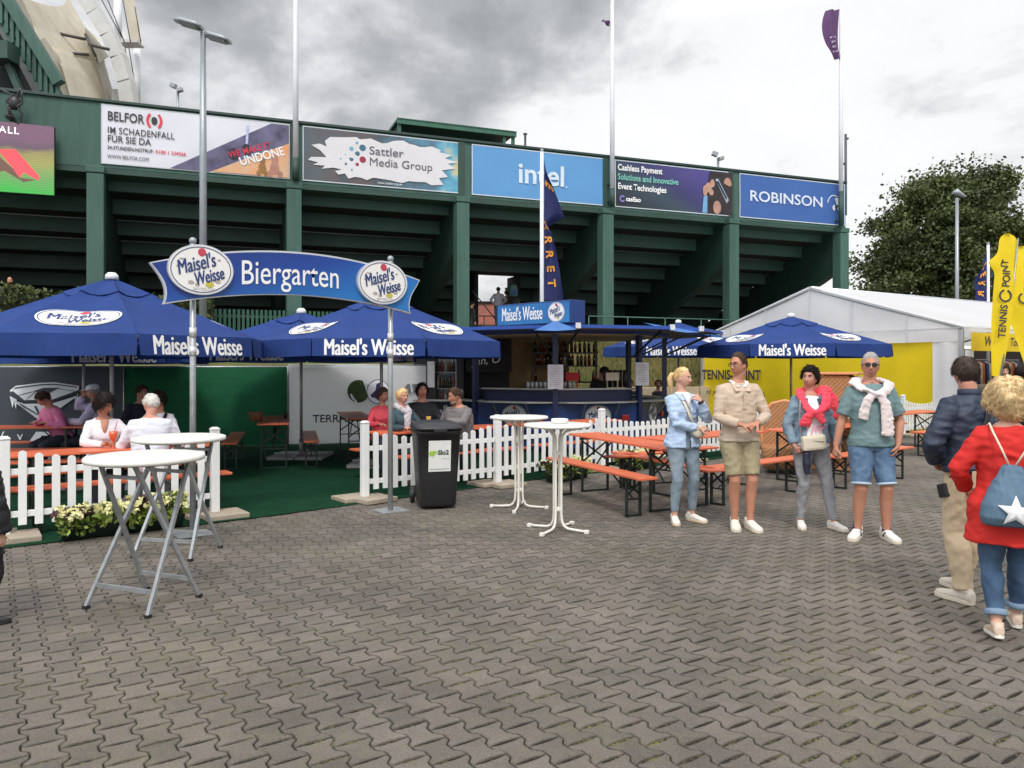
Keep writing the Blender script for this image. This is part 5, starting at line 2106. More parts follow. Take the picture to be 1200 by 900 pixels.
# inside the garden, left
table('orange beer table where the dark-haired woman with the drink sits', -4.55, 8.78, 37)
bench('orange beer bench between the fence and the table of the woman with the drink', -4.2, 8.36, 37)
bench('orange beer bench under the dark-haired woman with the drink', -4.98, 9.3, 37)
table('orange beer table at the far left before the stadium drawing', -7.75, 12.0, 9)
bench('orange beer bench in front of the far left table', -7.6, 11.4, 9)
bench('orange beer bench behind the far left table', -7.9, 12.6, 9)
bench('orange beer bench at the left frame edge behind the fence', -6.6, 9.9, 14)
table('orange beer table with the basket, at the left part of the white tarpaulin', -4.2, 13.6, 106)
bench('orange beer bench left of the table with the basket', -4.85, 13.4, 106)
bench('orange beer bench right of the table with the basket', -3.6, 13.7, 106)
table('orange beer table in front of the printed tennis ball', -3.05, 14.9, 108)
bench('orange beer bench in front of the printed tennis ball', -2.55, 14.7, 108)
table('orange beer table where the four guests sit by the fence', -1.1, 11.55, 38)
bench('orange beer bench under the man in the grey jacket', -.7, 11.15, 38)
bench('orange beer bench under the guests in black and red', -1.5, 12.1, 38)
table('orange beer table behind the fence in front of the kiosk', .9, 13.0, 38)
bench('orange beer bench behind the fence in front of the kiosk', 1.25, 12.75, 38)

# small things on the tables
bs = thing('basket', 'small woven cutlery basket on the orange table left of the white tarpaulin', 'basket', (-4.35, 13.05, .776))
mb = MB()
mb.lathe([(.09, 0), (.12, .12), (.125, .16), (.11, .16), (.085, .02)], 16)
mb.build('bowl', pm('wicker_brown', srgb(120, 84, 50), .8, .3, 40, .5, 60), bs)
ds = MB()
ds.lathe([(.03, 0), (.04, .07), (.02, .09), (.008, .1)], 10)
tag(ds.build('dispenser', M_black), 'small dark dispenser on the orange table left of the white tarpaulin', 'dispenser').location = (-4.1, 13.9, .776)

# ================================================================ round bar tables
M_top = pm('table_top_white', srgb(228, 226, 218), .45, .05, 6, .05, 30, dirt=.12)


def folding_bar_table(label, loc, rotz):
    t = thing('bar_table', label, 'bar table', loc, rotz, 'round folding bar tables')
    mb = MB()
    mb.lathe([(.375, 1.025), (.398, 1.03), (.403, 1.045), (.398, 1.062), (.385, 1.066), (0.0, 1.067)], 48)
    mb.build('table_top', M_top, t)
    mb = MB()
    mb.lathe([(.0, 1.02), (.36, 1.02), (.36, 1.026), (0, 1.026)], 32)
    mb.build('underside', pm('hardboard', srgb(104, 76, 54), .8), t)
    # local x: across the frames, local y: lean direction
    for s, w in ((-1, .285), (1, .255)):
        for sx in (-1, 1):
            mb = MB()
            x0 = sx * w
            mb.bar((x0, s * .25, .012), (x0 * .62, -s * .24, 1.02), .027, .027, up=(1, 0, 0))
            lg = mb.build('leg', M_galv, t, bevel=.003)
            mb = MB()
            mb.box((x0, s * .25, .012), (.036, .036, .024))
            mb.build('rubber_foot', M_black, lg)
        mb = MB()
        k = .14
        xa_ = w * (1 - .38 * k)
        mb.bar((-xa_, s * .25 - s * .49 * k, .012 + 1.008 * k), (xa_, s * .25 - s * .49 * k, .012 + 1.008 * k), .022, .028)
        mb.build('crossbar', M_galv, t)
        mb = MB()
        mb.bar((-w * .67, -s * .19, .93), (w * .67, -s * .19, .93), .02, .024)
        mb.build('crossbar', M_galv, t)
    return t


folding_bar_table('front round white bar table on crossed galvanised legs', (-2.64, 5.53, 0), rad(-21))
folding_bar_table('rear round white bar table on crossed legs beside the left sign post', (-3.04, 7.02, 0), rad(-12))

M_ctab = pm('cream_steel', srgb(226, 222, 210), .45, .04, 5)


def pedestal_table(label, loc, rotz):
    t = thing('pedestal_table', label, 'pedestal table', loc, rotz, 'white pedestal bar tables')
    mb = MB()
    mb.lathe([(.33, 1.075), (.35, 1.08), (.353, 1.095), (.345, 1.108), (0.0, 1.11)], 44)
    mb.build('table_top', M_top, t)
    for k in range(4):
        a = PI / 4 + k * PI / 2
        c_, s_ = math.cos(a), math.sin(a)
        P_ = lambda r, z: (r * c_, r * s_, z)
        mb = MB()
        mb.tube([P_(.335, .018), P_(.20, .022), P_(.12, .028), P_(.075, .05), P_(.05, .10), P_(.043, .18), P_(.043, .92), P_(.05, .98), P_(.09, 1.03), P_(.18, 1.06), P_(.27, 1.07)], .0135, 10)
        lg = mb.build('leg', M_ctab, t)
        mb = MB()
        mb.box(P_(.335, .018), (.045, .045, .036), Matrix.Rotation(a, 3, 'Z'))
        mb.build('foot', M_ctab, lg, bevel=.006)
    mb = MB()
    for z_ in (.22, .80):
        mb = MB()
        mb.box((0, 0, z_), (.075, .075, .035))
        mb.build('joiner', M_ctab, t, bevel=.006)
    return t


pedestal_table('front white pedestal table with the ashtray on top', (.475, 8.0, 0), rad(14))
pedestal_table('rear white pedestal table next to the black bin', (.085, 9.25, 0), rad(35))
at_ = thing('ashtray', 'small round white ashtray on the front pedestal table', 'ashtray', (.50, 8.05, 1.11))
mb = MB()
mb.lathe([(.05, 0), (.085, .005), (.09, .045), (.08, .048), (.07, .02), (0, .018)], 20)
mb.build('bowl', M_white, at_)

# ================================================================ wheelie bin
wb = thing('wheelie_bin', 'black two-wheeled rubbish bin with a white label in front of the fence', 'rubbish bin', (-.93, 9.38, 0), rad(14))
mb = MB()
secs = []
for z_, w, d in ((.03, .21, .22), (.06, .222, .235), (.5, .245, .285), (.90, .27, .335), (.905, .285, .355), (.95, .285, .355)):
    secs.append(((0, (d - .22) * .15, z_), (w, 0, 0), (0, d, 0)))
mb.loft(secs, 32, p=7)
mb.build('body', M_black, wb)
mb = MB()
mb.loft([((0, .0, .955), (.292, 0, 0), (0, .37, 0)), ((0, 0, .985), (.292, 0, 0), (0, .37, 0)), ((0, .02, 1.0), (.27, 0, 0), (0, .34, 0)), ((0, .03, 1.035), (.20, 0, 0), (0, .25, 0)), ((0, .03, 1.042), (.15, 0, 0), (0, .2, 0))], 32, p=6)
mb.build('lid', M_black, wb)
mb = MB()
mb.box((0, -.37, .955), (.16, .03, .035))
mb.tube([(-.26, .40, 1.0), (.26, .40, 1.0)], .016, 8)
mb.tube([(-.25, .33, .12), (.25, .33, .12)], .012, 8)
mb.build('handle', M_black, wb, bevel=.006)
for sx in (-1, 1):
    mb = MB()
    mb.lathe([(.0, -.025), (.09, -.025), (.10, -.018), (.10, .018), (.09, .025), (.0, .025)], 20, (sx * .25, .33, .10), M=Matrix.Rotation(rad(90), 3, 'Y'))
    w_ = mb.build('wheel', M_black, wb)
    mb = MB()
    mb.lathe([(.0, -.028), (.05, -.028), (.05, .028), (.0, .028)], 14, (sx * .25, .33, .10), M=Matrix.Rotation(rad(90), 3, 'Y'))
    mb.build('rim', pm('rim_grey', srgb(70, 72, 74), .5), w_)
def binf(x, z, d=0.0):
    return V((x, -.2205 - (z - .06) * .115 - .012 - d, z))
mb = MB()
mb.add([binf(-.13, .46), binf(.135, .46), binf(.135, .83), binf(-.13, .83)], [(0, 1, 2, 3)])
lb = mb.build('label', pm('label_paper', srgb(222, 224, 218), .6, .03), wb)
lettering('ep', .10, pm('lime', srgb(160, 196, 70), .6), lb, lambda x, y: binf(-.075 + x, .685 + y, .003), bold=.008)
lettering('Slo2', .075, M_text_k, lb, lambda x, y: binf(.045 + x, .685 + y, .003), bold=.003)
lettering('restmüll', .028, M_logo_s, lb, lambda x, y: binf(.07 + x, .615 + y, .003))
lettering('www.ep-slo2-service.de', .024, M_text_k, lb, lambda x, y: binf(0 + x, .49 + y, .003))

# ================================================================ flower boxes
def flower_box(label, loc, rot, L_, seed, tall=.36):
    rng = np.random.default_rng(seed)
    t = thing('flower_box', label, 'flower box', loc, rot, 'green flower boxes along the fence')
    mb = MB()
    mb.loft([((0, 0, .005), (L_ / 2 - .03, 0, 0), (0, .075, 0)), ((0, 0, .15), (L_ / 2, 0, 0), (0, .095, 0)), ((0, 0, .165), (L_ / 2 + .01, 0, 0), (0, .102, 0))], 24, p=8)
    mb.build('trough', pm('trough_green', srgb(22, 44, 38), .5, .1), t)
    n = 900
    x = rng.uniform(-L_ / 2, L_ / 2, n)
    pts = np.stack([x, rng.normal(scale=.085, size=n), .17 + rng.uniform(0, .22, n) * tall + .05 * np.sin(x * 9)], 1)
    pts[: n // 6, 2] -= .07
    pts[: n // 6, 1] -= .08
    g_ = leafcloud(pts[: int(n * .7)], .075, rng, 'leaves', pm('box_leaf', srgb(66, 92, 40), .6, .3, 6, col2=srgb(140, 156, 62), island=.4, trans=.2), t)
    k = 110
    cx = rng.uniform(-L_ / 2, L_ / 2, k)
    fl, fc = [], []
    for i in range(k):
        c0 = np.array([cx[i], rng.normal(scale=.09) - .03, .24 + .17 * rng.random() * tall])
        for j in range(6):
            fl.append(c0 + rng.normal(scale=.013, size=3))
    leafcloud(np.array(fl), .05, rng, 'blossom', pm('blossom_cream', srgb(236, 232, 176), .6, .1, 5, island=.15, trans=.2), t, asp=.9)
    dk = np.stack([rng.normal(loc=-L_ / 2 + .16, scale=.09, size=260), rng.normal(scale=.07, size=260), .22 + .22 * rng.random(260) * tall], 1)
    leafcloud(dk, .07, rng, 'dark_leaf', pm('dark_leaf', srgb(62, 36, 36), .6, .3, 6, island=.4), t)
    return t


q = FENCE_A + fdir * .72 - fnor * .40
flower_box('dark green flower box with cream blossoms, left one behind the front bar table', (q.x, q.y, 0.01), FENCE_ANG, .62, 31)
q = FENCE_A + fdir * 1.30 - fnor * .38
flower_box('dark green flower box with yellow and cream blossoms, behind the rear bar table', (q.x, q.y, 0.01), FENCE_ANG, .56, 32, .6)
q = posts[4] + d_ * 1.15 - fnor * .2
flower_box('dark green flower box under the fence behind the white pedestal tables', (q.x, q.y, 0.01), FENCE_ANG + .1, .85, 33)
q = posts[5] + d_ * .55 - fnor * .22
flower_box('dark green flower box under the fence behind the pale blue shirt woman', (q.x, q.y, 0.01), FENCE_ANG, .7, 34)
# ================================================================ octagonal drinks kiosk
KC = V((1.05, 17.3, 0))
KR = 2.35
kio = thing('drinks_kiosk', 'blue octagonal drinks kiosk with raised awning flaps and counters behind the fence', 'kiosk', KC)
kang = [rad(-95 + 45 * i) for i in range(8)]
def kv(i, r=KR):
    return V((r * math.cos(kang[i % 8]), r * math.sin(kang[i % 8]), 0))
M_kblue = pm('kiosk_blue', srgb(28, 60, 118), .4, .12, 1.2, dirt=.2)
M_kdark = pm('kiosk_navy', srgb(22, 30, 66), .4, .15, 2)
M_ctop = pm('counter_steel', srgb(168, 168, 166), .3, .1, 4, metal=.6)
front = [6, 7, 0, 1]            # facets that face the yard: facet i runs from vertex i to i+1
mb = MB()
for i in range(8):
    a, b_ = kv(i), kv(i + 1)
    mb.quad(a + V((0, 0, .1)), b_ + V((0, 0, .1)), b_ + V((0, 0, .985)), a + V((0, 0, .985)))
mb.build('body', M_kblue, kio)
mb = MB()
mb.prism([tuple(kv(i, KR * .94).xy) for i in range(8)], .10, lambda u, v, w: V((u, v, .02 + w)))
mb.prism([tuple(kv(i, KR * .90).xy) for i in range(8)], .04, lambda u, v, w: V((u, v, .93 + w)))
mb.build('plinth', M_black, kio)
for i in (5, 6, 7, 0, 1, 2):
    a, b_ = kv(i), kv(i + 1)
    n_ = (a + b_).normalized()
    mid_ = (a + b_) / 2
    ang = math.atan2((b_ - a).y, (b_ - a).x)
    L_ = (b_ - a).length
    Mz = Matrix.Rotation(ang, 3, 'Z')
    # serving shelf with tapered front
    mb = MB()
    pl = [a + n_ * .0, a + n_ * .17 + (b_ - a) * .10, a + n_ * .30 + (b_ - a) * .25, b_ + n_ * .30 - (b_ - a) * .25, b_ + n_ * .17 - (b_ - a) * .1, b_]
    mb.prism([tuple(p.xy) for p in pl], .03, lambda u, v, w: V((u, v, .99 + w)))
    for s in (.3, .7):
        p_ = a.lerp(b_, s)
        mb.bar(p_ + n_ * .02 + V((0, 0, .70)), p_ + n_ * .24 + V((0, 0, .985)), .02, .03)
    mb.build('serving_shelf', M_ctop, kio)
    # emblem in the middle of each panel and a red tail lamp
    f = lambda x, y, d, mid_=mid_, n_=n_, a=a, b_=b_: mid_ + (b_ - a).normalized() * x + n_ * (.012 + d) + V((0, 0, .73 + y))
    emblem(kio, f, .56, .42, full=False)
    mb = MB()
    mb.box(mid_ + (b_ - a).normalized() * (.58) + n_ * .03 + V((0, 0, .68)), (.16, .06, .12), Mz)
    mb.build('tail_lamp', pm('lamp_red', srgb(150, 34, 30), .3), kio, bevel=.015)
# upper counter set back, with a dark blue front
for i in (7, 0):
    a, b_ = kv(i, KR * .93), kv(i + 1, KR * .93)
    n_ = (a + b_).normalized()
    ang = math.atan2((b_ - a).y, (b_ - a).x)
    Mz = Matrix.Rotation(ang, 3, 'Z')
    mid_ = (a + b_) / 2
    mb = MB()
    mb.box(mid_ - n_ * .16 + V((0, 0, 1.12)), ((b_ - a).length * .98, .30, .24), Mz)
    bar_ = mb.build('upper_counter', M_kdark, kio)
    mb = MB()
    mb.box(mid_ - n_ * .15 + V((0, 0, 1.257)), ((b_ - a).length * 1.03, .42, .03), Mz)
    mb.build('counter_top', M_ctop, bar_, bevel=.004)
for i in range(8):
    p_ = kv(i, KR * 1.0)
    mb = MB()
    mb.box((p_.x, p_.y, 1.22), (.10, .10, 2.24), Matrix.Rotation(kang[i], 3, 'Z'))
    mb.build('post', pm('post_navy', srgb(24, 34, 74), .4), kio)
# roof
mb = MB()
mb.prism([tuple(kv(i, KR * 1.04).xy) for i in range(8)], .16, lambda u, v, w: V((u, v, 2.36 + w)))
mb.build('roof', M_kblue, kio)
mb = MB()
mb.prism([tuple(kv(i, KR * 1.0).xy) for i in range(8)], .02, lambda u, v, w: V((u, v, 2.335 + w)))
mb.build('ceiling', pm('kiosk_ceiling', srgb(196, 176, 140), .7), kio)
M_flap = pm('flap_blue', srgb(40, 78, 158), .5, .08, 2, .05, 10)
M_flapu = pm('flap_beige', srgb(150, 132, 104), .7, .1, 2)
M_gus = pm('gusset_blue', srgb(84, 134, 204), .7, .08, 2, .1, 8, trans=.35)
for i in (6, 7, 0, 1, 2):
    a, b_ = kv(i, KR * 1.05), kv(i + 1, KR * 1.05)
    n_ = (a + b_).normalized()
    out, dz = 1.18, -.03
    if i in (6, 7):
        out = .95
    A0, B0 = a + V((0, 0, 2.43)), b_ + V((0, 0, 2.43))
    A1, B1 = A0 + n_ * out + V((0, 0, dz)), B0 + n_ * out + V((0, 0, dz))
    up = V((0, 0, .06))
    mb = MB()
    mb.add([A0, B0, B1, A1, A0 + up, B0 + up, B1 + up, A1 + up], [(4, 5, 6, 7), (0, 4, 7, 3), (1, 2, 6, 5), (2, 3, 7, 6), (0, 1, 5, 4)])
    fl = mb.build('awning_flap', M_flap, kio)
    mb = MB()
    dn = V((0, 0, -.004))
    mb.quad(A0 + dn, B0 + dn, B1 + dn, A1 + dn)
    mb.build('lining', M_flapu, fl)
    for s in (.06, .94):
        mb = MB()
        p0 = a.lerp(b_, s)
        mb.bar(p0 * .97 + V((0, 0, 1.95)), A1.lerp(B1, s) - n_ * .25 + V((0, 0, -.02)), .03, .03)
        mb.build('strut', M_black, fl)
    if i in (7, 0, 1):
        # fabric gusset to the next flap
        a2, b2 = kv(i + 1, KR * 1.05), kv(i + 2, KR * 1.05)
        n2 = (a2 + b2).normalized()
        C_ = a2 + V((0, 0, 2.43)) + n2 * (1.18 if i + 1 not in (6, 7) else .95) + V((0, 0, dz))
        mb = MB()
        tip = B0 + V((0, 0, .16))
        B1 = B1 + V((0, 0, -.03)); C_ = C_ + V((0, 0, -.03))
        mid_ = (B1 + C_) / 2 + V((0, 0, -.02))
        mb.add([tip, B1, mid_, C_], [(0, 1, 2), (0, 2, 3)])
        mb.build('gusset', M_gus, fl)
mb = MB()
for i in (0, 1, 2):
    n_ = (kv(i) + kv(i + 1)).normalized()
    for v_ in (i, i + 1):
        p = kv(v_, KR * 1.05) + n_ * 1.16 + V((0, 0, 2.44))
        mb.box(p, (.09, .09, .10))
mb.build('corner_bracket', pm('bracket_white', srgb(200, 204, 208), .4), kio)
# brand sign box on the roof
bx0, bx1 = V((-.32, 16.55, 0)), V((1.16, 14.85 + .25, 0))
bang = math.atan2(bx1.y - bx0.y, bx1.x - bx0.x)
bl = (bx1 - bx0).length
sb = thing('roof_sign', 'blue box sign with white lettering and oval emblem on the kiosk roof', 'sign', bx0, bang)
z0, z1 = 2.56, 3.03
mb = MB()
mb.box((bl / 2, .22, (z0 + z1) / 2), (bl, .44, z1 - z0))
mb.build('box', M_kblue, sb, bevel=.015)
mb = MB()
mb.prism([(.03, z0 + .03), (bl - .03, z0 + .03), (bl - .03, z1 - .03), (.03, z1 - .03)], .006, lambda u, v, w: V((u, -.012 + w, v)))
mb.build('front_panel', pm('sign_face', srgb(30, 84, 150), .35, .2, 1.1, col2=srgb(44, 132, 186)), sb)
s = .40
lettering("Maisel's Weisse", s, M_text_w, sb, lambda x, y: V((bl * .36 + x, -.018, (z0 + z1) / 2 + y)), xs=1.22 / (s * 6.6), fat=.006)
emblem(sb, lambda x, y, d: V((bl * .82 + x, -.018 - d, (z0 + z1) / 2 + y)), .44, .40, full=False)
# inner core with shelves
core = thing('bar_shelf', 'tall dark shelf in the middle of the kiosk', 'shelf', KC + V((.15, .35, 0)))
mb = MB()
for z_ in (.5, 1.35, 1.72, 2.02):
    mb.box((0, 0, z_), (1.5, .5, .03))
for x in (-.74, .0, .74):
    mb.box((x, .1, 1.25), (.03, .3, 2.1))
mb.build('frame', M_black, core)
mb = MB()
mb.box((-.85, .55, 1.75), (2.0, .03, 1.15))
mb.build('back_board', pm('back_board', srgb(178, 142, 96), .7, .25, 2), core)
mb = MB()
mb.ball((-.25, .5, 1.86), (.20, .02, .2))
mb.build('round_picture', pm('picture_warm', srgb(120, 70, 40), .7, .4, 6), core)
M_gl = [pm('bottle_%d' % i, c_, .15, .1, spec=.8) for i, c_ in enumerate((srgb(40, 30, 22), srgb(26, 44, 28), srgb(110, 30, 24), srgb(150, 150, 140), srgb(90, 60, 26)))]
def bottle_mesh(m):
    mb = MB()
    mb.lathe([(.0, 0), (.036, .002), (.037, .17), (.03, .205), (.013, .235), (.013, .29), (0, .291)], 10)
    me = mb.mesh('bottle')
    me.materials.append(m)
    return me
bms = [bottle_mesh(m) for m in M_gl]
kk = 0
for z_, n_ in ((1.735, 15), (2.035, 14), (1.365, 5)):
    for j in range(n_):
        x = -.66 + 1.32 * j / max(1, n_ - 1) + R.uniform(-.02, .02)
        o = link('bottle', bms[R.randrange(5)])
        o.location = KC + V((.15 + x, .35 - .12 + R.uniform(-.03, .03), z_))
        sc = R.uniform(.82, 1.05)
        o.scale = (sc, sc, sc if z_ < 2 else sc * .95)
        tag(o, 'liquor bottle standing on the dark shelf inside the kiosk', 'bottle', 'bottles on the kiosk shelf')
# counter things: crates, cups, taps
for (x, y, c_, lab) in ((-.15, -1.9, srgb(206, 200, 190), 'white paper box on the kiosk counter left of the red one'), (.18, -1.88, srgb(186, 40, 40), 'red printed box on the kiosk counter'),
                        (1.02, -1.75, srgb(214, 200, 176), 'cream box top on the right part of the kiosk counter')):
    t = thing('cup_box', lab, 'box', KC + V((x, y + .35, 1.275)))
    mb = MB()
    mb.box((0, 0, .22), (.27, .2, .15))
    for sx in (-1, 1):
        mb.box((sx * .11, 0, .075), (.015, .18, .15))
    mb.box((0, 0, .3), (.29, .22, .02))
    mb.build('carton', pm('carton_%d' % int(c_[0] * 900), c_, .7, .15, 5), t, bevel=.004)
gm = MB()
gm.lathe([(.0, 0), (.03, .0), (.036, .12), (.032, .121), (.027, .01), (0, .01)], 12)
gme = gm.mesh('glass'); gme.materials.append(pm('beer_glass', srgb(176, 182, 184), .1, .1, spec=.9))
for j in range(12):
    o = link('drinking_glass', gme)
    o.location = KC + V((-.72 + .085 * j, -1.75 + .03 * (j % 2) + .03 * j * .5, 1.275))
    tag(o, 'drinking glass in the row on the left part of the kiosk counter', 'glass', 'glasses on the kiosk counter')
cm = MB()
cm.lathe([(.0, 0), (.045, .0), (.047, .36), (.0, .362)], 12)
cme = cm.mesh('cup_stack'); cme.materials.append(M_black)
for j in range(5):
    o = link('cup_stack', cme)
    o.location = KC + V((.88 + .11 * j, -1.42 + .06 * j, 1.275))
    tag(o, 'dark upright cup tube on the right part of the kiosk counter', 'cup tube', 'cup tubes on the kiosk counter')
# papers taped to the posts
for i, lab, w, h, z_ in ((0, 'white notice sheet taped to the kiosk post above the middle counter', .30, .47, 1.51), (1, 'white notice sheet taped to the right kiosk post', .27, .46, 1.56)):
    p_ = kv(i) * 1.03 + KC
    t = thing('notice', lab, 'notice', (p_.x, p_.y - .06, z_))
    mb = MB()
    mb.grid(lambda u, v: V((-w / 2 + w * u, -.02 - .015 * math.sin(PI * u), -h / 2 + h * v)), 6, 4)
    mb.build('sheet', pm('paper', srgb(206, 204, 208), .7), t)
    mb = MB()
    for k in range(9):
        mb.box((0.0 + R.uniform(-.02, .02), -.043, h * .36 - k * h * .085), (w * R.uniform(.4, .7), .002, .008))
    mb.build('print', M_logo_s, t)
# side bar wing with fridge and chalkboard, left of the kiosk
wg = thing('bar_wing', 'dark bar wing with a chalkboard left of the kiosk', 'bar', (-1.35, 17.0, 0), rad(-4))
mb = MB()
mb.box((.15, .6, 1.1), (2.2, .06, 2.2))
mb.box((-.42, -.0, 1.2), (.22, .3, 2.3))
mb.box((.22, -.0, 1.2), (.16, .3, 2.3))
mb.build('panel', pm('panel_black', srgb(26, 27, 30), .6, .2, 2), wg)
mb = MB()
mb.box((.35, -.55, .985), (2.1, .5, .03))
mb.build('counter_top', M_ctop, wg, bevel=.004)
mb = MB()
mb.box((.35, -.5, .53), (2.0, .05, .86))
cf = mb.build('counter_front', pm('wing_navy', srgb(30, 44, 66), .5, .15, 2), wg)
lettering("Maisel's", .36, M_text_w, cf, lambda x, y: V((-.25 + x, -.53, .72 + y)), xs=.6, bold=.015)
for x, c_ in ((.72, srgb(190, 130, 110)), (1.08, srgb(170, 120, 130))):
    mb = MB()
    mb.box((x, -.53, .58), (.30, .012, .60))
    po = mb.build('poster', pm('poster_%d' % int(c_[2] * 900), c_, .6, .5, 5, col2=srgb(150, 186, 190)), cf)
    mb = MB()
    mb.lathe([(.0, 0), (.05, .0), (.06, .2), (.05, .2), (0, .2)], 10, (x, -.545, .5))
    mb.build('picture', pm('poster_red', srgb(190, 50, 40), .6, .3, 8), po)
mb = MB()
mb.prism([(-.50, 1.25), (-.34, 1.25), (-.34, 1.82), (-.50, 1.82)], .004, lambda u, v, w: V((u, -.16 - w, v)))
mb.build('sheet', pm('paper', (0, 0, 0)), wg)
cb = MB()
cb.box((.85, -.1, 1.95), (1.0, .04, .72))
cbo = cb.build('chalkboard', pm('chalk_black', srgb(24, 24, 26), .8, .2, 4), wg)
lettering('Mojito', .20, M_text_w, cbo, lambda x, y: V((.72 + x, -.128, 2.08 + y + x * .08)), shear=.2)
lettering('Jan, O', .24, M_text_w, cbo, lambda x, y: V((.80 + x, -.128, 1.84 + y + x * .1)), shear=.2)
fr = thing('drinks_fridge', 'tall glass-door fridge full of bottles in the bar wing', 'fridge', (-1.47, 17.05, 0), rad(-4))
mb = MB()
for (c_, d) in (((0, .3, 1.05), (.5, .03, 2.0)), ((-.25, .1, 1.05), (.03, .42, 2.0)), ((.25, .1, 1.05), (.03, .42, 2.0)), ((0, .1, .3), (.5, .42, .5)), ((0, .1, 2.07), (.53, .42, .06))):
    mb.box(c_, d)
mb.build('cabinet', pm('fridge_white', srgb(200, 206, 206), .4, .06), fr)
mb = MB()
for z_ in (.85, 1.22, 1.58):
    mb.box((0, .08, z_), (.47, .36, .015))
mb.build('shelf', M_grey_metal, fr)
mb = MB()
mb.box((0, .27, 1.95), (.44, .02, .05))
mb.build('strip_light', emis('fridge_light', (.95, 1, 1), 1.2), fr)
for z_ in (.86, 1.23, 1.59):
    for j in range(5):
        o = link('bottle', bms[(j + int(z_ * 7)) % 5])
        p_ = Matrix.Rotation(rad(-4), 3, 'Z') @ V((-.18 + .09 * j, .0, z_))
        o.location = V((-1.47, 17.05, 0)) + p_
        tag(o, 'drinks bottle on a shelf of the glass-door fridge', 'bottle', 'bottles in the fridge')
# small table top display on the wing counter
dp = thing('canister', 'small silver canister on the bar wing counter', 'canister', (-1.1, 16.42, 1.0))
mb = MB()
mb.lathe([(0, 0), (.07, 0), (.07, .2), (.05, .22), (0, .225)], 14)
mb.build('can', M_galv, dp)

# ================================================================ wicker beach chairs
M_wick = bpy.data.materials.new('wicker')
nt, N, L = _nodes(M_wick)
tc = N.new('ShaderNodeTexCoord')
wv1 = N.new('ShaderNodeTexWave'); wv1.bands_direction = 'Z'; wv1.inputs['Scale'].default_value = 22; wv1.inputs['Distortion'].default_value = 1.2
wv2 = N.new('ShaderNodeTexWave'); wv2.bands_direction = 'DIAGONAL'; wv2.inputs['Scale'].default_value = 9; wv2.inputs['Distortion'].default_value = .6
L.new(tc.outputs['Object'], wv1.inputs['Vector']); L.new(tc.outputs['Object'], wv2.inputs['Vector'])
mm = N.new('ShaderNodeMath'); mm.operation = 'MULTIPLY'
L.new(wv1.outputs['Fac'], mm.inputs[0]); L.new(wv2.outputs['Fac'], mm.inputs[1])
rp = N.new('ShaderNodeValToRGB')
rp.color_ramp.elements[0].color = (*srgb(158, 102, 62), 1); rp.color_ramp.elements[0].position = .05
rp.color_ramp.elements[1].color = (*srgb(226, 174, 122), 1); rp.color_ramp.elements[1].position = .6
L.new(mm.outputs[0], rp.inputs['Fac']); L.new(rp.outputs[0], N['Principled BSDF'].inputs['Base Color'])
N['Principled BSDF'].inputs['Roughness'].default_value = .7
bp = N.new('ShaderNodeBump'); bp.inputs['Strength'].default_value = .9; bp.inputs['Distance'].default_value = .02
L.new(mm.outputs[0], bp.inputs['Height']); L.new(bp.outputs[0], N['Principled BSDF'].inputs['Normal'])
M_wood = pm('orange_wood', srgb(206, 140, 92), .5, .15, 3, .1, 20, stretch=(1, 8, 1))
M_strp = bpy.data.materials.new('striped_canvas')
nt, N, L = _nodes(M_strp)
tc = N.new('ShaderNodeTexCoord')
wv = N.new('ShaderNodeTexWave'); wv.bands_direction = 'X'; wv.inputs['Scale'].default_value = 3.6
L.new(tc.outputs['Object'], wv.inputs['Vector'])
rp = N.new('ShaderNodeValToRGB'); rp.color_ramp.interpolation = 'CONSTANT'
e = rp.color_ramp.elements
e[0].color = (*srgb(170, 50, 50), 1); e[1].position = .42; e[1].color = (*srgb(222, 196, 150), 1)
q = e.new(.78); q.color = (*srgb(120, 60, 60), 1)
L.new(wv.outputs['Fac'], rp.inputs['Fac']); L.new(rp.outputs[0], N['Principled BSDF'].inputs['Base Color'])


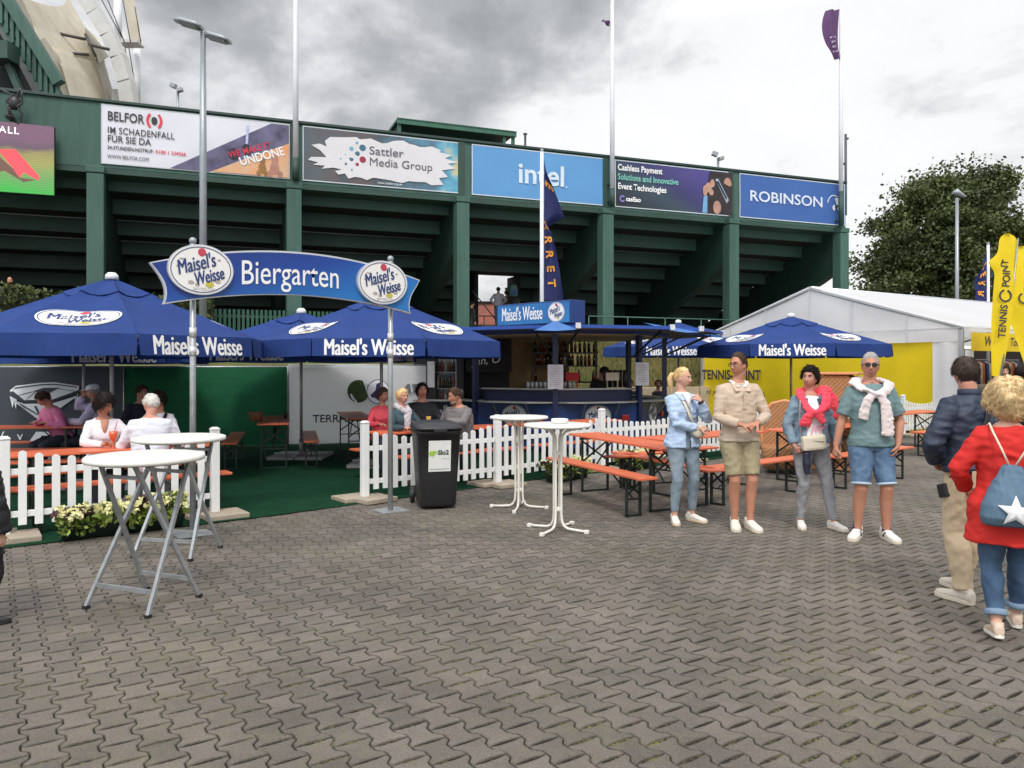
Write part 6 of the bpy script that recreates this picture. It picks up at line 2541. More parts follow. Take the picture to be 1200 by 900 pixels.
def beach_chair(label, loc, rot, s=1.0):
    """hooded wicker beach chair facing local -y, 1.2 m wide"""
    t = thing('beach_chair', label, 'beach chair', loc, rot, 'hooded wicker beach chairs')
    w = .62 * s
    side = [(-.42, .08), (.40, .08), (.46, .75), (.50, 1.25), (.44, 1.46), (.25, 1.56), (-.22, 1.56), (-.34, 1.48), (-.30, 1.30), (-.05, 1.1), (.02, .85), (-.36, .72), (-.44, .62)]
    for sx in (-1, 1):
        mb = MB()
        mb.prism([(y * s, z * s) for y, z in side], .05, lambda u, v, q, sx=sx: V((sx * (w - .05) + sx * q, u, v)))
        mb.build('side_panel', M_wick, t, bevel=.012)
    mb = MB()
    back = [(.40, .08), (.46, .75), (.50, 1.25), (.44, 1.46), (.25, 1.57), (-.22, 1.57)]
    mb.grid(lambda u, v: (lambda k, q: V(((2 * u - 1) * (w - .04), (back[k][0] * (1 - q) + back[k + 1][0] * q) * s, (back[k][1] * (1 - q) + back[k + 1][1] * q) * s)))(min(4, int(v * 5)), v * 5 - min(4, int(v * 5))), 10, 20)
    mb.build('back_hood', M_wick, t)
    mb = MB()
    mb.box((0, -.02 * s, 1.59 * s), (2 * w + .08, .72 * s, .035))
    mb.build('roof_board', M_wood, t, bevel=.012)
    mb = MB()
    mb.grid(lambda u, v: V(((2 * u - 1) * (w - .06), (.38 - .02 * v) * s, (.45 + .95 * v) * s)), 10, 6)
    mb.grid(lambda u, v: V(((2 * u - 1) * (w - .06), (.40 - .70 * v) * s, 1.54 * s)), 10, 6)
    mb.grid(lambda u, v: V(((2 * u - 1) * (w - .05), -.30 * s - .02, (1.40 + .15 * v) * s)), 10, 3)
    mb.build('lining', M_strp, t)
    mb = MB()
    mb.box((0, -.06 * s, .40 * s), (2 * w - .1, .72 * s, .10))
    mb.build('seat', M_strp, t, bevel=.03)
    mb = MB()
    mb.box((0, -.41 * s, .22 * s), (2 * w - .1, .05, .32 * s))
    mb.build('front_panel', M_wick, t, bevel=.01)
    mb = MB()
    for sx in (-1, 1):
        mb.bar((sx * w, -.34 * s, .66 * s), (sx * w, .06 * s, .72 * s), .07, .03)
        mb.bar((sx * (w - .02), -.4 * s, .04), (sx * (w - .02), .42 * s, .04), .06, .07)
    mb.build('armrest', M_wood, t, bevel=.008)
    return t


beach_chair('brown hooded wicker beach chair with a wooden roof board and red striped lining', (5.55, 13.15, 0), rad(62))
# free-standing arched wicker wing of the second chair, in front and to the left
wt = thing('wicker_chair', 'smaller arched wicker chair seen from behind, between the beige man and the denim jacket woman', 'wicker chair', (4.42, 12.45, 0), rad(160))
mb = MB()
prof = [(-.32, .05), (.32, .05), (.36, .6), (.33, .92), (.2, 1.08), (0, 1.13), (-.2, 1.08), (-.33, .92), (-.36, .6)]
mb.prism(prof, .05, lambda u, v, w: V((u, -.30 + w + .05 * abs(u), v)))
mb.build('back', M_wick, wt, bevel=.012)
mb = MB()
mb.tube([(x * 1.02, -.27 + .05 * abs(x), z * 1.01) for x, z in prof[1:] + prof[:1]], .028, 8)
mb.build('rim', M_wood, wt)
mb = MB()
mb.loft([((0, .05, .08), (.33, 0, 0), (0, .32, 0)), ((0, .05, .40), (.36, 0, 0), (0, .34, 0)), ((0, .05, .43), (.34, 0, 0), (0, .32, 0))], 24, p=5)
mb.build('seat', M_wick, wt)
# ================================================================ people
def sm_(x, a, b):
    t = min(1, max(0, (x - a) / (b - a)))
    return t * t * (3 - 2 * t)


def remesh(mb, voxel, smooth=3, name='body', wr=0.0, wscale=(7, 7, 13), seed=0.0, wfun=None):
    """join overlapping closed pieces into ONE continuous skin"""
    me = mb.mesh(name)
    ob = bpy.data.objects.new(name, me)
    COL.objects.link(ob)
    m = ob.modifiers.new('r', 'REMESH')
    m.mode = 'VOXEL'
    m.voxel_size = voxel
    m.use_smooth_shade = True
    if smooth:
        q = ob.modifiers.new('s', 'SMOOTH')
        q.factor = 0.5
        q.iterations = smooth
    bpy.context.view_layer.update()
    dg = bpy.context.evaluated_depsgraph_get()
    out = bpy.data.meshes.new_from_object(ob.evaluated_get(dg))
    bpy.data.objects.remove(ob)
    bpy.data.meshes.remove(me)
    out.name = name
    if wr > 0:
        sx, sy, sz = wscale
        nv = len(out.vertices)
        co = np.empty(nv * 3, dtype=np.float32)
        no = np.empty(nv * 3, dtype=np.float32)
        out.vertices.foreach_get('co', co)
        out.vertex_normals.foreach_get('vector', no)
        co, no = co.reshape(-1, 3), no.reshape(-1, 3)
        dd = np.empty(nv, dtype=np.float32)
        for i, p in enumerate(co.tolist()):
            q = V((p[0] * sx + seed, p[1] * sy - seed, p[2] * sz + 2 * seed))
            n1 = mnoise.noise(q)
            n2 = mnoise.noise(q * 2.3 + V((5, 1, 2)))
            dd[i] = ((1 - abs(n1) * 2.2) * 0.6 + n2 * 0.5 - 0.25) * wr * (wfun(V(p)) if wfun else 1.0)
        out.vertices.foreach_set('co', (co + no * dd[:, None]).ravel())
        out.update()
    return out


def ik(S, W, a, b, pole):
    d = W - S
    L_ = d.length
    mx = (a + b) * 0.998
    if L_ > mx:
        W = S + d * (mx / L_)
        d = W - S
        L_ = d.length
    x = (a * a - b * b + L_ * L_) / (2 * L_)
    h = math.sqrt(max(0, a * a - x * x))
    u = d.normalized()
    p = V(pole)
    p = (p - u * p.dot(u))
    p = p.normalized() if p.length > 1e-6 else u.orthogonal()
    return S + u * x + p * h, W


def head_r(d, fem=False):
    """head surface point for unit direction d; face towards -y, z up, origin at eye-level centre"""
    x, y, z = d
    rx, ry, rz = 0.0765, 0.098, 0.118
    if fem:
        rx, ry, rz = 0.072, 0.093, 0.113
    k = 1.0 / math.sqrt((x / rx) ** 2 + (y / ry) ** 2 + (z / rz) ** 2)
    p = V((x, y, z)) * k
    if p.z < 0:                       # jaw narrows
        t = min(1, -p.z / rz)
        p.x *= 1 - (0.30 if fem else 0.22) * t * t
        if p.y > 0:
            p.y *= 1 - 0.45 * t       # nape cut in
        else:
            p.y *= 1 + 0.10 * t
    if p.y < -0.02:                   # flatten the face
        p.y = -0.02 + (p.y + 0.02) * 0.93
        f = sm_(-p.y, 0.02, 0.08)
        p.y += 0.010 * f * math.exp(-(((abs(p.x) - 0.031) / 0.017) ** 2 + ((p.z - 0.004) / 0.014) ** 2))     # eye sockets
        p.y -= 0.006 * f * math.exp(-((p.x / 0.05) ** 2 + ((p.z - 0.028) / 0.012) ** 2))                      # brow
        p.y -= 0.004 * f * math.exp(-(((abs(p.x) - 0.042) / 0.018) ** 2 + ((p.z + 0.024) / 0.02) ** 2))      # cheeks
        p.y -= 0.010 * f * math.exp(-((p.x / 0.024) ** 2 + ((p.z + 0.098) / 0.018) ** 2))                     # chin
        p.y -= 0.005 * f * math.exp(-((p.x / 0.024) ** 2 + ((p.z + 0.064) / 0.014) ** 2))                     # mouth
    return p


def head_pieces(mb, Mh, c, fem):
    n, m = 40, 28
    secs = []
    vs = []
    for i in range(m + 1):
        el = -PI / 2 + PI * i / m
        for j in range(n):
            az = 2 * PI * j / n
            ce = max(math.cos(el), .015)
            vs.append(c + Mh @ head_r((ce * math.cos(az), ce * math.sin(az), math.sin(el)), fem))
    fs = [(i * n + j, i * n + (j + 1) % n, (i + 1) * n + (j + 1) % n, (i + 1) * n + j) for i in range(m) for j in range(n)]
    fs += [tuple(reversed(range(n))), tuple(m * n + j for j in range(n))]
    mb.add(vs, fs)
    T = lambda x, y, z: c + Mh @ V((x, y, z))
    yb = -0.088 if fem else -0.092
    s = .9 if fem else 1.05
    # nose
    mb.loft([(T(0, yb + .010, .020), Mh @ V((.007, 0, 0)), Mh @ V((0, .010, 0))), (T(0, yb - .003 * s, -.008), Mh @ V((.009, 0, 0)), Mh @ V((0, .013, 0))),
             (T(0, yb - .011 * s, -.034), Mh @ V((.0145 * s, 0, 0)), Mh @ V((0, .015, 0))), (T(0, yb - .003, -.046), Mh @ V((.012 * s, 0, 0)), Mh @ V((0, .012, 0)))], 12)
    for sx in (-1, 1):               # ears
        mb.ball(T(sx * (.074 if not fem else .069), .006, -.012), (.009, .019, .031), 10, 8, M=Mh @ Matrix.Rotation(sx * .35, 3, 'Z'))


def hand_pieces(mb, W, d, n, thumb_side, curl=0.5, s=1.0, spread=1.0):
    """palm with four jointed fingers and a thumb; d: wrist->fingers, n: palm normal, thumb_side: +1/-1 along d x n"""
    d = V(d).normalized()
    n = V(n)
    n = (n - d * n.dot(d)).normalized()
    l = d.cross(n) * thumb_side         # towards the thumb
    mb.loft([(W - d * .02 * s, l * .024 * s, n * .019 * s), (W + d * .015 * s, l * .031 * s, n * .017 * s), (W + d * .055 * s, l * .041 * s, n * .015 * s), (W + d * .088 * s, l * .040 * s, n * .012 * s)], 16, p=2.6)
    for k, (off, ln, r) in enumerate(((.031, .068, .0088), (.0105, .077, .009), (-.0105, .071, .0086), (-.031, .055, .0078))):
        p = W + d * (.072 - .004 * abs(k - 1)) * s + l * off * s
        dr = (d + l * (off * 1.6 * spread)).normalized()
        pts, rs = [p], [r * s * 1.05]
        a = 0.0
        for q, fr in enumerate((.46, .30, .24)):
            a += curl * (0.9, 1.1, 0.8)[q]
            st = dr * math.cos(a) + n * math.sin(a)
            p = p + st * (ln + (.018 if q == 0 else 0)) * fr * s
            pts.append(p)
            rs.append(r * s * (1.0, .92, .72)[q])
        mb.tube(pts, rs, 8)
    p = W + d * .022 * s + l * .028 * s
    dr = (d * .62 + l * .72 + n * .25).normalized()
    pts, rs = [p - dr * .012 * s], [.013 * s]
    for q, (ln, r) in enumerate(((.042, .0125), (.032, .0105), (.026, .0075))):
        p = p + dr * ln * s
        dr = (dr + n * curl * .35 - l * curl * .25 + d * .12).normalized()
        pts.append(p); rs.append(r * s)
    mb.tube(pts, rs, 8)


SKIN = [pm('skin_fair', srgb(208, 160, 138), .55, .07, 9, .05, 120, spec=.35), pm('skin_tan', srgb(182, 128, 104), .55, .08, 9, .05, 120, spec=.35),
        pm('skin_rosy', srgb(194, 138, 118), .55, .08, 9, .05, 120, spec=.35)]
M_eyew = pm('eye_white', srgb(214, 208, 202), .3, .02)
M_eyed = pm('eye_dark', srgb(46, 38, 34), .3, .05)
M_lip = pm('lip', srgb(172, 92, 86), .5, .06)
M_shoew = pm('shoe_white', srgb(224, 220, 212), .6, .06, 9, .1, 60, dirt=.12)
M_sole = pm('sole_cream', srgb(206, 196, 178), .7, .08, 8)


class Person:
    def __init__(s, label, loc, rotz, H=1.78, fem=False, group=None, lean=0.0, side=0.0, twist=0.0, pelvis=None, head=(0, 0, 0), arms=None, legs=None,
                 skin=0, voxel=.0065, girth=1.0, neck=0.0, barefeet=False):
        s.k = k = H / 1.78
        s.fem, s.g = fem, girth
        s.voxel = voxel
        s.base = V(loc)
        P = V(pelvis) if pelvis else V((0, 0, .93 * k))
        s.P = P
        Mt = Matrix.Rotation(lean, 3, 'X') @ Matrix.Rotation(side, 3, 'Y')
        s.Mt = Mt
        s.Mtw = Mt @ Matrix.Rotation(twist, 3, 'Z')
        s.head_ang = head
        W = lambda x, y, z, M=Mt: P + M @ V((x * k, y * k, (z - .93) * k))
        s.W = W
        s.WT = lambda x, y, z: P + s.Mtw @ V((x * k, y * k, (z - .93) * k))
        shx = (.143 if fem else .168) * (0.9 + .1 * girth)
        s.S = {q: s.WT(sg * shx, .01, 1.405) for q, sg in (('L', 1), ('R', -1))}
        s.Hp = {q: P + V((sg * .088 * k, 0, -.02 * k)) for q, sg in (('L', 1), ('R', -1))}
        arms = arms or {}
        legs = legs or {}
        s.E, s.Wr, s.hand = {}, {}, {}
        for q, sg in (('L', 1), ('R', -1)):
            spec = arms.get(q, {})
            wr = V(spec.get('w', (sg * .27, -.02, .80)))
            wr = V((wr.x * k, wr.y * k, wr.z * k)) if not spec.get('abs') else wr
            s.E[q], s.Wr[q] = ik(s.S[q], wr, .295 * k, .258 * k, V(spec.get('pole', (sg * .25, 1, -.2))))
            fd = (s.Wr[q] - s.E[q]).normalized()
            s.hand[q] = (V(spec.get('d', fd)).normalized(), V(spec.get('n', (-sg, 0, 0))), spec.get('curl', .45), spec.get('ts', None))
        s.K, s.A, s.toe = {}, {}, {}
        for q, sg in (('L', 1), ('R', -1)):
            spec = legs.get(q, {})
            an = V(spec.get('a', (sg * .10, 0, .085)))
            an = V((an.x * k, an.y * k, an.z * k))
            s.K[q], s.A[q] = ik(s.Hp[q], an, .425 * k, .415 * k, V(spec.get('pole', (sg * .1, -1, 0))))
            s.toe[q] = (V(spec.get('t', (sg * .25, -1, 0))).normalized(), spec.get('up', 0.0))
        nk = s.WT(0, .012, 1.50)
        s.nk = nk
        yaw, pit, rol = head
        s.Mh = s.Mtw @ Matrix.Rotation(yaw, 3, 'Z') @ Matrix.Rotation(pit, 3, 'X') @ Matrix.Rotation(rol, 3, 'Y')
        s.hc = s.WT(0, -.012 + neck * -.05, 1.655 if not fem else 1.658)
        s.hs = k ** .5 * .985
        mb = MB()
        s.torso(mb, 0.0, .84, 1.50)
        s.neck(mb, 0)
        for q in 'LR':
            s.arm(mb, q, 0, 2.0)
            s.leg(mb, q, 0, 2.0)
            s.foot(mb, q)
        hm = MB()
        head_pieces(hm, s.Mh, V((0, 0, 0)), fem)
        mb.add([V(p) * s.hs + s.hc for p in hm.v], hm.f)
        for q, sg in (('L', 1), ('R', -1)):
            d, n, cu, ts = s.hand[q]
            if ts is None:
                l = d.cross(n)
                ts = 1 if l.dot(V((0, -1, .3))) > 0 else -1
            hand_pieces(mb, s.Wr[q], d, n, ts, cu, k * (.90 if fem else 1.0))
        me = remesh(mb, voxel, 2, 'person')
        me.materials.append(SKIN[skin])
        o = link('person', me)
        o.location = loc
        o.rotation_euler = (0, 0, rotz)
        tag(o, label, 'person', group)
        s.o = o
        s.Mz = Matrix.Rotation(rotz, 3, 'Z')
        s.face()

    # -- world position of a local point
    def w(s, p):
        return s.base + s.Mz @ V(p)

    def torso_secs(s, infl, z0, z1):
        if s.fem:
            T = [(.80, .150, .105, .01), (.86, .168, .115, .01), (.93, .172, .118, .01), (1.0, .150, .105, .0), (1.08, .128, .092, -.005), (1.18, .136, .098, -.008), (1.27, .146, .115, -.018), (1.34, .150, .105, -.01), (1.41, .140, .082, .004), (1.455, .098, .064, .01), (1.50, .058, .056, .012)]
        else:
            T = [(.80, .150, .105, .01), (.86, .162, .112, .01), (.93, .165, .115, .005), (1.0, .155, .110, -.004), (1.08, .150, .108, -.01), (1.18, .160, .114, -.01), (1.27, .172, .120, -.008), (1.35, .178, .112, 0), (1.42, .165, .090, .008), (1.46, .115, .072, .012), (1.50, .066, .062, .014)]
        out = []
        zs = sorted(set([z0, z1] + [t[0] for t in T if z0 < t[0] < z1]))
        for z in zs:
            z_ = min(max(z, T[0][0]), T[-1][0])
            for a, b in zip(T, T[1:]):
                if a[0] <= z_ <= b[0]:
                    q = (z_ - a[0]) / (b[0] - a[0])
                    w, d, y = [a[i] * (1 - q) + b[i] * q for i in (1, 2, 3)]
                    break
            g = s.g if z > .9 else (1 + (s.g - 1) * .5)
            belly = max(0, s.g - 1) * .20 * math.exp(-((z - 1.06) / .14) ** 2)
            inf = infl(z) if callable(infl) else infl
            tw = sm_(z, .98, 1.35)
            M = s.Mt.lerp(s.Mtw, tw) if hasattr(s.Mt, 'lerp') else s.Mtw
            k = s.k
            wd, dp = w * g + inf, d * g + inf + belly * .5
            out.append((s.P + M @ V((0, (y - belly * .5) * k, (z - .93) * k)), M @ V((wd * k, 0, 0)), M @ V((0, dp * k, 0))))
        return out

    def torso(s, mb, infl, z0, z1):
        mb.loft(s.torso_secs(infl, z0, z1), 28, p=2.25)

    def neck(s, mb, inf):
        k = s.k
        r = (.050 if s.fem else .060) * k + inf
        mb.tube([s.WT(0, .02, 1.44), s.WT(0, .014, 1.50), s.hc + s.Mh @ V((0, .022, -.085)) * s.hs, s.hc + s.Mh @ V((0, .015, -.02)) * s.hs], [r * 1.15, r, r * .96, r * .9], 16)

    def arm(s, mb, q, inf, frac, flare=0.0, start=0):
        k = s.k
        f = .86 if s.fem else 1.0
        S, E, W = s.S[q], s.E[q], s.Wr[q]
        pts = [S.lerp(s.WT(0, .01, 1.43), .45), S, S.lerp(E, .35), S.lerp(E, .7), E, E.lerp(W, .25), E.lerp(W, .6), W]
        rr = [.046, .056, .051, .045, .040, .041, .035, .0265]
        t = [-.1, 0, .35, .7, 1, 1.25, 1.6, 2]
        P_, R_ = [], []
        for p, r, tt in zip(pts, rr, t):
            if tt <= frac + 1e-6:
                P_.append(p); R_.append(r * k * f + inf + flare * max(0, tt) / 2)
        if frac < 2 and t[len(P_) - 1] < frac - 1e-6:
            i = len(P_)
            q_ = (frac - t[i - 1]) / (t[i] - t[i - 1])
            P_.append(pts[i - 1].lerp(pts[i], q_)); R_.append((rr[i - 1] * (1 - q_) + rr[i] * q_) * k * f + inf + flare * frac / 2)
        mb.tube(P_, R_, 16)

    def leg(s, mb, q, inf, frac, flare=0.0):
        k = s.k
        f = s.g ** .4
        H, K, A = s.Hp[q], s.K[q], s.A[q]
        sg = 1 if q == 'L' else -1
        back = V((0, .018 * k, 0))
        pts = [H + V((0, 0, .05 * k)), H.lerp(K, .12), H.lerp(K, .45), H.lerp(K, .8), K, K.lerp(A, .28) + back, K.lerp(A, .6) + back * .5, K.lerp(A, .88), A + V((0, 0, -.02 * k))]
        rr = [.088, .094, .080, .062, .056, .058, .047, .037, .037]
        if s.fem:
            rr = [.092, .096, .080, .060, .053, .053, .043, .034, .034]
        t = [-.1, .12, .45, .8, 1, 1.28, 1.6, 1.88, 2]
        P_, R_ = [], []
        for p, r, tt in zip(pts, rr, t):
            if tt <= frac + 1e-6:
                P_.append(p); R_.append(r * k * f + inf + flare * max(0, tt) / 2)
        if frac < 2 and t[len(P_) - 1] < frac - 1e-6:
            i = len(P_)
            q_ = (frac - t[i - 1]) / (t[i] - t[i - 1])
            P_.append(pts[i - 1].lerp(pts[i], q_)); R_.append((rr[i - 1] * (1 - q_) + rr[i] * q_) * k * f + inf + flare * frac / 2)
        mb.tube(P_, R_, 18)

    def foot(s, mb, q, sh=0.0):
        A, (t, up) = s.A[q], s.toe[q]
        k = s.k * (.92 if s.fem else 1)
        f = (t * math.cos(up) + V((0, 0, -math.sin(up)))).normalized()
        r = f.cross(V((0, 0, 1))).normalized()
        u = r.cross(f)
        o = A - u * .085 * s.k
        L = lambda x, z: o + f * x * k + u * z * k
        mb.loft([(L(-.055, .035), r * .026 * k, u * .03 * k), (L(-.03, .045), r * .034 * k, u * .042 * k), (L(.05, .04), r * .036 * k, u * .036 * k), (L(.12, .028), r * .043 * k, u * .024 * k), (L(.17, .022), r * .038 * k, u * .018 * k), (L(.195, .02), r * .02 * k, u * .012 * k)], 14)

    # ---- clothes
    def top(s, mat, z0=.90, z1=1.475, infl=.016, sleeve=2.0, sinf=.012, wr=.007, name='shirt', hem=0.0, flare=0.0, seed=0.0, collar=False, sl=None, voxel=None, label=None):
        mb = MB()
        ih = lambda z: infl + hem * sm_(-(z), -1.05, -z0) if True else infl
        s.torso(mb, ih, z0, z1)
        for q in 'LR':
            fr = sl[q] if sl else sleeve
            if fr > 0:
                s.arm(mb, q, sinf, fr, flare)
        me = remesh(mb, voxel or s.voxel * 1.25, 4, name, wr, seed=seed)
        me.materials.append(mat)
        o = link(name, me, s.o)
        if label:
            o['label'] = label
        return o

    def bottoms(s, mat, frac=1.97, infl=.014, z1=1.0, wr=.006, name='trousers', flare=0.0, seed=1.0, tinf=.014):
        mb = MB()
        s.torso(mb, infl, .845, z1)
        mb.ball(s.P + V((0, 0.005, -.085)) * s.k, (.09 * s.k, .085 * s.k, .07 * s.k))
        for q in 'LR':
            s.leg(mb, q, tinf, frac, flare)
        me = remesh(mb, s.voxel * 1.25, 3, name, wr * .8, wscale=(10, 10, 8.5), seed=seed)
        me.materials.append(mat)
        return link(name, me, s.o)

    def cuffs(s, mat, frac, w, inf, name='trouser_cuff'):
        for q in 'LR':
            H, K, A = s.Hp[q], s.K[q], s.A[q]
            P_ = lambda t: H.lerp(K, t) if t <= 1 else K.lerp(A, t - 1)
            rr = np.interp(frac, [.12, .45, .8, 1, 1.28, 1.6, 1.88, 2], [.094, .080, .062, .056, .058, .047, .037, .037]) * s.k * s.g ** .4 + inf
            mb = MB()
            bk = V((0, .018 * s.k, 0)) * (math.sin(PI * min(1, max(0, frac - 1))) if frac > 1 else 0)
            a, b = P_(frac - w) + bk, P_(frac + .004) + bk
            mb.tube([a, a.lerp(b, .1), a.lerp(b, .9), b], [rr - .004, rr + .003, rr + .003, rr - .004], 20)
            mb.build(name, mat, s.o)

    def shoes(s, mat=None, sole=None, accent=None):
        for q in 'LR':
            A, (t, up) = s.A[q], s.toe[q]
            k = s.k * (.92 if s.fem else 1)
            f = (t * math.cos(up) + V((0, 0, -math.sin(up)))).normalized()
            r = f.cross(V((0, 0, 1))).normalized()
            u = r.cross(f)
            o = A - u * .085 * s.k
            L = lambda x, z: o + f * x * k + u * z * k
            mb = MB()
            mb.loft([(L(-.078, .05), r * .026 * k, u * .035 * k), (L(-.068, .056), r * .037 * k, u * .046 * k), (L(-.02, .058), r * .041 * k, u * .048 * k), (L(.03, .056), r * .042 * k, u * .044 * k), (L(.08, .048), r * .046 * k, u * .034 * k),
                     (L(.14, .04), r * .050 * k, u * .026 * k), (L(.19, .036), r * .045 * k, u * .022 * k), (L(.218, .034), r * .026 * k, u * .014 * k)], 20, p=2.3)
            mb.tube([L(-.02, .085), L(-.018, .115)], [.046 * k, .044 * k], 16)
            me = remesh(mb, .006, 3, 'shoe')
            me.materials.append(mat or M_shoew)
            sh = link('shoe', me, s.o)
            mb = MB()
            pl = [(-.082, 0), (-.07, .03), (-.03, .04), (.04, .042), (.10, .049), (.15, .053), (.195, .047), (.224, .026), (.230, 0)]
            pl = pl + [(x, -y) for x, y in reversed(pl[1:-1])]
            mb.prism(pl, .03, lambda a, b, w: L(a, .0) + r * b * k + u * (.001 + w) * k)
            mb.build('sole', sole or M_sole, sh, bevel=.006)
            mb = MB()
            for i in range(5):
                x = .035 + .018 * i
                mb.tube([L(x, .083 - .006 * i) - r * .024 * k, L(x, .093 - .0065 * i), L(x, .083 - .006 * i) + r * .024 * k], .0035, 5)
            mb.build('lace', mat or M_shoew, sh)
            if accent:
                mb = MB()
                for sg in (-1, 1):
                    mb.bar(L(.02, .035) + r * sg * .043 * k, L(.06, .075) + r * sg * .037 * k, .008, .02)
                mb.build('stripe', accent, sh)

    # ---- head furniture
    def hp(s, x, y, z):
        return s.hc + s.Mh @ V((x, y, z)) * s.hs

    def face(s):
        f = s.fem
        yb = -.079 if f else -.083
        for sx in (-1, 1):
            mb = MB()
            mb.ball(s.hp(sx * .0305, yb + .0085, .004), .0125 * s.hs, 12, 8)
            e = mb.build('eye', M_eyew, s.o)
            mb = MB()
            mb.ball(s.hp(sx * .0305, yb + .001, .004), .0068 * s.hs, 10, 6)
            mb.build('iris', M_eyed, e)
            mb = MB()
            mb.tube([s.hp(sx * .017, yb - .003, .011), s.hp(sx * .031, yb - .0055, .0135), s.hp(sx * .044, yb + .006, .009)], [.0022, .003, .002], 6)
            mb.build('eyelid', M_eyed if f else SKIN[2], e)
        s.brow = None
        mb = MB()
        ym = -.088 if f else -.092
        mb.tube([s.hp(-.023, ym + .010, -.066), s.hp(-.010, ym - .003, -.064), s.hp(0, ym - .0045, -.0655), s.hp(.010, ym - .003, -.064), s.hp(.023, ym + .010, -.066)], [.002, .0045, .004, .0045, .002], 8)
        mb.tube([s.hp(-.019, ym + .008, -.071), s.hp(0, ym - .003, -.0735), s.hp(.019, ym + .008, -.071)], [.002, .0055, .002], 8)
        mb.build('lips', M_lip, s.o)

    def brows(s, mat):
        ybw = -.085 if s.fem else -.091
        for sx in (-1, 1):
            mb = MB()
            mb.tube([s.hp(sx * .014, ybw - .002, .024), s.hp(sx * .031, ybw + .000, .030), s.hp(sx * .047, ybw + .016, .025)], [.0035, .0042, .002], 6)
            mb.build('eyebrow', mat, s.o)

    def hair(s, mat, front=40, side=4, back=-34, th=.02, thb=None, noise=.006, tufts=220, tl=.04, tr=.003, lift=.25, seed=1, top=0.0, comb=None, nsc=22, name='hair', spike=0.0, puff=None, curly=0.0):
        rng = np.random.default_rng(seed)
        thb = thb or th

        def limit(az):            # az from the face, 0 = front, pi = back
            a = abs(az)
            if a < PI / 2:
                t = sm_(a, .55, 1.35)
                return rad(front) * (1 - t) + rad(side) * t
            t = sm_(a, PI / 2 + .1, PI - .4)
            return rad(side) * (1 - t) + rad(back) * t

        def pt(dv, extra=0.0):
            az = math.atan2(dv.x, -dv.y)
            el = math.asin(max(-1, min(1, dv.z)))
            m = sm_(el, limit(az) - .09, limit(az) + .10)
            base = head_r(dv, s.fem)
            t = th + (thb - th) * sm_(abs(az), 1.2, 2.4) + top * sm_(el, .6, 1.4)
            if puff:
                t += puff(az, el)
            t += noise * mnoise.noise(dv * nsc * .16 * 6 + V((seed, 0, 0)))
            return base + dv * (t * m - .006 * (1 - m) + extra), m
        n, mm = 44, 32
        vs = []
        for i in range(mm + 1):
            el = -PI / 2 + PI * i / mm
            ce = max(math.cos(el), .015)
            for j in range(n):
                az = 2 * PI * j / n
                p, _ = pt(V((ce * math.cos(az), ce * math.sin(az), math.sin(el))).normalized())
                vs.append(s.hc + s.Mh @ p * s.hs)
        fs = [(i * n + j, i * n + (j + 1) % n, (i + 1) * n + (j + 1) % n, (i + 1) * n + j) for i in range(mm) for j in range(n)]
        mb = MB()
        mb.add(vs, fs, 0, True)
        h = mb.build(name, mat, s.o)
        if tufts:
            mb = MB()
            cnt = 0
            crown = V((0, .35, .94)).normalized()
            while cnt < tufts:
                d = V(rng.normal(size=3)).normalized()
                p, m = pt(d, -.003)
                if m < .55:
                    continue
                cnt += 1
                cdir = (d - crown)
                if comb:
                    cdir = V(comb)
                cdir = (cdir - d * cdir.dot(d))
                cdir = cdir.normalized() if cdir.length > 1e-4 else d.orthogonal()
                jit = V(rng.normal(size=3)) * (.35 + curly)
                cdir = (cdir + jit - d * jit.dot(d)).normalized()
                L_ = tl * rng.uniform(.6, 1.4)
                pts = [p]
                dv = (cdir * (1 - spike) + d * (lift + spike)).normalized()
                for q in range(3):
                    p = p + dv * L_ / 3
                    dv = (dv - d * .12 * (1 - spike) + V((0, 0, -.12 * (1 - spike)))).normalized()
                    pts.append(p)
                r_ = tr * rng.uniform(.6, 1.5)
                mb.tube([s.hc + s.Mh @ p_ * s.hs for p_ in pts], [r_, r_ * .9, r_ * .6, r_ * .15], 4, cap=False)
            t_ = mb.build('strands', mat, h)
        return h

    def glasses(s, mat, sun=False):
        mb = MB()
        y = -.096 if not s.fem else -.092
        for sx in (-1, 1):
            ring = [s.hp(sx * .031 + .024 * math.cos(a), y, .003 + .017 * math.sin(a)) for a in np.linspace(0, 2 * PI, 15)]
            mb.tube(ring, .0026, 6, cap=False)
            mb.tube([s.hp(sx * .054, y, .008), s.hp(sx * .078, y + .03, .008), s.hp(sx * .080, .01, .004)], .0026, 6)
        mb.tube([s.hp(-.008, y, .008), s.hp(0, y - .003, .010), s.hp(.008, y, .008)], .0024, 6)
        g = mb.build('glasses', mat, s.o)
        if sun:
            for sx in (-1, 1):
                mb = MB()
                pl = [(-.024, .012), (-.02, -.012), (-.008, -.018), (.010, -.018), (.023, -.010), (.026, .014)]
                mb.prism([(sx * (.031) + sx * a, b + .003) for a, b in pl], .006, lambda u, v, w: s.hp(u, y - .002 - w + .008 * (abs(u) / .055) ** 2, v))
                mb.build('lens', mat, g)
        return g


def strap(person, pts, w, mat, name, label, cat, parent=None, th=.004):
    mb = MB()
    pts = [V(p) for p in pts]
    for a, b in zip(pts, pts[1:]):
        pass
    mb.tube(pts, [(w / 2, th)] * len(pts), 8)
    return mb


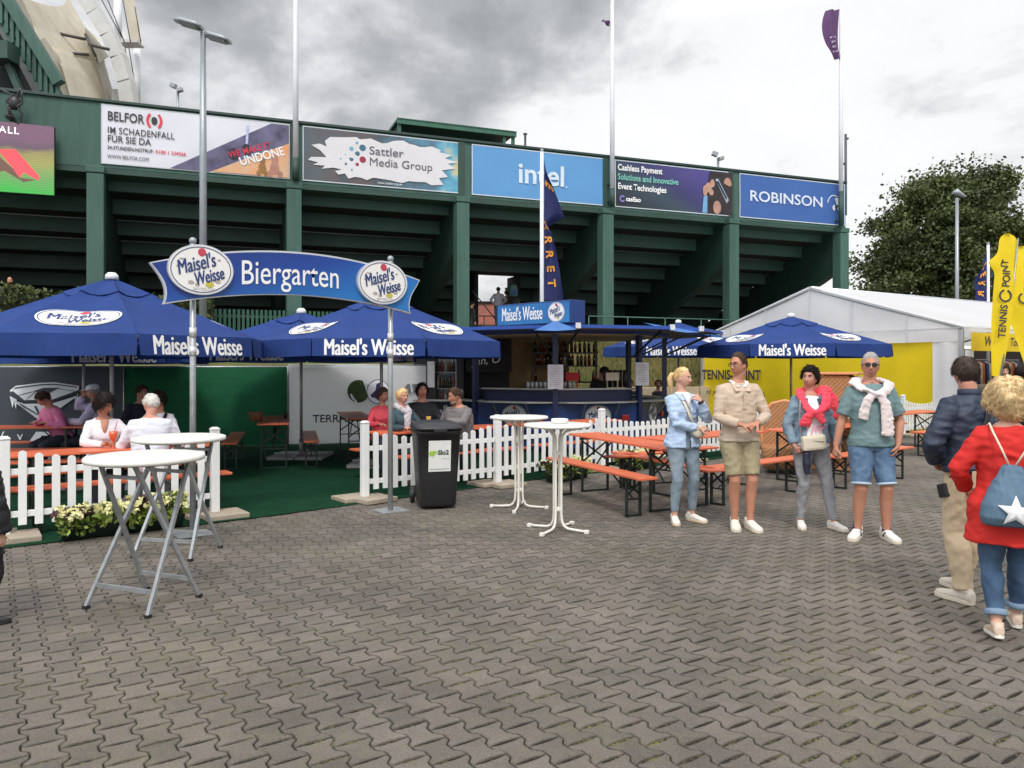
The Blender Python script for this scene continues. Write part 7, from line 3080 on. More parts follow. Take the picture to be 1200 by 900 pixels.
def cloth_tube(mats, pts, rads, name, parent, voxel=.009, wr=.006, seed=0, extra=None):
    mb = MB()
    mb.tube(pts, rads, 16, flat=(1, .02, 0))
    if extra:
        for p_, r_ in extra:
            mb.tube(p_, r_, 14, flat=(1, .02, 0) if abs((p_[-1] - p_[0]).normalized().x) < .75 else (0, 1, .1))
    me = remesh(mb, voxel, 3, name, wr, wscale=(15, 15, 15), seed=seed)
    me.materials.append(mats)
    return link(name, me, parent)


def held(p, name, label, cat):
    """top-level Empty sharing the carrier's frame"""
    return thing(name, label, cat, p.base, p.o.rotation_euler.z)


def open_loft(mb, secs, gapdeg, n=34, th=.014):
    vs, k = [], len(secs)
    for c_, a, b in secs:
        for layer in (0, th):
            for j in range(n + 1):
                t = -PI / 2 + rad(gapdeg) + (2 * PI - 2 * rad(gapdeg)) * j / n
                ra = 1 + layer / max(.05, V(a).length)
                vs.append(V(c_) + V(a) * math.cos(t) * ra + V(b) * math.sin(t) * ra)
    m = 2 * (n + 1)
    fs = []
    for i in range(k - 1):
        for j in range(n):
            fs.append((i * m + j, i * m + j + 1, (i + 1) * m + j + 1, (i + 1) * m + j))
            fs.append((i * m + n + 1 + j, (i + 1) * m + n + 1 + j, (i + 1) * m + n + 2 + j, i * m + n + 2 + j))
        fs.append((i * m, (i + 1) * m, (i + 1) * m + n + 1, i * m + n + 1))
        fs.append((i * m + n, i * m + m - 1, (i + 1) * m + m - 1, (i + 1) * m + n))
    for i, rev in ((0, 0), (k - 1, 1)):
        for j in range(n):
            fs.append((i * m + j, i * m + n + 1 + j, i * m + n + 2 + j, i * m + j + 1))
    mb.add(vs, fs, 0, True)


jean = lambda n, c, c2: pm(n, c, .85, .1, 5, .3, 220, col2=c2, dirt=.2)
H_blond = pm('hair_blond', srgb(206, 170, 112), .5, .25, 30, col2=srgb(226, 196, 146), island=.2)
H_dark = pm('hair_dark', srgb(34, 27, 25), .7, .3, 30, island=.3, spec=.2)
H_brown = pm('hair_brown', srgb(66, 48, 36), .65, .25, 30, island=.3, spec=.25)
H_grey = pm('hair_grey', srgb(150, 146, 142), .5, .25, 30, island=.25)
H_white = pm('hair_white', srgb(206, 202, 194), .5, .2, 30, island=.2)
H_honey = pm('hair_honey', srgb(196, 164, 112), .55, .3, 26, col2=srgb(222, 198, 152), island=.3)

# ---------------------------------------------------------------- 1 woman in the pale blue shirt
p = Person('blonde woman in an open pale blue shirt and light jeans, hand at her chin', (1.87, 8.42, 0), rad(16), 1.70, True,
           head=(rad(42), rad(4), 0), lean=rad(-1),
           arms={'R': dict(w=(.10, -.20, 1.085), pole=(-.9, -.1, -.7), d=(1, -.15, .02), n=(0, .6, -.6), curl=.25),
                 'L': dict(w=(.105, -.205, 1.40), pole=(.6, .1, -1), d=(-.45, .3, .85), n=(-.4, .8, .1), curl=1.0)},
           legs={'R': dict(a=(-.115, -.02, .085), t=(-.35, -1, 0)), 'L': dict(a=(.135, .03, .085), t=(.45, -1, 0))}, skin=0, girth=.96)
M_pale = pm('pale_blue_shirt', srgb(172, 192, 218), .85, .07, 3, .2, 60, stretch=(30, 30, .6))
p.top(pm('white_tee', srgb(228, 228, 230), .8, .04), z0=1.0, z1=1.49, infl=.008, sleeve=0, name='tee_shirt', wr=.003)
mb = MB()
open_loft(mb, p.torso_secs(lambda z: .022 + .02 * sm_(-z, -1.1, -.87), .865, 1.462), 9)
for q in 'LR':
    p.arm(mb, q, .020, 1.86)
me = remesh(mb, .0065, 2, 'shirt', .016, seed=3)
me.materials.append(M_pale)
link('shirt', me, p.o)
# open front of the shirt: a strip of white tee and two collar flaps
mb = MB()
mb.loft([(p.WT(.012, -.145, 1.30), V((.004, 0, 0)), V((0, .008, 0))), (p.WT(.012, -.118, 1.42), V((.035, 0, 0)), V((0, .012, 0))), (p.WT(.0, -.075, 1.485), V((.045, 0, 0)), V((0, .012, 0)))], 12)
mb.build('neck_opening', pm('white_tee', (0, 0, 0)), p.o)
mb = MB()
for sg in (-1, 1):
    mb.bar(p.WT(sg * .062, -.035, 1.475), p.WT(sg * .055, -.132, 1.40), .05, .012)
mb.build('collar', M_pale, p.o, bevel=.004)
p.bottoms(jean('jeans_light', srgb(112, 128, 142), srgb(144, 160, 170)), frac=1.86, infl=.010, tinf=.011, wr=.009, z1=1.06)
p.shoes(sole=pm('sole_gum', srgb(214, 190, 160), .7))
p.brows(H_blond)
p.hair(H_blond, front=50, side=8, back=-25, th=.009, tufts=420, tl=.055, tr=.0022, lift=.0, seed=2, comb=(0, 1, .1))
mb = MB()
b0 = p.hp(-.0, .088, .035)
mb.tube([b0, p.hp(-.01, .125, .03), p.hp(-.015, .145, -.02), p.hp(-.012, .135, -.09), p.hp(-.006, .115, -.15)], [.016, .026, .032, .028, .006], 12)
for i in range(40):
    a = R.uniform(0, 6.28)
    r0 = R.uniform(.012, .03)
    c_ = lambda f: V((math.cos(a) * r0 * f, math.sin(a) * r0 * f, 0))
    mb.tube([p.hp(-.01, .125, .03) + c_(.7), p.hp(-.015, .145, -.02) + c_(1), p.hp(-.012, .137, -.09) + c_(1.05), p.hp(-.006 + R.uniform(-.02, .02), .118, -.16 - R.uniform(0, .03))], [.004, .005, .004, .001], 4, cap=False)
mb.build('ponytail', H_blond, p.o)
mb = MB()
mb.lathe([(.031, -.012), (.034, -.012), (.034, .012), (.031, .012)], 16, p.Wr['L'] - p.hand['L'][0] * .02, M=p.hand['L'][0].to_track_quat('Z', 'Y').to_matrix())
mb.build('watch', M_black, p.o)
M_cream = pm('cream_leather', srgb(216, 206, 184), .6, .06, 6, .1, 40)
bg = held(p, 'belt_bag', 'cream belt bag worn across the chest of the blonde woman', 'bag')
mb = MB()
mb.tube([p.WT(-.075, .02, 1.478), p.WT(-.072, -.085, 1.44), p.WT(-.045, -.150, 1.36), p.WT(.0, -.168, 1.24), p.WT(.06, -.162, 1.13)], [(.021, .004)] * 5, 8, flat=(1, 0, -.3))
mb.build('strap', M_cream, bg)
mb = MB()
mb.loft([(p.WT(.03, -.175, 1.05), V((0, .02, 0)), V((0, 0, .03))), (p.WT(.07, -.185, 1.045), V((0, .035, 0)), V((0, 0, .065))), (p.WT(.15, -.165, 1.05), V((0, .04, 0)), V((0, 0, .072))), (p.WT(.21, -.12, 1.06), V((0, .03, 0)), V((0, 0, .05))), (p.WT(.23, -.09, 1.065), V((0, .012, 0)), V((0, 0, .02)))], 16, p=2.6)
mb.build('pouch', M_cream, bg)
mb = MB()
mb.tube([p.WT(.05, -.222, 1.07), p.WT(.11, -.226, 1.075), p.WT(.17, -.20, 1.08)], .003, 6)
mb.build('zip', M_grey_metal, bg)

# ---------------------------------------------------------------- 2 man in the beige sweater
p = Person('tall dark-haired man in a beige sweater and khaki shorts looking to the left', (2.40, 8.12, 0), rad(6), 1.85, False,
           head=(rad(-62), rad(1), 0), lean=rad(-2),
           arms={'R': dict(w=(-.075, -.235, 1.065), pole=(-.8, .5, -.6), d=(.8, -.35, -.1), n=(.1, .2, -.9), curl=.8),
                 'L': dict(w=(.095, -.225, 1.075), pole=(.9, .4, -.6), d=(-.85, -.3, -.12), n=(-.1, .3, -.9), curl=.65)},
           legs={'R': dict(a=(-.055, -.02, .085), t=(-.3, -1, 0)), 'L': dict(a=(.085, -.07, .085), t=(.05, -1, 0))}, skin=1, girth=.97)
M_beige = pm('beige_knit', srgb(192, 172, 152), .9, .05, 4, .25, 160)
p.top(M_beige, z0=.885, z1=1.472, infl=.018, sleeve=1.9, sinf=.014, wr=.011, hem=.030, seed=8, name='sweater')
mb = MB()
mb.tube([p.WT(.0, .065, 1.50), p.WT(.062, .03, 1.50), p.WT(.068, -.03, 1.485), p.WT(.025, -.095, 1.43)], [(.006, .03), (.006, .032), (.006, .032), (.004, .02)], 8, flat=(0, 0, 1))
mb.tube([p.WT(.0, .065, 1.50), p.WT(-.062, .03, 1.50), p.WT(-.068, -.03, 1.485), p.WT(-.025, -.095, 1.43)], [(.006, .03), (.006, .032), (.006, .032), (.004, .02)], 8, flat=(0, 0, 1))
mb.build('shirt_collar', pm('collar_white', srgb(226, 222, 214), .8, .03), p.o)
mb = MB()
for sg in (-1, 1):
    mb.bar(p.WT(sg * .075, -.045, 1.468), p.WT(sg * .055, -.128, 1.385), .055, .012)
mb.box(p.WT(0, -.151, 1.30), (.022, .012, .19))
mb.build('collar', M_beige, p.o, bevel=.004)
M_khaki = pm('khaki_cotton', srgb(158, 146, 116), .85, .08, 5, .2, 160)
p.bottoms(M_khaki, frac=.88, infl=.012, tinf=.022, wr=.013, name='shorts')
p.shoes(mat=pm('shoe_offwhite', srgb(218, 212, 198), .6, .06, 9, .1, 60))
p.brows(H_brown)
p.hair(H_brown, front=53, side=8, back=-30, th=.009, tufts=420, tl=.026, tr=.0026, lift=.25, seed=5, top=.012, comb=(.5, 1, .4))
p.glasses(pm('frame_dark', srgb(52, 34, 30), .3))

# ---------------------------------------------------------------- 3 woman with the coral sweater
p = Person('short dark-haired woman in a denim jacket with a coral sweater knotted over it', (3.16, 8.14, 0), rad(2), 1.70, True,
           head=(rad(-38), rad(-3), rad(3)), lean=rad(-1), twist=rad(-6),
           arms={'R': dict(w=(-.215, -.10, .905), pole=(-1, .5, -.2), d=(.5, -.2, -.9), n=(.7, .5, .2), curl=.8),
                 'L': dict(w=(.355, -.01, .80), pole=(.6, .8, -.2), d=(.15, 0, -1), n=(-1, .2, 0), curl=.8)},
           legs={'R': dict(a=(-.10, .02, .085), t=(-.28, -1, 0)), 'L': dict(a=(.215, -.10, .085), t=(.30, -1, 0), pole=(.3, -1, 0))}, skin=2, girth=1.06)
M_denim = pm('denim_jacket', srgb(98, 122, 142), .85, .2, 7, .35, 240, col2=srgb(146, 166, 180), dirt=.3)
p.top(pm('white_tee', (0, 0, 0)), z0=.90, z1=1.46, infl=.016, sleeve=0, name='tee_shirt', wr=.006, hem=.01)
# jacket: back and sides only (the front stands open), plus sleeves
mb = MB()
secs = p.torso_secs(lambda z: .03, .945, 1.47)
open_loft(mb, secs, 30)
for q in 'LR':
    p.arm(mb, q, .020, 1.86)
me = remesh(mb, .008, 2, 'denim_jacket', .010, seed=4)
me.materials.append(M_denim)
link('denim_jacket', me, p.o)
mb = MB()
for sg in (-1, 1):
    mb.bar(p.WT(sg * .06, -.02, 1.475), p.WT(sg * .085, -.135, 1.37), .05, .014)
mb.build('collar', pm('denim_dark', srgb(52, 66, 84), .85, .1, 6), p.o, bevel=.004)
p.bottoms(pm('grey_jeans', srgb(150, 150, 154), .85, .06, 5, .25, 200, dirt=.12), frac=1.93, infl=.010, tinf=.010, wr=.012)
p.shoes()
p.brows(H_dark)
p.hair(H_dark, front=40, side=0, back=-38, th=.016, tufts=600, tl=.032, tr=.0036, lift=.2, seed=9, top=.014, spike=.26, noise=.012)
M_coral = pm('coral_knit', srgb(240, 74, 92), .85, .08, 6, .2, 120)
mb_pts = [p.WT(-.10, -.135, 1.385), p.WT(-.13, -.09, 1.47), p.WT(-.09, .05, 1.52), p.WT(.04, .09, 1.525), p.WT(.13, .03, 1.50), p.WT(.17, -.06, 1.45), p.WT(.12, -.15, 1.34), p.WT(.04, -.185, 1.29), p.WT(-.01, -.19, 1.28)]
cloth_tube(M_coral, mb_pts, [(.030, .018), (.044, .022), (.05, .024), (.056, .028), (.066, .03), (.072, .032), (.056, .03), (.04, .026), (.032, .03)], 'shoulder_sweater', p.o, .007, .013, 2,
           extra=[([p.WT(-.10, -.13, 1.40), p.WT(-.085, -.165, 1.33), p.WT(-.03, -.19, 1.28)], [(.036, .02), (.042, .024), (.034, .03)]), ([p.WT(-.02, -.185, 1.29), p.WT(-.075, -.185, 1.23), p.WT(-.105, -.17, 1.16), p.WT(-.11, -.165, 1.13)], [(.034, .024), (.052, .024), (.062, .026), (.056, .02)]),
                  ([p.WT(-.0, -.19, 1.29), p.WT(.055, -.185, 1.23), p.WT(.085, -.18, 1.17)], [(.034, .022), (.042, .022), (.04, .018)]),
                  ([p.WT(.07, -.03, 1.50), p.WT(.15, -.02, 1.47), p.WT(.215, .0, 1.39), p.WT(.245, .01, 1.28), p.WT(.25, .01, 1.2)], [(.09, .03), (.105, .03), (.10, .03), (.08, .028), (.05, .02)])])
lettering('joy', .12, pm('pink_print', srgb(236, 120, 150), .7), p.o, lambda x, y: p.WT(.035 + x, -.150, 1.115 + y + x * .2), shear=.25)
bg = held(p, 'handbag', 'small cream shoulder bag at the hip of the denim jacket woman', 'bag')
mb = MB()
mb.loft([(p.WT(-.045, -.235, .955), V((.125, 0, .012)), V((0, .012, 0))), (p.WT(-.045, -.225, .955), V((.135, 0, .01)), V((0, .025, 0)))], 4, cap=False) if False else None
mb.box(p.WT(-.02, -.185, .955), (.25, .075, .155), Matrix.Rotation(rad(-6), 3, 'Y'))
mb.build('pouch', M_cream, bg, bevel=.028)
mb = MB()
mb.tube([p.WT(-.12, -.224, .985), p.WT(-.02, -.226, .975), p.WT(.08, -.222, .968)], .003, 6)
mb.build('zip', M_grey_metal, bg)
mb = MB()
mb.tube([p.WT(-.135, -.17, 1.01), p.WT(-.16, -.155, 1.15), p.WT(-.155, -.155, 1.28), p.WT(-.145, -.14, 1.40), p.WT(-.12, -.05, 1.49)], [(.008, .003)] * 5, 6, flat=(1, 0, 0))
mb.build('strap', pm('strap_grey', srgb(150, 140, 138), .6), bg)
um = held(p, 'folding_umbrella', 'short navy folding umbrella hanging under the cream shoulder bag', 'umbrella')
mb = MB()
mb.tube([p.WT(-.09, -.17, .88), p.WT(-.092, -.172, .84), p.WT(-.09, -.175, .72), p.WT(-.085, -.175, .61)], [.012, .038, .042, .03], 12)
me = remesh(mb, .008, 1, 'canopy', .006)
me.materials.append(pm('navy_nylon', srgb(38, 40, 62), .5, .2, 8))
link('canopy', me, um)
mb = MB()
mb.tube([p.WT(-.09, -.18, .95), p.WT(-.09, -.172, .87)], .004, 6)
mb.build('loop', M_black, um)

# ---------------------------------------------------------------- 4 man in the teal shirt
p4 = p = Person('grey-haired man with sunglasses, teal shirt, denim shorts and a cream sweater over his shoulders', (3.56, 7.62, 0), rad(-6), 1.84, False,
           head=(rad(-14), rad(-2), rad(2)), lean=rad(-2),
           arms={'R': dict(w=(-.345, -.0, .80), pole=(-.6, .9, -.2), d=(-.15, -.05, -1), n=(1, .2, 0), curl=.7),
                 'L': dict(w=(.215, -.085, .90), pole=(1, .65, .1), d=(-.35, -.15, -.9), n=(-.9, .3, 0), curl=.4)},
           legs={'R': dict(a=(-.125, .0, .085), t=(-.62, -1, 0)), 'L': dict(a=(.13, -.03, .085), t=(.14, -1, 0))}, skin=1, girth=1.08)
M_teal = pm('teal_jersey', srgb(108, 132, 134), .85, .05, 5, .15, 120)
p.top(M_teal, z0=.885, z1=1.48, infl=.018, sleeve=.80, sinf=.018, wr=.009, flare=.03, seed=12, hem=.024, name='t_shirt')
mb = MB()
mb.lathe([(.064, -.008), (.072, -.006), (.072, .008), (.064, .012)], 20, p.WT(0, .012, 1.487), M=p.Mtw)
mb.build('collar', pm('collar_navy', srgb(70, 76, 92), .8, .1), p.o)
M_dsh = jean('denim_shorts', srgb(58, 84, 116), srgb(110, 138, 166))
p.bottoms(M_dsh, frac=.92, infl=.013, tinf=.024, wr=.012, name='shorts')
p.cuffs(pm('denim_cuff', srgb(170, 184, 198), .85, .08, 8), .925, .05, .031, 'shorts_cuff')
for q in 'LR':
    A_ = p.A[q]
    mb = MB()
    mb.tube([A_ + V((0, 0, -.01)), A_ + V((0, .0, .075))], [.043, .041], 14)
    mb.build('sock', pm('sock_navy', srgb(62, 70, 96), .85, .1), p.o)
p.shoes(accent=pm('shoe_navy', srgb(50, 56, 78), .5))
p.brows(H_grey)
p.hair(H_grey, front=45, side=4, back=-30, th=.009, tufts=420, tl=.024, tr=.0025, lift=.35, seed=15, top=.012, comb=(.4, 1, .5))
p.glasses(pm('sun_black', srgb(18, 18, 22), .12, .05), sun=True)
M_off = pm('offwhite_knit', srgb(218, 204, 202), .9, .04, 6, .25, 140)
cloth_tube(M_off, [p.WT(-.10, -.13, 1.42), p.WT(-.155, -.04, 1.49), p.WT(-.10, .07, 1.52), p.WT(0, .105, 1.525), p.WT(.10, .07, 1.52), p.WT(.165, -.04, 1.485), p.WT(.10, -.14, 1.42), p.WT(.03, -.17, 1.385), p.WT(-.02, -.172, 1.375)],
           [(.04, .022), (.06, .026), (.066, .028), (.066, .03), (.066, .028), (.062, .026), (.05, .024), (.04, .026), (.032, .028)], 'shoulder_sweater', p.o, .007, .010, 6,
           extra=[([p.WT(-.09, -.14, 1.43), p.WT(-.03, -.175, 1.385), p.WT(.04, -.18, 1.375)], [(.034, .022), (.042, .026), (.034, .028)]),
                  ([p.WT(-.03, -.175, 1.385), p.WT(-.08, -.18, 1.33), p.WT(-.105, -.175, 1.25), p.WT(-.125, -.168, 1.17), p.WT(-.13, -.165, 1.145)], [(.034, .026), (.044, .024), (.05, .022), (.052, .02), (.05, .018)]),
                  ([p.WT(.03, -.178, 1.38), p.WT(.068, -.185, 1.30), p.WT(.085, -.19, 1.18), p.WT(.088, -.19, 1.02), p.WT(.088, -.19, .99)], [(.036, .026), (.05, .024), (.056, .022), (.062, .02), (.058, .018)])])

# ---------------------------------------------------------------- 5 man in the navy jacket, walking away
p5 = p = Person('man in a dark navy jacket and beige trousers walking away with his elbow out', (3.36, 5.62, 0), rad(180 + 14), 1.78, False,
           head=(rad(-24), rad(4), 0), lean=rad(3),
           arms={'L': dict(w=(.17, -.16, 1.0), pole=(1, .55, -.1), d=(-.6, -.4, -.4), n=(-.4, .6, 0), curl=.5),
                 'R': dict(w=(-.24, -.15, 1.0), pole=(-1, .5, 0), curl=.5)},
           legs={'L': dict(a=(.125, .06, .085), t=(.12, -1, 0)), 'R': dict(a=(-.09, -.17, .085), t=(-.1, -1, 0))}, skin=2, girth=1.03)
p.top(pm('red_hem', srgb(200, 50, 66), .8, .1), z0=.90, z1=1.3, infl=.022, sleeve=0, name='shirt', wr=.004)
M_navj = pm('navy_jacket', srgb(34, 44, 62), .62, .2, 6, .2, 40, col2=srgb(48, 58, 78), dirt=.25)
p.top(M_navj, z0=.955, z1=1.495, infl=.034, sleeve=1.92, sinf=.030, wr=.014, seed=21, name='jacket')
mb = MB()
mb.loft([(c_, V(a) * 1.0, V(b) * 1.0) for c_, a, b in p.torso_secs(.040, .935, .985)], 28)
mb.build('waistband', M_navj, p.o)
mb = MB()
mb.lathe([(.068, -.01), (.082, -.005), (.080, .045), (.070, .050)], 22, p.WT(0, .018, 1.49), M=p.Mtw)
mb.build('collar', M_navj, p.o)
mb = MB()
mb.tube([p.WT(-.185, .165, 1.10), p.WT(-.03, .175, 1.10), p.WT(.16, .165, 1.10)], .004, 5)
mb.tube([p.WT(-.11, .17, 1.38), p.WT(0, .168, 1.39), p.WT(.11, .17, 1.38)], .004, 5)
mb.build('seam', pm('seam_navy', srgb(62, 72, 92), .7), p.o)
M_chino = pm('beige_chino', srgb(194, 174, 144), .85, .06, 5, .2, 160)
p.bottoms(M_chino, frac=1.95, infl=.014, tinf=.014, wr=.016, flare=.014)
mb = MB()
for sg in (-1, 1):
    mb.box(p.P + V((sg * .085, .150, -.03)) * p.k, (.11, .008, .12))
mb.build('back_pocket', M_chino, p.o, bevel=.003)
p.shoes(mat=pm('shoe_stone', srgb(206, 196, 180), .7, .08, 9))
p.brows(H_brown)
p.hair(pm('hair_umber', srgb(54, 38, 30), .7, .3, 30, island=.3), front=44, side=2, back=-42, th=.012, tufts=900, tl=.032, tr=.0017, lift=.15, seed=25)
p.glasses(M_grey_metal)
bg = held(p, 'shoulder_bag', 'dark camera bag on a broad black strap across the back of the navy jacket man', 'bag')
mb = MB()
mb.tube([p.WT(-.09, .02, 1.505), p.WT(-.07, .125, 1.44), p.WT(.02, .178, 1.30), p.WT(.12, .178, 1.14), p.WT(.20, .12, .99), p.WT(.235, .06, .90)], [(.024, .004)] * 6, 8, flat=(1, 0, .5))
mb.build('strap', pm('strap_black', srgb(28, 28, 32), .7), bg)
mb = MB()
mb.box(p.WT(.195, -.05, .80), (.05, .085, .10), Matrix.Rotation(.3, 3, 'X'))
mb.build('pouch', M_black, bg, bevel=.012)

# ---------------------------------------------------------------- 6 woman in the red coat
p = Person('curly blonde woman in a red coat carrying a drawstring bag on her back', (3.15, 4.88, 0), rad(180 - 22), 1.60, True,
           head=(rad(6), rad(4), 0), lean=rad(1),
           arms={'L': dict(w=(.235, -.19, 1.0), pole=(.8, .7, -.2), curl=.4), 'R': dict(w=(-.235, -.19, 1.0), pole=(-.8, .7, -.2), curl=.4)},
           legs={'L': dict(a=(.09, .13, .10), t=(.05, -1, 0), up=.12), 'R': dict(a=(-.09, -.20, .085), t=(-.1, -1, 0))}, skin=0, girth=1.16)
M_red = pm('red_coat', srgb(206, 38, 32), .8, .06, 4, .2, 120)
p.top(M_red, z0=.66, z1=1.475, infl=.034, sleeve=1.94, sinf=.026, wr=.014, hem=.075, seed=31, name='coat')
p.bottoms(jean('jeans_blue', srgb(44, 68, 98), srgb(84, 114, 144)), frac=1.84, infl=.010, tinf=.014, wr=.014)
p.cuffs(jean('jeans_cuff', srgb(110, 136, 160), srgb(140, 160, 180)), 1.845, .10, .026)
p.shoes(mat=pm('shoe_sand', srgb(200, 178, 158), .75, .1, 9), sole=pm('sole_white', srgb(226, 220, 210), .6))
def puffy(az, el):
    return .026 + .012 * math.sin(az * 5 + el * 3) * math.cos(el) + .022 * sm_(abs(az), 1.0, 2.2) * (1 - sm_(el, .6, 1.3))
p.hair(H_honey, front=40, side=-22, back=-58, th=.026, tufts=4600, tl=.040, tr=.0013, lift=.12, seed=33, noise=.022, nsc=6, puff=puffy, curly=.35)
bg = held(p, 'drawstring_bag', 'blue denim drawstring bag with a white star on the red coat', 'bag')
M_gym = jean('gym_denim', srgb(70, 96, 118), srgb(96, 122, 142))
mb = MB()
secs = []
for z_, w, d in ((1.215, .035, .02), (1.20, .055, .03), (1.14, .085, .05), (1.05, .135, .075), (.95, .175, .095), (.87, .185, .10), (.82, .175, .085), (.80, .15, .05)):
    secs.append((p.WT(.01, .165 + d * .85, z_), V((w, 0, 0)), V((0, d, 0))))
mb.loft(secs, 28, p=2.4)
def wf(q):
    return .5 + 1.2 * sm_(q.z, .95 * p.k, 1.2 * p.k)
me = remesh(mb, .007, 2, 'sack', .008, wscale=(22, 22, 4), seed=3, wfun=wf)
me.materials.append(M_gym)
link('sack', me, bg)
# star, laid on the sack's outer face
star = []
for i in range(10):
    r_ = .098 if i % 2 == 0 else .042
    a = PI / 2 + i * PI / 5 + .06
    star.append((r_ * math.cos(a), r_ * math.sin(a)))
sec_z = [(V(c_).z, V(c_).y + V(b).length) for c_, a, b in secs]
def sack_y(x, z):
    zs = sorted(sec_z)
    y = np.interp(z, [q[0] for q in zs], [q[1] for q in zs])
    return y - .10 * (abs(x) / .17) ** 2 * .6
mb = MB()
pts = [(0.0, 0.0)] + star
cx0, cz0 = p.WT(.01, 0, .925).x, p.WT(0, 0, .925).z
nst = 6
vs, fs = [V((cx0 + .012, sack_y(0, cz0) + .034, cz0))], []
for rr_ in range(1, nst + 1):
    for x, z in star:
        x_, z_ = x * rr_ / nst, z * rr_ / nst
        vs.append(V((cx0 + .012 + x_, sack_y(x_, cz0 + z_) + .033 - .015 * rr_ / nst, cz0 + z_)))
for i in range(10):
    fs.append((0, 1 + (i + 1) % 10, 1 + i))
for rr_ in range(nst - 1):
    for i in range(10):
        fs.append((1 + rr_ * 10 + i, 1 + rr_ * 10 + (i + 1) % 10, 1 + (rr_ + 1) * 10 + (i + 1) % 10, 1 + (rr_ + 1) * 10 + i))
mb.add(vs, fs, 0, True)
mb.build('star', M_text_w, bg, fixn=False)
mb = MB()
for sg in (-1, 1):
    mb.tube([p.WT(.01 + sg * .02, .20, 1.215), p.WT(sg * .075, .195, 1.33), p.WT(sg * .115, .14, 1.44), p.WT(sg * .12, .06, 1.492), p.WT(sg * .13, -.06, 1.45), p.WT(sg * .16, -.12, 1.30)], .0065, 8)
    if sg < 0:
        mb.tube([p.WT(.01 + sg * .16, .24, .84), p.WT(sg * .20, .19, .95), p.WT(sg * .215, .10, 1.05)], .0065, 8)
mb.build('cord', pm('cord_cream', srgb(222, 206, 182), .8, .1, 40), bg)

# ---------------------------------------------------------------- 7 person at the left frame edge
p = Person('long-haired child in a puffy black jacket half outside the left frame edge', (-3.50, 5.05, 0), rad(150), 1.25, True, head=(rad(10), 0, 0),
           arms={'L': dict(w=(.30, -.05, .78), pole=(1, .6, 0)), 'R': dict(w=(-.30, -.05, .78), pole=(-1, .6, 0))}, girth=1.08, voxel=.009)
M_puf = pm('black_puffer', srgb(24, 24, 27), .5, .2, 8, .3, 30)
p.top(M_puf, z0=.66, z1=1.48, infl=.06, sleeve=1.95, sinf=.05, wr=.02, seed=41, name='jacket', hem=.02)
p.bottoms(pm('black_trousers', srgb(30, 30, 34), .8), frac=1.95, infl=.012, tinf=.018)
p.shoes(mat=M_black, sole=M_black)
p.brows(H_blond)
p.hair(H_honey, front=40, side=-30, back=-60, th=.02, tufts=300, tl=.06, tr=.003, lift=.05, seed=43)
mb = MB()
for i in range(90):
    x = R.uniform(-.09, .09)
    mb.tube([p.hp(x * .8, .09, -.02), p.hp(x, .12, -.12), p.hp(x * 1.15, .13 + R.uniform(-.02, .02), -.25), p.hp(x * 1.3 + R.uniform(-.03, .03), .13, -.36 - R.uniform(0, .1))], [.008, .008, .006, .001], 4, cap=False)
mb.build('long_hair', H_honey, p.o)
# ---------------------------------------------------------------- seated guests in the beer garden
def seated(label, x, y, rotz, H, fem, shirt, hair_m, head=(0, 0, 0), lean=0.0, arms=None, skin=2, trous=None, sl=1.9, hk=None, vox=.010, girth=1.03, seed=1, seat=.478, name='shirt', twist=0.0, infl=.022, z0=.9):
    k = H / 1.78
    pz = seat + .105
    d = dict(a=(.11, -.42, .085)); e = dict(a=(-.11, -.40, .085))
    ar = arms or {'L': dict(w=(.15, -.36, .83 / k), abs=False, pole=(.8, .4, -.6), n=(0, 0, -1), curl=.4), 'R': dict(w=(-.15, -.36, .83 / k), pole=(-.8, .4, -.6), n=(0, 0, -1), curl=.4)}
    q = Person(label, (x, y, 0), rotz, H, fem, None, lean, 0, twist, (0, 0, pz), head, ar,
               {'L': dict(a=(.12, -.43, .085), t=(.2, -1, 0), pole=(.1, -.4, 1)), 'R': dict(a=(-.12, -.40, .085), t=(-.2, -1, 0), pole=(-.1, -.4, 1))}, skin, vox, girth)
    q.top(shirt, z0=z0, z1=1.475, infl=infl, sleeve=sl, sinf=.018, wr=.009, seed=seed, name=name)
    q.bottoms(trous or pm('dark_trousers', srgb(44, 48, 58), .85, .1), frac=1.93, infl=.012, tinf=.016)
    q.shoes(mat=pm('shoe_dark', srgb(60, 54, 50), .6), sole=M_black)
    q.brows(hair_m)
    h = dict(front=42, side=4, back=-34, th=.014, tufts=160, tl=.04, tr=.0036, lift=.2, seed=seed)
    h.update(hk or {})
    q.hair(hair_m, **h)
    return q


M_wblouse = pm('white_blouse', srgb(224, 220, 224), .85, .05, 5, .15, 80)
q = seated('dark-haired woman in a white blouse with an orange drink behind the picket fence', -4.86, 9.12, rad(34), 1.68, True, M_wblouse, H_dark, head=(rad(46), rad(12), 0), lean=rad(10),
           arms={'R': dict(w=(-.02, -.40, .86), pole=(-.9, 0, -.5), d=(.8, -.5, .1), n=(.2, -.6, -.3), curl=.8), 'L': dict(w=(.14, -.38, .86), pole=(.9, 0, -.5), d=(-.6, -.5, .1), n=(-.7, -.3, -.2), curl=.8)},
           hk=dict(front=34, side=-20, back=-45, th=.034, tufts=420, tl=.06, noise=.014, top=.012), seed=51, vox=.008, girth=1.12, skin=1)
mb = MB()
mb.loft([(q.WT(.0, -.155, 1.26), V((.01, 0, 0)), V((0, .012, 0))), (q.WT(0, -.135, 1.40), V((.03, 0, 0)), V((0, .012, 0))), (q.WT(0, -.085, 1.48), V((.045, 0, 0)), V((0, .012, 0)))], 12)
mb.build('neck_opening', SKIN[1], q.o)
gpos = q.w(q.Wr['R'].lerp(q.Wr['L'], .5) + V((0, -.10, 0)))
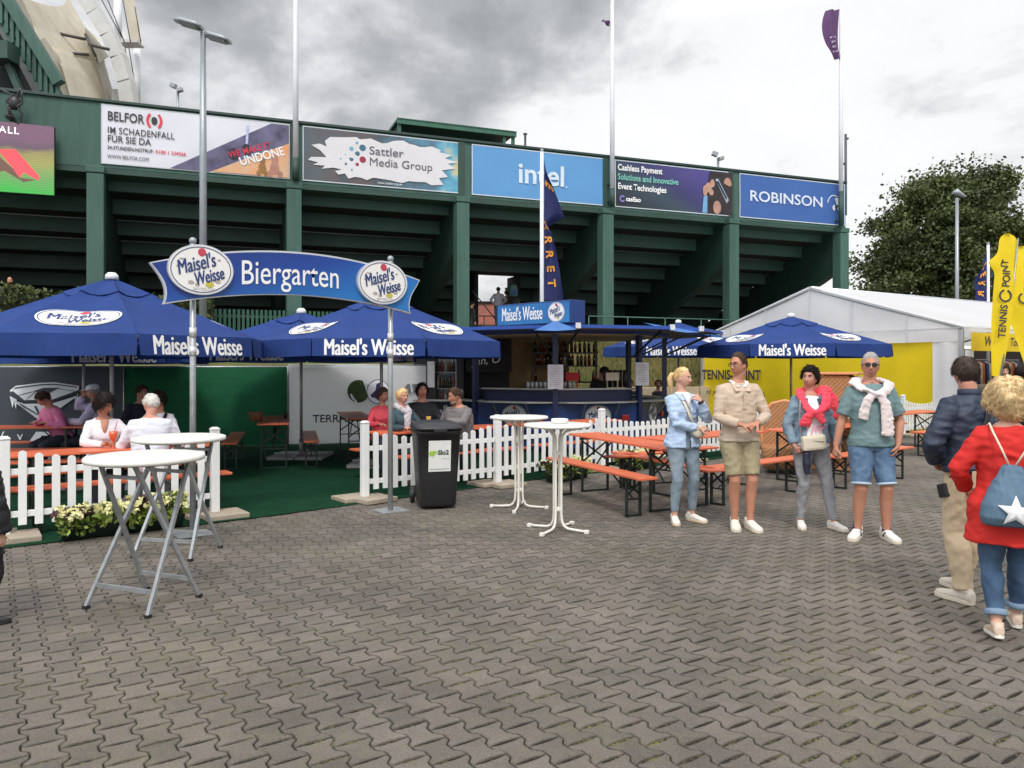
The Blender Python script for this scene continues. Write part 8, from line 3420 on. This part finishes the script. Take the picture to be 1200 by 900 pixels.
gl = thing('cocktail_glass', 'stemmed glass of orange drink with a straw in the hands of the white blouse woman', 'glass', (gpos.x, gpos.y, .776))
mb = MB()
mb.lathe([(.036, 0), (.036, .004), (.006, .008), (.005, .07), (.03, .10), (.048, .15), (.046, .19), (.0, .192)], 16)
mb.build('bowl', pm('orange_drink', srgb(222, 92, 46), .12, .15, 12, spec=.8), gl)
mb = MB()
mb.tube([(0, 0, .12), (.03, .0, .24), (.05, 0, .31)], .004, 6)
mb.build('straw', M_red_p, gl)
seated('white-haired man in a white shirt with his back to the yard', -4.10, 8.70, rad(180 + 22), 1.74, False, pm('white_shirt', srgb(214, 214, 224), .85, .04, 5), H_white, head=(rad(26), rad(6), 0), lean=rad(12), seed=52,
       hk=dict(front=48, side=6, back=-30, th=.010, tufts=260, tl=.03), girth=1.15, vox=.008, z0=.88, trous=pm('grey_trousers', srgb(150, 152, 160), .85))
q = seated('dark-haired woman in a white cardigan with a black shawl before the green mesh', -4.62, 10.05, rad(8), 1.68, True, M_wblouse, H_dark, head=(rad(-40), rad(2), 0), seed=53, hk=dict(front=42, side=-14, back=-50, th=.018, tufts=260, tl=.06), vox=.009, skin=1)
mb = MB()
mb.tube([q.WT(.11, -.06, 1.47), q.WT(.10, -.13, 1.38), q.WT(.11, -.16, 1.25), q.WT(.10, -.16, 1.15)], [.02, .024, .026, .02], 8)
mb.build('shawl', M_black, q.o)
q = seated('man in a white cap and lilac shirt at the far left table', -6.72, 12.35, rad(-70), 1.75, False, pm('lilac_shirt', srgb(206, 196, 222), .85), H_grey, head=(rad(12), rad(8), 0), seed=54, vox=.011,
           arms={'R': dict(w=(-.07, -.17, 1.26), pole=(-.6, -.4, -1), curl=.8), 'L': dict(w=(.16, -.36, .86), pole=(.8, .3, -.6))})
mb = MB()
mb.loft([(q.hp(0, .0, .035), q.Mh @ V((.086, 0, 0)), q.Mh @ V((0, .106, 0))), (q.hp(0, 0, .08), q.Mh @ V((.084, 0, 0)), q.Mh @ V((0, .104, 0))), (q.hp(0, .004, .118), q.Mh @ V((.064, 0, 0)), q.Mh @ V((0, .08, 0))), (q.hp(0, .004, .132), q.Mh @ V((.03, 0, 0)), q.Mh @ V((0, .04, 0)))], 20)
mb.loft([(q.hp(0, -.09, .045), q.Mh @ V((.07, 0, 0)), q.Mh @ V((0, .09, -.01))), (q.hp(0, -.09, .052), q.Mh @ V((.066, 0, 0)), q.Mh @ V((0, .086, -.01)))], 18)
mb.build('cap', M_white, q.o)
seated('person in a pink shirt bent over the far left table', -7.15, 12.25, rad(-30), 1.72, False, pm('pink_shirt', srgb(206, 116, 156), .85, .1), H_brown, head=(rad(-30), rad(14), 0), lean=rad(26), seed=55, vox=.011)
seated('person in a dark jumper behind the white-haired man', -6.05, 12.5, rad(40), 1.74, False, pm('navy_jumper', srgb(30, 36, 50), .85), H_brown, head=(rad(30), 0, 0), seed=56, vox=.011, lean=rad(6))
# group behind the bin
seated('brown-haired woman in a red jacket beside the sign post', -2.02, 12.0, rad(28), 1.66, True, pm('red_softshell', srgb(196, 62, 76), .7, .1), H_brown, head=(rad(26), rad(4), 0), seed=57, hk=dict(front=38, side=-8, back=-40, th=.02), vox=.010, infl=.03, skin=1)
q = seated('blonde woman with a pale grey scarf just right of the sign post', -1.62, 11.3, rad(40), 1.68, True, pm('petrol_jacket', srgb(44, 66, 76), .7, .1), H_blond, head=(rad(8), 0, 0), seed=58, hk=dict(front=42, side=-6, back=-44, th=.014), vox=.009, infl=.03)
cloth_tube(pm('grey_scarf', srgb(184, 178, 182), .9, .12, 12), [q.WT(-.07, -.08, 1.46), q.WT(-.075, .05, 1.51), q.WT(.03, .09, 1.51), q.WT(.085, 0, 1.48), q.WT(.05, -.12, 1.42), q.WT(0, -.15, 1.33), q.WT(.0, -.16, 1.18)], [.04, .045, .045, .048, .05, .055, .05], 'scarf', q.o, .010, .01, 4,
           extra=[([q.WT(-.06, -.09, 1.45), q.WT(.0, -.13, 1.42), q.WT(.06, -.11, 1.42)], [.04, .05, .045])])
seated('man with long dark hair in a black jacket behind the bin', -1.45, 12.35, rad(12), 1.80, False, pm('black_jacket', srgb(26, 28, 30), .7, .15), H_dark, head=(rad(10), rad(-6), 0), seed=59, hk=dict(front=46, side=-16, back=-46, th=.018, tufts=260, tl=.06), vox=.009, girth=1.12, infl=.03, skin=2)
q = seated('grey-bearded man in a grey jacket resting his hand on the picket fence', -.72, 11.35, rad(-36), 1.78, False, pm('grey_jacket', srgb(112, 106, 106), .75, .08, 6), H_brown, head=(rad(-28), rad(4), rad(-4)), lean=rad(14), seed=60, vox=.008, girth=1.1, infl=.034, skin=1,
           arms={'L': dict(w=(.12, -.55, .93), pole=(.9, .1, -.4), d=(.1, -.7, -.5), n=(0, -.5, .6), curl=.9), 'R': dict(w=(-.2, -.30, .83), pole=(-.8, .4, -.6), n=(0, 0, -1))},
           hk=dict(front=48, side=6, back=-30, th=.010, tufts=260, tl=.03))
mb = MB()
mb.loft([(q.hp(0, -.045, -.125), q.Mh @ V((.03, 0, 0)), q.Mh @ V((0, .035, 0))), (q.hp(0, -.055, -.10), q.Mh @ V((.052, 0, 0)), q.Mh @ V((0, .047, 0))), (q.hp(0, -.045, -.07), q.Mh @ V((.058, 0, 0)), q.Mh @ V((0, .045, 0)))], 18)
mb.build('beard', pm('stubble', srgb(132, 110, 98), .8, .2, 60), q.o)
# drinks on that table
be = thing('beer_glass', 'small beer glass on the guests table behind the bin', 'glass', (-1.25, 11.5, .776))
mb = MB()
mb.lathe([(.0, 0), (.03, 0), (.034, .06), (.03, .1), (.04, .18), (.038, .185), (0, .18)], 14)
mb.build('bowl', pm('beer_amber', srgb(206, 160, 70), .15, .1, spec=.8), be)

# bar staff and guests around the kiosk
def stander(label, x, y, rotz, H, fem, shirt, hair_m, z=0.0, trous=None, hk=None, head=(0, 0, 0), arms=None, vox=.011, seed=1, skin=2, lean=0.0, sl=1.9, girth=1.04, z0=.9):
    q = Person(label, (x, y, z), rotz, H, fem, None, lean, 0, 0, None, head, arms, None, skin, vox, girth)
    q.top(shirt, z0=z0, z1=1.475, infl=.024, sleeve=sl, sinf=.018, wr=.009, seed=seed)
    q.bottoms(trous or pm('dark_trousers', (0, 0, 0)), frac=1.93, infl=.012, tinf=.016)
    q.shoes(mat=pm('shoe_dark', (0, 0, 0)), sole=M_black)
    h = dict(front=42, side=0, back=-36, th=.016, tufts=120, tl=.04, tr=.0036, lift=.2, seed=seed)
    h.update(hk or {})
    q.hair(hair_m, **h)
    q.brows(hair_m)
    return q


stander('barkeeper in black bending over the right end of the kiosk counter', 1.78, 16.75, rad(40), 1.78, False, pm('black_jacket', (0, 0, 0)), H_dark, lean=rad(24), head=(0, rad(20), 0), seed=61)
seated('dark-haired woman in black sitting beyond the right counter of the kiosk', 3.65, 19.2, rad(40), 1.68, True, pm('black_jacket', (0, 0, 0)), H_brown, head=(rad(-50), 0, 0), seed=62, hk=dict(side=-14, back=-50, th=.016), vox=.012)
seated('dark-haired person in black next to the right kiosk post', 2.98, 19.4, rad(-20), 1.66, False, pm('black_jacket', (0, 0, 0)), H_dark, head=(rad(30), 0, 0), seed=63, vox=.012)
# on the stand stairs
def fac(px, s_):
    X_ = fx(px, s_)
    q_ = FO + FD * X_ + FN * s_
    return q_.x, q_.y
x_, y_ = fac(584, 5.6)
stander('man in a white shirt and jeans, back turned, in the stairway gap', x_, y_, rad(184), 1.80, False, pm('white_shirt', (0, 0, 0)), H_dark, z=3.64, trous=jean('jeans_mid', srgb(90, 122, 156), srgb(110, 140, 170)), seed=64, girth=1.1,
        arms={'L': dict(w=(.2, -.1, 1.02), pole=(1, .4, 0)), 'R': dict(w=(-.2, -.1, 1.02), pole=(-1, .4, 0))}, hk=dict(back=-30))
x_, y_ = fac(593.5, 6.4)
stander('woman with long brown hair and a brown top in the stairway gap of the stand', x_, y_, rad(190), 1.74, True, pm('brown_top', srgb(112, 84, 64), .85), H_brown, z=3.64, seed=65, hk=dict(side=-30, back=-62, th=.03), trous=jean('jeans_mid', (0, 0, 0), (0, 0, 0)))
x_, y_ = fac(603, 4.6)
stander('person in dark clothes with a green and blue backpack at the stairway gap', x_, y_, rad(200), 1.80, False, pm('black_jacket', (0, 0, 0)), H_dark, z=3.64, seed=66)
bp_ = thing('backpack', 'green and blue patterned bag held high at the stairway gap of the stand', 'backpack', (x_ - .05, y_ - .32, 5.15))
mb = MB()
mb.loft([((0, 0, -.25), (.16, 0, 0), (0, .08, 0)), ((0, 0, -.2), (.19, 0, 0), (0, .11, 0)), ((0, 0, .1), (.19, 0, 0), (0, .11, 0)), ((0, 0, .25), (.14, 0, 0), (0, .08, 0)), ((0, 0, .29), (.06, 0, 0), (0, .04, 0))], 18, p=3)
mb.build('body', pm('pack_green', srgb(92, 130, 66), .8, .4, 7, col2=srgb(60, 96, 140)), bp_)
mb = MB()
mb.box((0, -.12, -.08), (.24, .05, .2))
mb.build('pocket', pm('pack_blue', srgb(58, 88, 140), .8, .2, 6), bp_, bevel=.02)
x_, y_ = fac(553, 3.0)
stander('person in dark clothes at the left edge of the stairway gap', x_, y_, rad(120), 1.76, False, pm('black_jacket', (0, 0, 0)), H_dark, z=2.75, seed=67)
x_, y_ = fac(12, -.6)
stander('bald person whose head shows above the hedge at the left', x_, y_, rad(10), 1.72, False, pm('black_jacket', (0, 0, 0)), H_brown, z=2.75, seed=68, hk=dict(front=80, side=14, back=-20, th=.004, tufts=0))
# customers in the shop entrance
def shop(px, Y_):
    return gx(px, Y_), Y_
x_, y_ = shop(1178, 17.2)
q = stander('woman with brown hair facing the yard by the marquee entrance', x_, y_, rad(-30), 1.72, True, pm('dark_top', srgb(44, 40, 44), .85), H_brown, seed=69, skin=0, hk=dict(side=-26, back=-60, th=.03, tufts=260, tl=.07), vox=.009)
x_, y_ = shop(1177, 15.9)
q = stander('child with fair hair in front of the marquee entrance', x_, y_, rad(-22), 1.44, True, pm('dark_top', (0, 0, 0)), H_honey, seed=70, skin=0, hk=dict(side=-20, back=-50, th=.02), vox=.009)
x_, y_ = shop(1196, 14.4)
q = stander('black-haired person by the marquee entrance at the frame edge', x_, y_, rad(150), 1.70, True, pm('dark_top', (0, 0, 0)), H_dark, seed=71, hk=dict(side=-20, back=-56, th=.03, tufts=260, tl=.06), vox=.009)
